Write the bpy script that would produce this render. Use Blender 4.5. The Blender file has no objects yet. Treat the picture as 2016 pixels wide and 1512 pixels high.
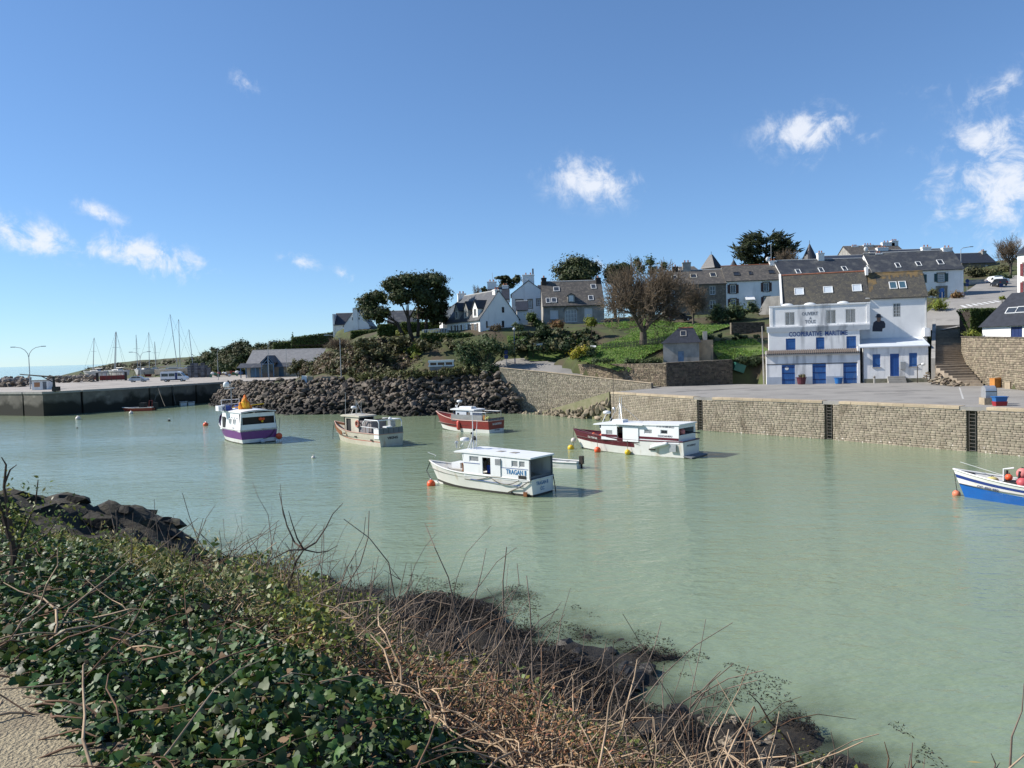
import bpy,math,random
import numpy as np
from mathutils import Vector,Matrix
random.seed(7)
rng=np.random.default_rng(7)
S=bpy.context.scene
COL=S.collection
PI=math.pi
R=math.radians
# ------------------------------------------------------------------ camera
FOC,EYE,PITCH,ROLL=1514.0,9.0,R(2.35),R(1.65)
_f=Vector((0,math.cos(PITCH),-math.sin(PITCH)))
_u0=Vector((0,math.sin(PITCH),math.cos(PITCH)))
_r=Vector((1,0,0))*math.cos(ROLL)-_u0*math.sin(ROLL)
_u=_u0*math.cos(ROLL)+Vector((1,0,0))*math.sin(ROLL)
cam=bpy.data.objects.new('camera',bpy.data.cameras.new('camera'))
COL.objects.link(cam)
m=Matrix.Identity(4)
for i in range(3):
    m[i][0],m[i][1],m[i][2]=_r[i],_u[i],-_f[i]
m[2][3]=EYE
cam.matrix_world=m
cam.data.sensor_width=36
cam.data.lens=36*FOC/2016
cam.data.clip_start,cam.data.clip_end=0.05,200000
S.camera=cam
# ------------------------------------------------------------------ sky, sun, exposure
SUN_AZ,SUN_EL=R(-85),R(38)  # azimuth from the view direction (+y), negative = to the left
sdir=Vector((math.sin(SUN_AZ)*math.cos(SUN_EL),math.cos(SUN_AZ)*math.cos(SUN_EL),math.sin(SUN_EL)))
sun=bpy.data.objects.new('sun',bpy.data.lights.new('sun','SUN'))
COL.objects.link(sun)
sun.data.energy=5.0
sun.data.angle=R(0.53)
sun.data.color=(1.0,0.945,0.86)
sun.rotation_euler=(-sdir).to_track_quat('-Z','Y').to_euler()
world=bpy.data.worlds.new('World')
S.world=world
world.use_nodes=True
wt=world.node_tree
for n in list(wt.nodes):
    wt.nodes.remove(n)
def wn(t,**k):
    n=wt.nodes.new(t)
    for a,b in k.items():
        setattr(n,a,b)
    return n
w_out,w_bg=wn('ShaderNodeOutputWorld'),wn('ShaderNodeBackground')
SKY_GAM,SKY_TINT=.80,(.71,.92,1.15,1)  # the camera's white balance
w_bg.inputs[1].default_value=0.132
sky=wn('ShaderNodeTexSky',sky_type='NISHITA',sun_disc=False,sun_elevation=SUN_EL,sun_rotation=SUN_AZ,
         altitude=0,air_density=.85,dust_density=0.0,ozone_density=3.5)
w_tc=wn('ShaderNodeTexCoord')
def pixray(px,py):
    return _f+_r*((px-1008)/FOC)+_u*((756-py)/FOC)
def wmath(op,a,b=None,c=None,clamp=False):
    n=wn('ShaderNodeMath',operation=op,use_clamp=clamp)
    for i,x in enumerate((a,b,c)):
        if x is None:continue
        if isinstance(x,(int,float)):n.inputs[i].default_value=x
        else:wt.links.new(x,n.inputs[i])
    return n.outputs[0]
def wdot(v,vec):
    n=wn('ShaderNodeVectorMath',operation='DOT_PRODUCT')
    wt.links.new(v,n.inputs[0]);n.inputs[1].default_value=vec
    return n.outputs['Value']
w_dir=w_tc.outputs['Generated']
nz1=wn('ShaderNodeTexNoise');nz1.inputs['Scale'].default_value=30;nz1.inputs['Detail'].default_value=9;nz1.inputs['Roughness'].default_value=0.66
nz1.inputs['Distortion'].default_value=0.35
wt.links.new(w_dir,nz1.inputs['Vector'])
nz2=wn('ShaderNodeTexNoise');nz2.inputs['Scale'].default_value=9;nz2.inputs['Detail'].default_value=4
wt.links.new(w_dir,nz2.inputs['Vector'])
# fair-weather clouds: (direction, tilt, half width, half height, density)
CL=[((50,462),0.28,90,30,1.1),((195,420),0.40,52,15,.9),((205,497),0.1,52,22,.85),((300,508),0.22,105,34,1.15),
      ((485,162),0.2,26,22,.85),((588,515),0.3,42,22,.85),((672,537),0.3,34,16,.7),((180,595),0.1,28,8,.42),
      ((1168,356),0.12,90,42,1.05),((1105,318),0.8,40,16,.55),((1600,260),-0.05,82,46,1.05),((1685,265),0.1,50,32,.6),
      ((1975,170),-0.55,85,26,.75),((1835,172),-0.1,62,18,.5),((1995,285),0.0,95,60,1.15),((1985,385),0.1,130,70,1.1),((2070,330),0,150,110,1.1),
      ((2010,440),0.0,70,60,.8),((1745,385),-0.1,45,20,.55),((1815,295),0,40,20,.4),((1840,375),0.1,40,24,.45),
      ((1180,520),0.4,24,16,.7),((980,525),0.1,36,10,.35),((560,600),0.1,26,8,.35),((480,578),0.3,16,7,.35)]
CD=[]
for(c,tilt,hw,hh,den)in CL:
    d=pixray(*c).normalized()
    e1=(_r*math.cos(tilt)-_u*math.sin(tilt));e1=(e1-d*e1.dot(d)).normalized()
    e2=d.cross(e1).normalized()
    CD.append((d,e1,e2,hw/FOC,hh/FOC,den))
rr=random.Random(3)
for k in range(9):  # the same kind of clouds round the rest of the horizon
    az=R(rr.uniform(48,312));el=R(rr.uniform(4,26))
    d=Vector((math.sin(az)*math.cos(el),math.cos(az)*math.cos(el),math.sin(el)))
    e1=Vector((math.cos(az),-math.sin(az),0));e2=d.cross(e1).normalized()
    CD.append((d,e1,e2,rr.uniform(40,130)/FOC,rr.uniform(16,45)/FOC,rr.uniform(.6,1.05)))
tot=None
for(d,e1,e2,hw,hh,den)in CD:
    mp=wn('ShaderNodeMapping',vector_type='TEXTURE')
    Mx=Matrix((e1,e2,d)).transposed()
    mp.inputs['Location'].default_value=d;mp.inputs['Rotation'].default_value=Mx.to_euler('XYZ');mp.inputs['Scale'].default_value=(hw,hh,.45)
    wt.links.new(w_dir,mp.inputs['Vector'])
    ln=wn('ShaderNodeVectorMath',operation='LENGTH');wt.links.new(mp.outputs[0],ln.inputs[0])
    g=wmath('MULTIPLY_ADD',ln.outputs['Value'],-.62*den,1.12*den)
    tot=g if tot is None else wmath('MAXIMUM',tot,g)
tot=wmath('MINIMUM',wmath('MAXIMUM',tot,0.0),1.0)
nn=wmath('ADD',wmath('MULTIPLY',nz1.outputs['Fac'],1.0),wmath('MULTIPLY',nz2.outputs['Fac'],0.55))
den=wmath('SUBTRACT',wmath('ADD',tot,wmath('MULTIPLY',wmath('SUBTRACT',nn,0.775),4.0)),0.36)
den=wmath('MULTIPLY',den,tot)
mr=wn('ShaderNodeMapRange',interpolation_type='SMOOTHSTEP')
mr.inputs[1].default_value=0.0;mr.inputs[2].default_value=1.05;mr.inputs[3].default_value=0;mr.inputs[4].default_value=0.86
wt.links.new(den,mr.inputs[0])
mixc=wn('ShaderNodeMix',data_type='RGBA')
wt.links.new(mr.outputs[0],mixc.inputs['Factor'])
tint=wn('ShaderNodeMix',data_type='RGBA',blend_type='MULTIPLY');tint.inputs['Factor'].default_value=1
hsv=wn('ShaderNodeGamma');hsv.inputs['Gamma'].default_value=SKY_GAM
wt.links.new(sky.outputs[0],hsv.inputs['Color']);wt.links.new(hsv.outputs[0],tint.inputs[6]);tint.inputs[7].default_value=SKY_TINT
wt.links.new(tint.outputs[2],mixc.inputs[6])
world.cycles.sampling_method='MANUAL';world.cycles.sample_map_resolution=256
mixc.inputs[7].default_value=(5.0,5.2,5.6,1)
wt.links.new(mixc.outputs[2],w_bg.inputs[0])
wt.links.new(w_bg.outputs[0],w_out.inputs[0])
S.view_settings.view_transform='Standard'
S.view_settings.look='None'
S.view_settings.gamma=1
S.view_settings.use_curve_mapping=False
S.view_settings.exposure=0.48
S.render.engine='CYCLES'
cy=S.cycles
cy.use_denoising=True
cy.max_bounces=6;cy.diffuse_bounces=3;cy.glossy_bounces=3;cy.transmission_bounces=4;cy.transparent_max_bounces=8
cy.caustics_reflective=False;cy.caustics_refractive=False
cy.sample_clamp_indirect=4
# ------------------------------------------------------------------ survey helpers: a bearing of the site survey -> a point in the place
def W(px,py,z=0.0):
    d=pixray(px,py);t=(z-EYE)/d.z
    return Vector((d.x*t,d.y*t,z))
def D(px,py,y):
    d=pixray(px,py);t=y/d.y
    return Vector((d.x*t,y,EYE+d.z*t))
# ------------------------------------------------------------------ materials
MATS={}
def mat(name,col,col2=None,scale=1.5,rough=.8,bump=0.,bscale=None,metal=0.,spec=.4,rand=0.,stretch=(1,1,1),
        contrast=(.35,.65),trans=0.,grime=None,detail=8,hue=0.):
    if name in MATS:return MATS[name]
    M=bpy.data.materials.new(name);M.use_nodes=True;MATS[name]=M
    t=M.node_tree;B=t.nodes['Principled BSDF'];L=t.links.new
    B.inputs['Roughness'].default_value=rough;B.inputs['Metallic'].default_value=metal
    B.inputs['Specular IOR Level'].default_value=spec
    def N(ty,**k):
        n=t.nodes.new(ty)
        for a,b in k.items():setattr(n,a,b)
        return n
    tc=N('ShaderNodeTexCoord');mp=N('ShaderNodeMapping');mp.inputs['Scale'].default_value=stretch
    geo=N('ShaderNodeNewGeometry')
    L(geo.outputs['Position'],mp.inputs['Vector'])
    c=None
    if col2 is not None:
        nz=N('ShaderNodeTexNoise');nz.inputs['Scale'].default_value=scale;nz.inputs['Detail'].default_value=detail;nz.inputs['Roughness'].default_value=.62
        L(mp.outputs[0],nz.inputs['Vector'])
        rp=N('ShaderNodeMapRange');rp.inputs[1].default_value,rp.inputs[2].default_value=contrast
        L(nz.outputs['Fac'],rp.inputs[0])
        mx=N('ShaderNodeMix',data_type='RGBA');mx.inputs[6].default_value=(*col,1);mx.inputs[7].default_value=(*col2,1)
        L(rp.outputs[0],mx.inputs['Factor']);c=mx.outputs[2]
    if grime is not None:  # (colour, scale, stretch, low, high): stains with a shape of their own
        g2=N('ShaderNodeTexNoise');g2.inputs['Scale'].default_value=grime[1];g2.inputs['Detail'].default_value=6
        mp2=N('ShaderNodeMapping');mp2.inputs['Scale'].default_value=grime[2];L(geo.outputs['Position'],mp2.inputs['Vector']);L(mp2.outputs[0],g2.inputs['Vector'])
        r2=N('ShaderNodeMapRange');r2.inputs[1].default_value=grime[3];r2.inputs[2].default_value=grime[4];L(g2.outputs['Fac'],r2.inputs[0])
        m2=N('ShaderNodeMix',data_type='RGBA');m2.inputs[7].default_value=(*grime[0],1);L(r2.outputs[0],m2.inputs['Factor'])
        if c is None:m2.inputs[6].default_value=(*col,1)
        else:L(c,m2.inputs[6])
        c=m2.outputs[2]
    if rand:
        oi=N('ShaderNodeObjectInfo')
        ad=N('ShaderNodeMath',operation='ADD');L(oi.outputs['Random'],ad.inputs[0]);L(geo.outputs['Random Per Island'],ad.inputs[1])
        fr=N('ShaderNodeMath',operation='FRACT');L(ad.outputs[0],fr.inputs[0])
        r3=N('ShaderNodeMapRange');r3.inputs[3].default_value=1-rand;r3.inputs[4].default_value=1+rand;L(fr.outputs[0],r3.inputs[0])
        hs=N('ShaderNodeHueSaturation');L(r3.outputs[0],hs.inputs['Value'])
        if hue:
            ml=N('ShaderNodeMath',operation='MULTIPLY');ml.inputs[1].default_value=7.31;L(fr.outputs[0],ml.inputs[0])
            f2=N('ShaderNodeMath',operation='FRACT');L(ml.outputs[0],f2.inputs[0])
            r4=N('ShaderNodeMapRange');r4.inputs[3].default_value=.5-hue;r4.inputs[4].default_value=.5+hue;L(f2.outputs[0],r4.inputs[0]);L(r4.outputs[0],hs.inputs['Hue'])
        if c is None:hs.inputs['Color'].default_value=(*col,1)
        else:L(c,hs.inputs['Color'])
        c=hs.outputs[0]
    if c is None:B.inputs['Base Color'].default_value=(*col,1)
    else:L(c,B.inputs['Base Color'])
    if bump:
        nb=N('ShaderNodeTexNoise');nb.inputs['Scale'].default_value=bscale or scale*5;nb.inputs['Detail'].default_value=6
        L(mp.outputs[0],nb.inputs['Vector'])
        bp=N('ShaderNodeBump');bp.inputs['Strength'].default_value=min(1,bump);bp.inputs['Distance'].default_value=.05
        L(nb.outputs['Fac'],bp.inputs['Height']);L(bp.outputs[0],B.inputs['Normal'])
    if trans:
        tr=N('ShaderNodeBsdfTranslucent');ms=N('ShaderNodeMixShader');ms.inputs[0].default_value=trans
        if c is None:tr.inputs[0].default_value=(*col,1)
        else:L(c,tr.inputs[0])
        out=t.nodes['Material Output'];L(B.outputs[0],ms.inputs[1]);L(tr.outputs[0],ms.inputs[2]);L(ms.outputs[0],out.inputs[0])
    return M
white=mat('whitewash',(.84,.83,.80),(.76,.75,.73),.5,.85,.25,14,grime=((.45,.45,.43),.55,(1,1,.22),.56,.84))
white_old=mat('stained_whitewash',(.83,.825,.81),(.74,.735,.725),.7,.85,.35,12,grime=((.30,.31,.32),.9,(1,1,.16),.52,.74))
slate=mat('slate',(.060,.063,.069),(.036,.038,.044),2.2,.55,.5,9,spec=.5,stretch=(1,1,2),grime=((.12,.12,.11),.7,(1,1,1),.5,.75))
slate_dk=mat('dark_slate',(.035,.038,.048),(.022,.024,.03),2.0,.5,.5,9,spec=.5)
slate_moss=mat('mossy_slate',(.055,.053,.05),(.088,.080,.062),1.6,.75,.6,9,contrast=(.42,.6),grime=((.15,.135,.10),5.5,(1,1,1),.60,.66))
slate_old=mat('lichened_slate',(.092,.084,.076),(.060,.056,.052),.9,.75,.5,9,grime=((.16,.14,.115),2.2,(1,1,1),.5,.72))
lichen=mat('orange_lichen_slate',(.17,.115,.05),(.085,.072,.05),1.4,.85,.4,10,contrast=(.42,.62))
granite=mat('granite',(.235,.215,.18),(.15,.14,.12),3,.85,.5,14)
rubble=mat('rubble_stone',(.26,.21,.15),(.17,.14,.105),2.5,.9,.7,9,rand=.38,hue=.012)
rubble_dk=mat('dark_rubble_stone',(.13,.105,.075),(.075,.065,.05),2.0,.9,.7,8,rand=.38,hue=.015)
mortar=mat('mortar',(.20,.175,.135),(.13,.115,.09),3,.95,.5,12)
render_gr=mat('grey_render',(.36,.345,.315),(.25,.24,.22),.9,.9,.3,12,grime=((.16,.155,.14),.9,(1,1,.25),.52,.75))
tan_render=mat('tan_render',(.42,.32,.21),(.30,.235,.16),1.2,.9,.3,12,grime=((.16,.14,.11),1.2,(1,1,.3),.55,.8))
concrete=mat('concrete',(.36,.345,.315),(.27,.26,.24),1.2,.9,.3,14)
blue_paint=mat('blue_paint',(.035,.13,.36),(.025,.10,.29),1.5,.55,.2,10,grime=((.10,.16,.28),3,(1,1,.3),.55,.8))
blue_dk=mat('dark_blue_paint',(.012,.03,.13),(.009,.025,.10),2,.5)
brown_sh=mat('brown_shutter',(.075,.035,.028),(.05,.025,.02),3,.6)
green_sh=mat('green_shutter',(.03,.075,.08),(.022,.06,.065),3,.6)
red_sh=mat('red_shutter',(.16,.03,.035),(.12,.022,.028),3,.6)
frame_w=mat('white_frame',(.72,.73,.72),(.64,.65,.64),4,.5)
frame_d=mat('dark_frame',(.05,.05,.05),None,rough=.5)
glass=mat('window_glass',(.018,.021,.025),(.03,.033,.04),2,.06,spec=.7)
glass_sky=mat('sky_glass',(.05,.06,.07),(.035,.04,.05),2,.05,spec=1.0)
curtain=mat('curtained_glass',(.30,.31,.32),(.20,.21,.22),5,.15,spec=.6)
roller=mat('roller_shutter',(.60,.62,.64),(.55,.57,.59),3,.6)
metal=mat('galvanised',(.42,.43,.43),(.33,.34,.34),3,.45,metal=.5)
metal_dk=mat('dark_iron',(.035,.034,.034),(.06,.045,.035),4,.6,metal=.3)
wood=mat('weathered_wood',(.16,.13,.10),(.10,.08,.065),4,.9,.4,20)
wood_dk=mat('dark_wood',(.045,.035,.028),(.03,.024,.02),4,.85)
terracotta=mat('terracotta',(.34,.13,.07),(.24,.10,.06),4,.85)
lead=mat('lead_mastic',(.46,.46,.45),(.36,.36,.35),3,.7)
# ------------------------------------------------------------------ mesh building
class MB:
    def __init__(s):s.v=[];s.f=[];s.m=[]
    def add(s,vs,fs,mi=0):
        b=len(s.v);s.v+=[tuple(p)for p in vs]
        s.f+=[tuple(b+i for i in f)for f in fs];s.m+=[mi]*len(fs)
        return s
    def hexa(s,p,mi=0):  # 4 bottom, 4 top
        return s.add(p,[(3,2,1,0),(4,5,6,7),(0,1,5,4),(1,2,6,5),(2,3,7,6),(3,0,4,7)],mi)
    def box(s,x0,x1,y0,y1,z0,z1,mi=0):
        return s.hexa([(x0,y0,z0),(x1,y0,z0),(x1,y1,z0),(x0,y1,z0),(x0,y0,z1),(x1,y0,z1),(x1,y1,z1),(x0,y1,z1)],mi)
    def obox(s,c,size,rot=None,mi=0):
        c=Vector(c);hx,hy,hz=[k/2 for k in size]
        P=[(-hx,-hy,-hz),(hx,-hy,-hz),(hx,hy,-hz),(-hx,hy,-hz),(-hx,-hy,hz),(hx,-hy,hz),(hx,hy,hz),(-hx,hy,hz)]
        if rot is None:return s.hexa([c+Vector(p)for p in P],mi)
        return s.hexa([c+rot@Vector(p)for p in P],mi)
    def tube(s,pts,rad,n=6,mi=0,cap=True):
        pts=[Vector(p)for p in pts]
        if not hasattr(rad,'__len__'):rad=[rad]*len(pts)
        vs=[];up=None
        for i,p in enumerate(pts):
            d=(pts[min(i+1,len(pts)-1)]-pts[max(i-1,0)])
            if d.length<1e-9:d=Vector((0,0,1))
            d.normalize()
            if up is None:up=d.orthogonal().normalized()
            up=(up-d*up.dot(d))
            if up.length<1e-6:up=d.orthogonal()
            up.normalize();w=d.cross(up)
            for k in range(n):
                a=2*PI*k/n
                vs.append(p+(up*math.cos(a)+w*math.sin(a))*rad[i])
        fs=[(i*n+k,i*n+(k+1)%n,(i+1)*n+(k+1)%n,(i+1)*n+k)for i in range(len(pts)-1)for k in range(n)]
        if cap:
            fs+=[tuple(range(n))[::-1],tuple((len(pts)-1)*n+k for k in range(n))]
        return s.add(vs,fs,mi)
    def lathe(s,prof,n=12,c=(0,0,0),mi=0):
        vs=[(c[0]+r*math.cos(2*PI*k/n),c[1]+r*math.sin(2*PI*k/n),c[2]+z)for r,z in prof for k in range(n)]
        fs=[(i*n+k,i*n+(k+1)%n,(i+1)*n+(k+1)%n,(i+1)*n+k)for i in range(len(prof)-1)for k in range(n)]
        fs+=[tuple(range(n))[::-1],tuple((len(prof)-1)*n+k for k in range(n))]
        return s.add(vs,fs,mi)
    def sph(s,c,r,nu=14,nv=9,mi=0,rot=None):
        if not hasattr(r,'__len__'):r=(r,r,r)
        c=Vector(c);vs=[]
        for i in range(1,nv):
            t=PI*i/nv
            for k in range(nu):
                a=2*PI*k/nu
                q=Vector((r[0]*math.sin(t)*math.cos(a),r[1]*math.sin(t)*math.sin(a),r[2]*math.cos(t)))
                vs.append(c+(rot@q if rot else q))
        q0,q1=Vector((0,0,r[2])),Vector((0,0,-r[2]))
        vs+=[c+(rot@q0 if rot else q0),c+(rot@q1 if rot else q1)]
        N=(nv-1)*nu
        fs=[(i*nu+k,(i+1)*nu+k,(i+1)*nu+(k+1)%nu,i*nu+(k+1)%nu)for i in range(nv-2)for k in range(nu)]
        fs+=[(N,k,(k+1)%nu)for k in range(nu)]+[((nv-2)*nu+(k+1)%nu,(nv-2)*nu+k,N+1)for k in range(nu)]
        return s.add(vs,fs,mi)
    def prism(s,poly,a,b,axis='y',mi=0):  # polygon in the other two axes, extruded from a to b
        n=len(poly)
        def P(p,t):
            return(p[0],t,p[1])if axis=='y' else((t,p[0],p[1])if axis=='x' else(p[0],p[1],t))
        vs=[P(p,a)for p in poly]+[P(p,b)for p in poly]
        fs=[tuple(range(n))[::-1],tuple(range(n,2*n))]+[(i,(i+1)%n,n+(i+1)%n,n+i)for i in range(n)]
        return s.add(vs,fs,mi)
    def torus(s,c,R_,r,axis='y',n=20,k=8,mi=0,a0=0,a1=2*PI):
        pts=[]
        for i in range(n+1):
            a=a0+(a1-a0)*i/n
            p=(R_*math.cos(a),0,R_*math.sin(a))if axis=='y' else((0,R_*math.cos(a),R_*math.sin(a))if axis=='x' else(R_*math.cos(a),R_*math.sin(a),0))
            pts.append(Vector(c)+Vector(p))
        return s.tube(pts,r,k,mi)
    def build(s,name,mats,parent=None,smooth=False,loc=None):
        me=bpy.data.meshes.new(name);me.from_pydata(s.v,[],s.f)
        if not isinstance(mats,(list,tuple)):mats=[mats]
        for q in mats:me.materials.append(q)
        if len(mats)>1:me.polygons.foreach_set('material_index',s.m)
        import bmesh
        bm=bmesh.new();bm.from_mesh(me);bmesh.ops.recalc_face_normals(bm,faces=bm.faces);bm.to_mesh(me);bm.free()
        if smooth:me.polygons.foreach_set('use_smooth',[True]*len(me.polygons))
        o=bpy.data.objects.new(name,me);COL.objects.link(o)
        if parent is not None:o.parent=parent
        if loc is not None:o.location=loc
        return o
def np_mesh(name,verts,faces,mats,parent=None,smooth=False,mi=None):
    verts=np.asarray(verts,np.float32).reshape(-1,3);faces=np.asarray(faces,np.int32);k=faces.shape[1]
    me=bpy.data.meshes.new(name)
    me.vertices.add(len(verts));me.vertices.foreach_set('co',verts.ravel())
    me.loops.add(faces.size);me.loops.foreach_set('vertex_index',faces.ravel())
    me.polygons.add(len(faces));me.polygons.foreach_set('loop_start',np.arange(len(faces),dtype=np.int32)*k)
    try:me.polygons.foreach_set('loop_total',np.full(len(faces),k,np.int32))
    except Exception:pass
    if not isinstance(mats,(list,tuple)):mats=[mats]
    for q in mats:me.materials.append(q)
    if mi is not None:me.polygons.foreach_set('material_index',np.asarray(mi,np.int32))
    me.update(calc_edges=True)
    if smooth:me.polygons.foreach_set('use_smooth',np.ones(len(faces),bool))
    o=bpy.data.objects.new(name,me);COL.objects.link(o)
    if parent is not None:o.parent=parent
    return o
def tag(o,label=None,cat=None,group=None,kind=None):
    for k,v in(('label',label),('category',cat),('group',group),('kind',kind)):
        if v:o[k]=v
    return o
def thing(name,label,cat,loc=(0,0,0),rz=0,group=None):
    o=bpy.data.objects.new(name,None);COL.objects.link(o);o.empty_display_size=.2
    o.location=loc;o.rotation_euler=(0,0,rz)
    return tag(o,label,cat,group)
def text(parent,body,mtl,size,M,name='lettering',align='CENTER',bold=0.0,sx=1.0,width=None):
    cu=bpy.data.curves.new(name,'FONT');cu.body=body;cu.size=size;cu.align_x=align;cu.align_y='CENTER'
    cu.extrude=.004;cu.offset=bold;cu.resolution_u=2;cu.space_line=.9
    cu.materials.append(mtl)
    o=bpy.data.objects.new(name,cu);COL.objects.link(o);o.parent=parent
    bpy.context.view_layer.update()
    if width:
        bpy.context.view_layer.update();sx=width/max(.01,o.dimensions.x)
    me=bpy.data.meshes.new_from_object(o.evaluated_get(bpy.context.evaluated_depsgraph_get()))
    bpy.data.objects.remove(o);o=bpy.data.objects.new(name,me);COL.objects.link(o);o.parent=parent
    if not me.materials:me.materials.append(mtl)
    o.matrix_local=M@Matrix.Diagonal((sx,1,1,1))
    return o
def basis(o,ex,ez):  # text frame: ex = reading direction, ez = letter up
    ex,ez=Vector(ex).normalized(),Vector(ez).normalized();n=ex.cross(ez)
    M=Matrix.Identity(4)
    for i in range(3):
        M[i][0],M[i][1],M[i][2],M[i][3]=ex[i],ez[i],n[i],o[i]
    return M
class Fr:
    """A local frame: u along a facade, v into it, z up."""
    def __init__(s,o,ang):s.o=Vector(o);s.a=ang;s.ex=Vector((math.cos(ang),math.sin(ang),0));s.ey=Vector((-math.sin(ang),math.cos(ang),0))
    def loc(s,p):q=Vector(p)-s.o;return Vector((q.dot(s.ex),q.dot(s.ey),q.z))
    def wld(s,u,v,z):return s.o+s.ex*u+s.ey*v+Vector((0,0,z))
    def uz(s,px,py,v=0.):
        d=pixray(px,py);c=Vector((0,0,EYE));t=((s.o+s.ey*v)-c).dot(s.ey)/d.dot(s.ey)
        q=s.loc(c+d*t);return q.x,q.z
    def vz(s,px,py,u=0.):
        d=pixray(px,py);c=Vector((0,0,EYE));t=((s.o+s.ex*u)-c).dot(s.ex)/d.dot(s.ex)
        q=s.loc(c+d*t);return q.y,q.z
    def pl(s,px,py,p0,n):  # local plane
        n=s.ex*n[0]+s.ey*n[1]+Vector((0,0,n[2]));w=s.wld(*p0);d=pixray(px,py);c=Vector((0,0,EYE))
        return s.loc(c+d*((w-c).dot(n)/d.dot(n)))
# ================================================================== THE SETTING
def vnoise(x,y,seed=0):
    x=np.asarray(x,float);y=np.asarray(y,float)
    xi=np.floor(x).astype(int);yi=np.floor(y).astype(int);fx=x-xi;fy=y-yi
    fx=fx*fx*(3-2*fx);fy=fy*fy*(3-2*fy)
    def h(a,b):
        n=np.sin(a*127.1+b*311.7+seed*74.7)*43758.5453
        return n-np.floor(n)
    return(h(xi,yi)*(1-fx)+h(xi+1,yi)*fx)*(1-fy)+(h(xi,yi+1)*(1-fx)+h(xi+1,yi+1)*fx)*fy
def fbm(x,y,seed=0,o=4):
    t=0;a=.5
    for k in range(o):t=t+a*vnoise(np.asarray(x)*2**k,np.asarray(y)*2**k,seed+k);a*=.5
    return t
def inpoly(x,y,poly):
    x=np.asarray(x,float);y=np.asarray(y,float);r=np.zeros(x.shape,bool);n=len(poly)
    for i in range(n):
        x0,y0=poly[i][:2];x1,y1=poly[(i+1)%n][:2]
        if y0==y1:continue
        c=((y0>y)!=(y1>y))&(x<(x1-x0)*(y-y0)/(y1-y0)+x0)
        r^=c
    return r
def segdist(x,y,pts):
    best=np.full(np.shape(x),1e9)
    for(a,b)in zip(pts[:-1],pts[1:]):
        dx,dy=b[0]-a[0],b[1]-a[1];t=np.clip(((x-a[0])*dx+(y-a[1])*dy)/(dx*dx+dy*dy),0,1)
        best=np.minimum(best,np.hypot(x-a[0]-t*dx,y-a[1]-t*dy))
    return best
ZR,ZL=3.6,4.3  # right and left quay levels above the water
QEDGE=[(12.5,97.5),(20.3,82.6),(29.45,71.7),(36.5,61.3),(47,45.5),(60,26)]
LEDGE=[(-130,160.5),(-95.6,143.2),(-84.0,137.5),(-75.0,148.0),(-63.5,171.5)]
RIP_B=[(-63.5,160),(-57,146),(-47,134),(-36.4,122.8),(-26.3,120.6),(-15.5,112.6),(-8.4,114.2),(2.4,112.2)]
RIP_T=[D(445,753,168),D(500,752,150),D(545,751,137),D(610,750,131),D(690,747,129),D(790,743,120.5),D(880,738,122),D(985,735,118)]
RETW=[(64.5,113.5),(56.2,95.0),(52.4,79.0),(50.0,68.0),(50.5,50)]  # retaining wall line right of the steps
QUAY_R=QEDGE+[(70,26),(50.5,50),(50.0,68.0),(52.4,79.0),(56.2,95.0),(54.9,101.8),(34.6,106.2),(31,109.5),(21.5,108.0),(19.0,104.6)]
QUAY_L=LEDGE+[(-58,172),(-48,181),(-40,205),(-60,240),(-105,262),(-132,230),(-138,180)]
QMASK=QEDGE+[(70,26),(51.6,50),(51.1,68),(53.5,79),(57.2,95),(58.2,99.5),(56.5,104),(36,109),(32,111),(21.5,109.2),(19,105.6)]
STEPS=[(51,94),(57.5,95),(66,111.5),(62,113)]
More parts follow.
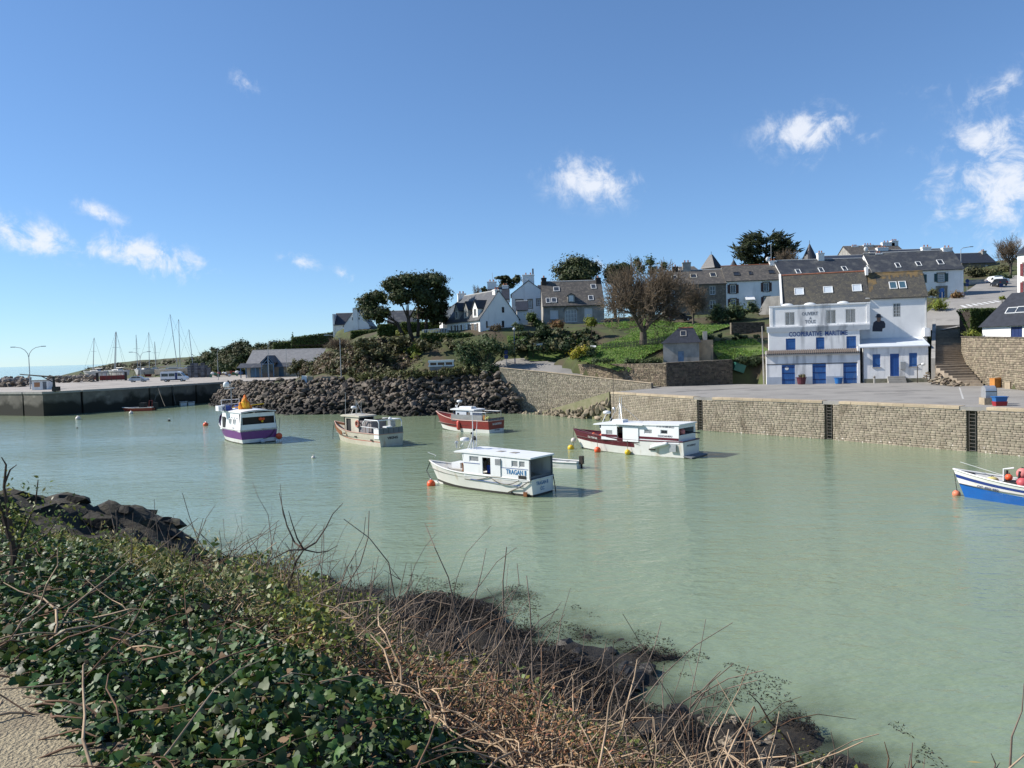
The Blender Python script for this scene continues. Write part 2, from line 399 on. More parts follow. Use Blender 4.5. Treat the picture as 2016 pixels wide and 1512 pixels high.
# ---- hill heights
TP=[D(140,741,330),D(216,716,320),D(300,710,315),D(369,706,300),D(420,704,280),D(480,700,262),D(560,682,245),
      D(620,664,225),D(660,650,196),D(725,649,190),D(790,651,172),D(600,712,215),D(520,722,235),D(690,700,165),D(690,672,178),D(620,742,150),D(620,741,176),D(665,735,160),D(650,705,200),
      D(780,664,145),D(850,660,142),D(950,654,134),D(1020,652,136),D(880,650,146),D(900,700,126),D(800,705,130),D(740,722,134),
      D(1010,714,125),D(1070,716,124),D(1110,706,127),D(1060,697,128),D(1040,668,131),D(1130,652,134),D(1120,640,143),
      D(1190,640,142),D(1150,690,119),D(1200,682,121),D(1265,684,121),D(1230,706,114),D(1305,706,113),D(1395,706,113),
      D(1300,655,131),D(1350,640,138),D(1320,625,147),D(1430,618,149),D(1540,600,150),D(1420,690,117),D(1480,690,114),D(1450,662,124),D(1500,640,132),
      D(1640,596,150),D(1720,590,150),D(1800,586,149),D(1895,585,149),
      D(1840,640,121),D(1870,628,122),D(1920,602,130),D(1880,602,131),D(1960,580,146),D(1975,556,172),D(1930,556,172),D(1920,520,205),
      D(1930,664,98),D(1990,668,92),D(2060,668,92),D(2016,610,118),D(1895,644,111),D(1960,640,106),D(2100,570,150),
      Vector((52,118,10)),Vector((40,118,9.2)),Vector((62,75,8.6)),Vector((70,50,8.6)),Vector((95,90,12)),Vector((95,60,12)),
      Vector((0,175,14.5)),Vector((20,185,15.5)),Vector((45,190,17)),Vector((70,200,19)),Vector((100,210,21)),Vector((-20,185,14.5)),Vector((-50,232,15)),Vector((-22,232,14.5)),Vector((0,232,14)),Vector((32,232,15)),
      Vector((-60,210,4.1)),Vector((-90,200,4.0)),Vector((-75,185,4.0)),Vector((-105,240,4.0)),Vector((-125,262,3.9)),Vector((-55,190,4.1)),Vector((-50,172,4.6)),Vector((-44,150,4.6)),Vector((-32,134,5.3)),Vector((-20,128,5.6)),Vector((-9,126,6.3)),
      Vector((19,105,3.3)),Vector((26,109,3.5)),Vector((10,112,4.8)),Vector((4,115.5,5.9)),
      Vector((-230,330,-4)),Vector((-205,290,-4)),Vector((-165,250,-2)),Vector((-150,215,-4)),Vector((-140,185,-4)),Vector((-215,400,-4)),Vector((-100,420,4)),
      Vector((0,300,14)),Vector((60,300,17)),Vector((120,320,21)),Vector((200,250,22)),Vector((200,120,16)),Vector((200,420,24)),Vector((0,460,12)),Vector((-250,500,-6))]
TPa=np.array([tuple(p)for p in TP]);_n=len(TPa)
def _U(r2):return np.where(r2>0,.5*r2*np.log(r2+1e-12),0)
_K=_U(((TPa[:,None,:2]-TPa[None,:,:2])**2).sum(-1))+np.eye(_n)*12.0
_P=np.c_[np.ones(_n),TPa[:,:2]]
_sol=np.linalg.solve(np.block([[_K,_P],[_P.T,np.zeros((3,3))]]),np.r_[TPa[:,2],np.zeros(3)])
def hill(x,y):
    x=np.asarray(x,float);y=np.asarray(y,float);out=np.empty(x.shape).ravel();xs,ys=x.ravel(),y.ravel()
    for i in range(0,len(xs),20000):
        d2=(xs[i:i+20000,None]-TPa[None,:,0])**2+(ys[i:i+20000,None]-TPa[None,:,1])**2
        out[i:i+20000]=_U(d2)@_sol[:_n]+_sol[_n]+_sol[_n+1]*xs[i:i+20000]+_sol[_n+2]*ys[i:i+20000]
    return out.reshape(x.shape)
def hz(x,y):return float(hill(np.array([x]),np.array([y]))[0])
HARB=[(-140,168),(-138,158)]+[(-94.5,146.5),(-84.5,141.5),(-78,149),(-66,173)]+[(t.x,t.y+.5)for t in RIP_T]+[(-1.4,118.2),(5.6,114.3),(12.6,109.2),(19.2,103.8),(23,86),(32,75),(39,64.5),(50,48),(64,26),(64,-60),(-300,-60),(-300,100)]
def gridmesh(name,xs,ys,zf,mtl,keep=None,smooth=True):
    X,Y=np.meshgrid(xs,ys);Z=zf(X,Y);nx,ny=len(xs),len(ys)
    V=np.stack([X,Y,Z],-1).reshape(-1,3)
    i=np.arange((nx-1)*(ny-1));a=(i//(nx-1))*nx+i%(nx-1)
    F=np.stack([a,a+1,a+1+nx,a+nx],-1)
    if keep is not None:F=F[keep(V[F].mean(1))]
    used=np.unique(F);rm=np.full(len(V),-1);rm[used]=np.arange(len(used))
    return np_mesh(name,V[used],rm[F],mtl,smooth=smooth)
ROADP=[(19,104.8),(12.4,109.8),(5.4,114.6),(-1.6,118.7),(-8,123),(-4,130),(3,127),(9.8,119.5),(11.2,117),(22,108)]
RW0=[(-8,121.5),(-1.8,117.6),(5.2,113.6),(12.2,108.6),(18.7,103.2)]
def roadz(x,y):return np.interp(x,[-8,-1.5,5,12,19],[6.6,6.1,5.4,4.5,3.62])+.27*np.maximum(0,segdist(np.asarray(x,float),np.asarray(y,float),RW0)-2.5)*np.clip((16-np.asarray(x))/8,0,1)
def hill_z(X,Y):
    Z=hill(X,Y)
    Z=Z+(fbm(X/6,Y/6,3)-.47)*0.7
    Z=np.where(inpoly(X,Y,QUAY_L),ZL-.5,Z)
    Z=np.where(inpoly(X,Y,ROADP),roadz(X,Y)-.6,Z)
    Z=np.where(inpoly(X,Y,QMASK),ZR-.5,Z)
    Z=np.where(inpoly(X,Y,STEPS),Z-3.0,Z)
    return np.where(inpoly(X,Y,HARB),-5,Z)
def soil_mat():
    M=mat('hillside',(.078,.095,.03),(.048,.056,.022),.35,.95,.8,3,grime=((.075,.058,.035),.18,(1,1,1),.48,.62))
    return M
hillside=gridmesh('hillside',np.arange(-330,301,1.5),np.arange(90,520,1.5),hill_z,soil_mat(),
                    keep=lambda c:(c[:,2]>-4.6))
tag(hillside,kind='structure')
hillside_r=gridmesh('hillside_terrace',np.arange(48,160,1.5),np.arange(19.5,90.1,1.5),hill_z,soil_mat(),keep=lambda c:c[:,2]>3.2)
tag(hillside_r,kind='structure')
lawn=mat('lawn',(.10,.15,.03),(.06,.10,.022),.8,.95,.8,6,grime=((.10,.12,.03),.5,(1,1,1),.5,.7))
asphalt=mat('asphalt',(.30,.285,.26),(.24,.228,.21),.25,.92,.35,30,grime=((.16,.152,.142),.32,(1,1,1),.58,.74))
asphalt_l=mat('pale_quay_surface',(.38,.345,.305),(.31,.285,.25),.15,.92,.3,20,grime=((.19,.175,.16),.3,(1,1,1),.55,.72))
paint_w=mat('road_paint',(.66,.66,.64),(.42,.41,.40),2.5,.8,contrast=(.45,.7))
def slab(name,poly,z,th,mtl,kind='structure'):
    mb=MB();mb.prism([(p[0],p[1])for p in poly],z-th,z,'z');o=mb.build(name,mtl);tag(o,kind=kind);return o
slab('quay_pavement',QUAY_R,ZR,.3,asphalt)
slab('harbour_quay_pavement',QUAY_L,ZL,.3,asphalt_l)
for k,(x0_,y0_,x1_,y1_,w_)in enumerate(((1640,772,1842,768,.5),(1560,766,1660,764,.35),(1720,776,1800,773,.3),(1330,771,1480,764,.6))):  # long ragged streaks, darker than the pavement they lie on
    a,b=W(x0_,y0_,ZR+.004+k*.001),W(x1_,y1_,ZR+.004+k*.001);n=16;d=(b-a).normalized();nr=Vector((-d.y,d.x,0));V=[a.lerp(b,i/n)+nr*sg*w_*(.5+random.random())*(1 if 0<i<n else.1)for i in range(n+1)for sg in(-1,1)]
    np_mesh('dark_streak',[tuple(v)for v in V],[(2*i,2*i+2,2*i+3,2*i+1)for i in range(n)],mat('streak_grey',(.12,.115,.108),(.17,.163,.152),1.2,.85))['kind']='structure'
def drape(name,pts,width,dz,mtl,n=40,kind='structure',zf=None):
    pts=[Vector((p[0],p[1],0))for p in pts]
    seg=[0]
    for a,b in zip(pts[:-1],pts[1:]):seg.append(seg[-1]+(b-a).length)
    V=[];m_=9
    for i in range(n+1):
        t=seg[-1]*i/n;k=max(j for j in range(len(pts)-1)if seg[j]<=t+1e-9)
        f=(t-seg[k])/(seg[k+1]-seg[k]);p=pts[k].lerp(pts[k+1],f);d=(pts[k+1]-pts[k]).normalized()
        if k+2<len(pts):d=d.lerp((pts[k+2]-pts[k+1]).normalized(),max(0,f-.5))
        if k>0:d=d.lerp((pts[k]-pts[k-1]).normalized(),max(0,.5-f))
        nrm=Vector((-d.y,d.x,0)).normalized()
        w=width(i/n)if callable(width)else width
        for j in range(m_):V.append(p+nrm*w*(j/(m_-1)-.5))
    V=np.array([tuple(v)for v in V]);V[:,2]=(hill(V[:,0],V[:,1])if zf is None else zf(V[:,0],V[:,1]))+dz
    F=[(i*m_+j,i*m_+j+1,(i+1)*m_+j+1,(i+1)*m_+j)for i in range(n)for j in range(m_-1)]
    o=np_mesh(name,V,F,mtl,smooth=True)
    if kind:tag(o,kind=kind)
    return o
# ---- water: one sheet to the horizon, clear where it is shallow over the near shore
SHORE=[(-60,66),(-40,52),(-27,43.5),(-18.5,38.2),(-14.6,35.4),(-9.6,31.4),(-5.2,28.6),(-3.4,27.2),(-0.8,26.8),(1.2,24.2),(2.5,21.6),(4.0,19.6),(5.4,18.0),(6.9,15.8),(9.6,13.1),(14,8.7),(22,.7),(40,-17.3)]
LANDP=SHORE+[(-80,-60),(-90,40)]
def shore_s(x,y):
    d=segdist(x,y,SHORE);return np.where(inpoly(x,y,LANDP),d,-d)
PROF_S=[-30,-8,-2.5,0,2.2,4.2,6.2,8.6,11.4,13.6,14.9,30]
PROF_Z=[-5,-2.2,-.62,0,.50,.85,1.6,3.2,5.4,6.85,7.36,7.45]
def bank_z0(x,y):return np.interp(shore_s(x,y),PROF_S,PROF_Z)
def bank_z(x,y):
    s=shore_s(x,y);z=np.interp(s,PROF_S,PROF_Z)
    rough=np.clip((9.5-s)/4,.12,1)*np.clip((15.3-s)/1.2,0.02,1)
    z=z+(fbm(x/1.1,y/1.1,11)-.47)*1.25*rough+(fbm(x/3.3,y/3.3,5,3)-.44)*1.0*rough
    z=z-1.5*np.clip((-x-3)/6.5,0,1)*np.clip((y-6)/5,0,1)*np.clip((29-y)/4,0,1)
    # rock outcrop on the left, stepping down to the water
    for(cx,cy,rx,ry,h)in((-21.5,33.0,4.4,3.2,1.0),(-18.2,33.4,3.0,2.0,.8),(-26,34,6,4,.8),(-15.8,33.6,2.2,1.5,.8)):
        q=((x-cx)/rx)**2+((y-cy)/ry)**2
        z=z+h*np.exp(-q*q*.8)*(.75+.5*fbm(x/.8,y/.8,21))
    return z
gx=np.arange(-62,44,.5);gy=np.arange(-8,70,.5)
X,Y=np.meshgrid(gx,gy)
dep=np.clip(-bank_z(X,Y),0,10);clear=np.exp(-dep*3.6)*np.where(shore_s(X,Y)>-9,1,0)
V=np.stack([X,Y,0*X],-1).reshape(-1,3).tolist();nx=len(gx)
F=[(j*nx+i,j*nx+i+1,(j+1)*nx+i+1,(j+1)*nx+i)for j in range(len(gy)-1)for i in range(nx-1)]
x0,x1,y0,y1,Bg=gx[0],gx[-1],gy[0],gy[-1],80000.
for(a,b,c,d)in((-Bg,Bg,y1,Bg),(-Bg,Bg,-Bg,y0),(-Bg,x0,y0,y1),(x1,Bg,y0,y1)):
    k=len(V);V+=[(a,c,0),(b,c,0),(b,d,0),(a,d,0)];F.append((k,k+1,k+2,k+3))
def water_mat():
    M=bpy.data.materials.new('water');M.use_nodes=True;t=M.node_tree;B=t.nodes['Principled BSDF'];L=t.links.new
    def N(ty,**k):
        n=t.nodes.new(ty)
        for a,b in k.items():setattr(n,a,b)
        return n
    geo=N('ShaderNodeNewGeometry');sep=N('ShaderNodeSeparateXYZ');L(geo.outputs['Position'],sep.inputs[0])
    # large soft patches of silt
    n1=N('ShaderNodeTexNoise');n1.inputs['Scale'].default_value=.035;n1.inputs['Detail'].default_value=4;L(geo.outputs['Position'],n1.inputs['Vector'])
    r1=N('ShaderNodeMapRange');r1.inputs[1].default_value=.35;r1.inputs[2].default_value=.68;L(n1.outputs['Fac'],r1.inputs[0])
    mx=N('ShaderNodeMix',data_type='RGBA');mx.inputs[6].default_value=(.198,.262,.172,1);mx.inputs[7].default_value=(.228,.276,.170,1);L(r1.outputs[0],mx.inputs['Factor'])
    # whitecaps on the open sea, beyond the harbour
    mpw=N('ShaderNodeMapping');mpw.inputs['Scale'].default_value=(.35,1,1);L(geo.outputs['Position'],mpw.inputs['Vector'])
    n2=N('ShaderNodeTexNoise');n2.inputs['Scale'].default_value=.045;n2.inputs['Detail'].default_value=8;n2.inputs['Roughness'].default_value=.7;L(mpw.outputs[0],n2.inputs['Vector'])
    r2=N('ShaderNodeMapRange');r2.inputs[1].default_value=.585;r2.inputs[2].default_value=.66;L(n2.outputs['Fac'],r2.inputs[0])
    fy=N('ShaderNodeMapRange');fy.inputs[1].default_value=225;fy.inputs[2].default_value=300;L(sep.outputs[1],fy.inputs[0])
    mu=N('ShaderNodeMath',operation='MULTIPLY');L(r2.outputs[0],mu.inputs[0]);L(fy.outputs[0],mu.inputs[1])
    m2=N('ShaderNodeMix',data_type='RGBA');m2.inputs[7].default_value=(.75,.76,.74,1);L(mu.outputs[0],m2.inputs['Factor']);L(mx.outputs[2],m2.inputs[6])
    L(m2.outputs[2],B.inputs['Base Color'])
    B.inputs['Roughness'].default_value=.09;B.inputs['IOR'].default_value=1.33;B.inputs['Specular IOR Level'].default_value=.5
    # ripples: two wind-driven scales
    mp=N('ShaderNodeMapping');mp.inputs['Scale'].default_value=(.55,1.25,1);mp.inputs['Rotation'].default_value=(0,0,R(-18));L(geo.outputs['Position'],mp.inputs['Vector'])
    hs=[]
    for sc,amp in((.55,.9),(1.9,.5),(6.5,.17)):
        nb=N('ShaderNodeTexNoise');nb.inputs['Scale'].default_value=sc;nb.inputs['Detail'].default_value=3;L(mp.outputs[0],nb.inputs['Vector'])
        k=N('ShaderNodeMath',operation='MULTIPLY');k.inputs[1].default_value=amp;L(nb.outputs['Fac'],k.inputs[0]);hs.append(k.outputs[0])
    a=N('ShaderNodeMath',operation='ADD');L(hs[0],a.inputs[0]);L(hs[1],a.inputs[1])
    a2=N('ShaderNodeMath',operation='ADD');L(a.outputs[0],a2.inputs[0]);L(hs[2],a2.inputs[1])
    # gusts: ripples stronger in some patches than in others
    n4=N('ShaderNodeTexNoise');n4.inputs['Scale'].default_value=.05;n4.inputs['Detail'].default_value=3;L(mpw.outputs[0],n4.inputs['Vector'])
    r4=N('ShaderNodeMapRange');r4.inputs[1].default_value=.3;r4.inputs[2].default_value=.7;r4.inputs[3].default_value=.2;r4.inputs[4].default_value=.85;L(n4.outputs['Fac'],r4.inputs[0])
    bp=N('ShaderNodeBump');bp.inputs['Distance'].default_value=.26;L(r4.outputs[0],bp.inputs['Strength']);L(a2.outputs[0],bp.inputs['Height']);L(bp.outputs[0],B.inputs['Normal'])
    at=N('ShaderNodeAttribute',attribute_name='clear');tr=N('ShaderNodeBsdfTransparent');tr.inputs[0].default_value=(.72,.80,.76,1)
    ms=N('ShaderNodeMixShader');out=t.nodes['Material Output'];cl=N('ShaderNodeMath',operation='MULTIPLY');cl.inputs[1].default_value=.86
    L(at.outputs['Fac'],cl.inputs[0]);L(cl.outputs[0],ms.inputs[0]);L(B.outputs[0],ms.inputs[1]);L(tr.outputs[0],ms.inputs[2]);L(ms.outputs[0],out.inputs[0])
    return M
me=bpy.data.meshes.new('water');me.from_pydata(V,[],F);me.materials.append(water_mat())
at=me.attributes.new('clear','FLOAT','POINT');at.data.foreach_set('value',np.r_[clear.ravel(),np.zeros(16)].astype(np.float32))
water=bpy.data.objects.new('water',me);COL.objects.link(water);tag(water,kind='structure')
# ---- stones for walls: a handful of worked shapes shared by every stone
def unit_stone(jit,ch=.12):
    r=random.Random(jit*977+5);J=.10 if jit%2 else.04
    c=[(-.5,-.5),(.5,-.5),(.5,.5),(-.5,.5)]
    b=[(x+r.uniform(-J,J)*.5,1.0,z+r.uniform(-J,J)*.5)for x,z in c]
    e=[(x,r.uniform(.15,.4),z)for x,_,z in b]
    f=[(x*(1-2*ch*r.uniform(.5,1.4)),r.uniform(-.15,.12),z*(1-2*ch*r.uniform(.6,1.6)))for x,_,z in b]
    V=b+e+f
    F=[(8,9,10,11)]+[(4+i,4+(i+1)%4,8+(i+1)%4,8+i)for i in range(4)]+[(i,(i+1)%4,4+(i+1)%4,4+i)for i in range(4)]
    return np.array(V),F
USTONE=[unit_stone(i)for i in range(8)]
USTONE_ME={}
def stone_me(k,mtl):
    if(k,mtl.name)not in USTONE_ME:
        me=bpy.data.meshes.new('stone');me.from_pydata([tuple(v)for v in USTONE[k][0]],[],USTONE[k][1]);me.materials.append(mtl);USTONE_ME[(k,mtl.name)]=me
    return USTONE_ME[(k,mtl.name)]
def stone_wall(name,label,pts,z0,z1,ch,ln,mtl,core=mortar,thick=.6,parts=300,slots=(),depth=.12,group=None,coping=None,seed=1,joint=.018,core_top=0.0,top_cap=None):
    """pts run so that the face is on the right-hand side when walking along them; z0, z1: functions of the running length."""
    r=random.Random(seed);root=thing(name,label,'wall',(pts[0][0],pts[0][1],0),0,group)
    o=Vector((pts[0][0],pts[0][1],0));run=0;items=[]
    z0f=z0 if callable(z0)else(lambda u:z0);z1f=z1 if callable(z1)else(lambda u:z1)
    cm=MB()
    for a,b in zip(pts[:-1],pts[1:]):
        a,b=Vector((a[0],a[1],0)),Vector((b[0],b[1],0));L=(b-a).length;ex=(b-a)/L;nin=Vector((-ex.y,ex.x,0))  # inward
        # core in pieces between slots
        cuts=sorted([0,L]+[max(0,min(L,q-run))for s_ in slots for q in s_ if-1<q-run<L+1])
        n=max(1,int(L/3));us=sorted(set(cuts+[L*i/n for i in range(n+1)]))
        for p,q in zip(us[:-1],us[1:]):
            if q-p<1e-4:continue
            mid=run+(p+q)/2;ins=any(s0<mid<s1 for s0,s1 in slots);off=.75 if ins else depth*.55
            A,B_=a+ex*p-o,a+ex*q-o
            za,zb=z1f(run+p)-core_top,z1f(run+q)-core_top;wa,wb=z0f(run+p),z0f(run+q)
            P=[A+nin*off,B_+nin*off,B_+nin*(thick+.75*ins),A+nin*(thick+.75*ins)]
            cm.hexa([(*P[0][:2],wa),(*P[1][:2],wb),(*P[2][:2],wb),(*P[3][:2],wa),(*P[0][:2],za),(*P[1][:2],zb),(*P[2][:2],zb),(*P[3][:2],za)])
        zmin=min(z0f(run),z0f(run+L));zmax=max(z1f(run),z1f(run+L));z=zmin
        while z<zmax-.02:
            h=r.uniform(*ch);u=-r.uniform(0,ln[0])
            while u<L:
                w=r.uniform(*ln);u0,u1=max(u,0),min(u+w,L);u+=w
                for s0,s1 in slots:
                    if u0<s1-run and u1>s0-run:
                        if u0<s0-run:u1=s0-run
                        elif u1>s1-run:u0=s1-run
                        else:u1=u0
                if u1-u0<.06:continue
                mid=run+(u0+u1)/2;top=z1f(mid);bot=z0f(mid);zb_,zt_=max(z,bot-.1),min(z+h,top)
                if zt_-zb_<.05:continue
                c=a+ex*((u0+u1)/2)-o;items.append((c,u1-u0-joint,zt_-zb_-joint,(zb_+zt_)/2,math.atan2(ex.y,ex.x),r.randrange(8),r.uniform(.75,1.2)*depth,r.random()<.5))
            z+=h
        run+=L
    cm.build('core',core,root)
    items.sort(key=lambda t:-(t[1]*t[2])/max(1,((t[0]+o).length)**2))
    for(c,w,h,z,an,k,dp,fl)in items[:parts]:
        s=bpy.data.objects.new('stone',stone_me(k,mtl));COL.objects.link(s);s.parent=root;s.location=(c.x,c.y,z);s.rotation_euler=(0,0,an);s.scale=(-w if fl else w,dp,h)
    rest=items[parts:]
    if rest:
        VV=[];FF=[];b=0;F0=np.array(USTONE[0][1])
        for(c,w,h,z,an,k,dp,fl)in rest:
            v=USTONE[k][0]*np.array([w,dp,h]);ca,sa=math.cos(an),math.sin(an)
            VV.append(np.stack([v[:,0]*ca-v[:,1]*sa+c.x,v[:,0]*sa+v[:,1]*ca+c.y,v[:,2]+z],-1));FF.append(F0+b);b+=len(v)
        q=np_mesh('far_stones',np.concatenate(VV),np.concatenate(FF),mtl,root);q['kind']='stuff'
    if coping:
        cl,chh,cw,cmat=coping;run=0
        for a,b in zip(pts[:-1],pts[1:]):
            a,b=Vector((a[0],a[1],0)),Vector((b[0],b[1],0));L=(b-a).length;ex=(b-a)/L;an=math.atan2(ex.y,ex.x);nin=Vector((-ex.y,ex.x,0));u=0
            while u<L-.05:
                w=min(r.uniform(cl*.7,cl*1.35),L-u)
                if not any(s0-run<u+w and s1-run>u for s0,s1 in slots)and u+w<=L+1e-6:
                    za,zb=z1f(run+u),z1f(run+u+w);c=a+ex*(u+w/2)-o
                    mb=MB();hw=w/2-.012;t0,t1=-.06+r.uniform(-.015,.015),cw;sl=(zb-za)/2;bev=.03
                    mb.add([(-hw,t0,-sl),(hw,t0,sl),(hw,t1,sl),(-hw,t1,-sl),(-hw,t0,chh-bev-sl),(hw,t0,chh-bev+sl),(hw,t1,chh+sl),(-hw,t1,chh-sl),(-hw,t0+bev,chh-sl),(hw,t0+bev,chh+sl)],
                           [(3,2,1,0),(0,1,5,4),(4,5,9,8),(8,9,6,7),(1,2,6,9,5),(3,0,4,8,7),(2,3,7,6)])
                    q=mb.build('coping_stone',cmat,root,loc=(c.x,c.y,(za+zb)/2));q.rotation_euler=(0,0,an)
                elif any(s0-run<u+w and s1-run>u for s0,s1 in slots):pass
                u+=w
            run+=L
    return root
def quay_stone_mat():
    M=mat('quay_stone',(.315,.272,.205),(.235,.20,.152),1.3,.9,.7,7,rand=.15,hue=.008,grime=((.125,.10,.068),.45,(1,1,.5),.54,.70))
    t=M.node_tree;B=t.nodes['Principled BSDF'];L=t.links.new
    src=B.inputs['Base Color'].links[0].from_socket
    geo=t.nodes.new('ShaderNodeNewGeometry');sp=t.nodes.new('ShaderNodeSeparateXYZ');L(geo.outputs['Position'],sp.inputs[0])
    # limpets and barnacles just above the water, weed stain in the tidal band
    vo=t.nodes.new('ShaderNodeTexVoronoi');vo.inputs['Scale'].default_value=3.2;L(geo.outputs['Position'],vo.inputs['Vector'])
    lt=t.nodes.new('ShaderNodeMath');lt.operation='LESS_THAN';lt.inputs[1].default_value=.22;L(vo.outputs['Distance'],lt.inputs[0])
    zr=t.nodes.new('ShaderNodeMapRange');zr.inputs[1].default_value=.75;zr.inputs[2].default_value=.25;zr.inputs[3].default_value=0;zr.inputs[4].default_value=1;L(sp.outputs[2],zr.inputs[0])
    n5=t.nodes.new('ShaderNodeTexNoise');n5.inputs['Scale'].default_value=.9;L(geo.outputs['Position'],n5.inputs['Vector'])
    g5=t.nodes.new('ShaderNodeMapRange');g5.inputs[1].default_value=.42;g5.inputs[2].default_value=.56;L(n5.outputs['Fac'],g5.inputs[0])
    mu=t.nodes.new('ShaderNodeMath');mu.operation='MULTIPLY';L(lt.outputs[0],mu.inputs[0]);L(zr.outputs[0],mu.inputs[1])
    mu2=t.nodes.new('ShaderNodeMath');mu2.operation='MULTIPLY';L(mu.outputs[0],mu2.inputs[0]);L(g5.outputs[0],mu2.inputs[1])
    mx=t.nodes.new('ShaderNodeMix');mx.data_type='RGBA';mx.inputs[7].default_value=(.60,.54,.48,1);L(mu2.outputs[0],mx.inputs['Factor'])
    L(src,mx.inputs[6]);L(mx.outputs[2],B.inputs['Base Color'])
    return M
quay_stone=quay_stone_mat()
coping_m=mat('coping_stone',(.42,.34,.235),(.33,.27,.19),1.5,.9,.4,10,rand=.14)
def along(pts,p):  # running length of the foot of p on a polyline
    best=(1e9,0);run=0
    for a,b in zip(pts[:-1],pts[1:]):
        a2,b2=Vector(a),Vector(b);L=(b2-a2).length;t=max(0,min(1,(Vector(p)-a2).dot(b2-a2)/L/L));q=a2+(b2-a2)*t
        if(Vector(p)-q).length<best[0]:best=((Vector(p)-q).length,run+t*L)
        run+=L
    return best[1]
def hit_line(px,pts):  # where a bearing crosses a polyline
    d=pixray(px,780);run=0
    for a,b in zip(pts[:-1],pts[1:]):
        ax,ay,bx,by=a[0],a[1],b[0],b[1];den_=d.x*(by-ay)-d.y*(bx-ax)
        t=(ax*d.y-ay*d.x)/den_;L=math.hypot(bx-ax,by-ay)
        if 0<=t<=1:return run+t*L
        run+=L
    return 0
lad_u=[hit_line(px,QEDGE)for px in(1377,1631,1913)]
slots=[(u-.42,u+.42)for u in lad_u]
WALLP=QEDGE
stone_wall('quay_wall','long coursed stone quay wall with pale coping below the blue and white building',WALLP[:5],-.8,ZR-.22,(.16,.23),(.28,.62),quay_stone,
           thick=1.6,slots=slots,coping=(1.3,.25,.95,coping_m),depth=.085,seed=4,joint=.012)
def at_run(pts,u):
    run=0
    for a,b in zip(pts[:-1],pts[1:]):
        a2,b2=Vector(a),Vector(b);L=(b2-a2).length
        if u<=run+L:return a2+(b2-a2)*((u-run)/L),math.atan2(b2.y-a2.y,b2.x-a2.x)
        run+=L
lad_m=mat('ladder_iron',(.17,.16,.15),(.10,.085,.07),5,.6,metal=.3)
for i,(u,lab)in enumerate(zip(lad_u,('rusty iron ladder in the quay wall slot behind the dark red boat','iron ladder in the middle slot of the right quay wall','iron ladder in the quay wall slot nearest the blue boat'))):
    p,an=at_run(QEDGE,u);t=thing('quay_ladder',lab,'ladder',(p.x,p.y,0),an,'ladders in the quay wall')
    for sx in(-1,1):MB().tube([(sx*.24,.1,-.6),(sx*.24,.1,ZR-.35),(sx*.24,.3,ZR-.02)],.026,6).build('rail',lad_m,t)
    z=.1
    while z<ZR-.4:MB().tube([(-.24,.1,z),(.24,.1,z)],.015,5).build('rung',lad_m,t);z+=.29
# ---- the slip beside the quay and the ramp wall above it
RAMPW=[(-1.8,117.6),(5.2,113.6),(12.2,108.6),(18.7,103.2)]
zr_top=lambda u:np.interp(u,[0,8,17,25.4],[6.65,5.9,5.0,4.25])
zr_bot=lambda u:np.interp(u,[0,7,9,22,25.4],[-.5,-.3,.3,3.3,3.4])
rubble_ramp=mat('ramp_wall_stone',(.38,.33,.25),(.27,.235,.175),2.2,.9,.7,9,rand=.28,hue=.010)
stone_wall('ramp_wall','sloping rubble wall along the ramp road above the slipway',RAMPW,zr_bot,zr_top,(.13,.24),(.16,.42),rubble_ramp,thick=.55,parts=300,depth=.08,coping=(.9,.10,.55,coping_m),seed=8)
rubble_mid=mat('garden_wall_stone',(.27,.215,.145),(.16,.13,.09),2.2,.9,.7,9,rand=.42,hue=.012)
stone_wall('garden_wall','curving rubble stone wall below the lawn along the ramp road',[(9.8,118.6),(10.9,116.6),(14.5,112.6),(21.6,107.6)],lambda u:np.interp(u,[0,14],[5.0,3.4]),lambda u:np.interp(u,[0,3,14],[6.9,6.95,6.85]),(.16,.3),(.2,.6),rubble_mid,thick=1.6,parts=300,depth=.12,seed=18)
stone_wall('hut_wall','dark rubble stone wall under the little stone hut',[(21.6,107.55),(26.5,108.0),(31.4,109.2)],3.3,lambda u:np.interp(u,[0,10],[6.95,7.1]),(.16,.3),(.2,.6),rubble_dk,thick=1.6,parts=300,depth=.12,seed=19)
slipm=mat('slip_surface',(.24,.22,.14),(.15,.155,.075),.9,.95,.5,8)
V=[];
SA=[(12.3,97.6,ZR+.02),(9.6,101.6,2.55),(7.0,105.6,1.5),(4.6,109.6,.55),(3.2,112.2,-.2)];SB=[(18.3,103.2,ZR+.02),(12.6,108.0,2.6),(9.4,110.4,1.6),(6.2,112.6,.6),(3.8,114.2,-.2)]
mb=MB()
for i in range(4):
    a,b,c,d=SA[i],SA[i+1],SB[i+1],SB[i]
    mb.hexa([(*a[:2],-2),(*b[:2],-2),(*c[:2],-2),(*d[:2],-2),a,b,c,d])
slip=mb.build('slipway',slipm);tag(slip,kind='structure')
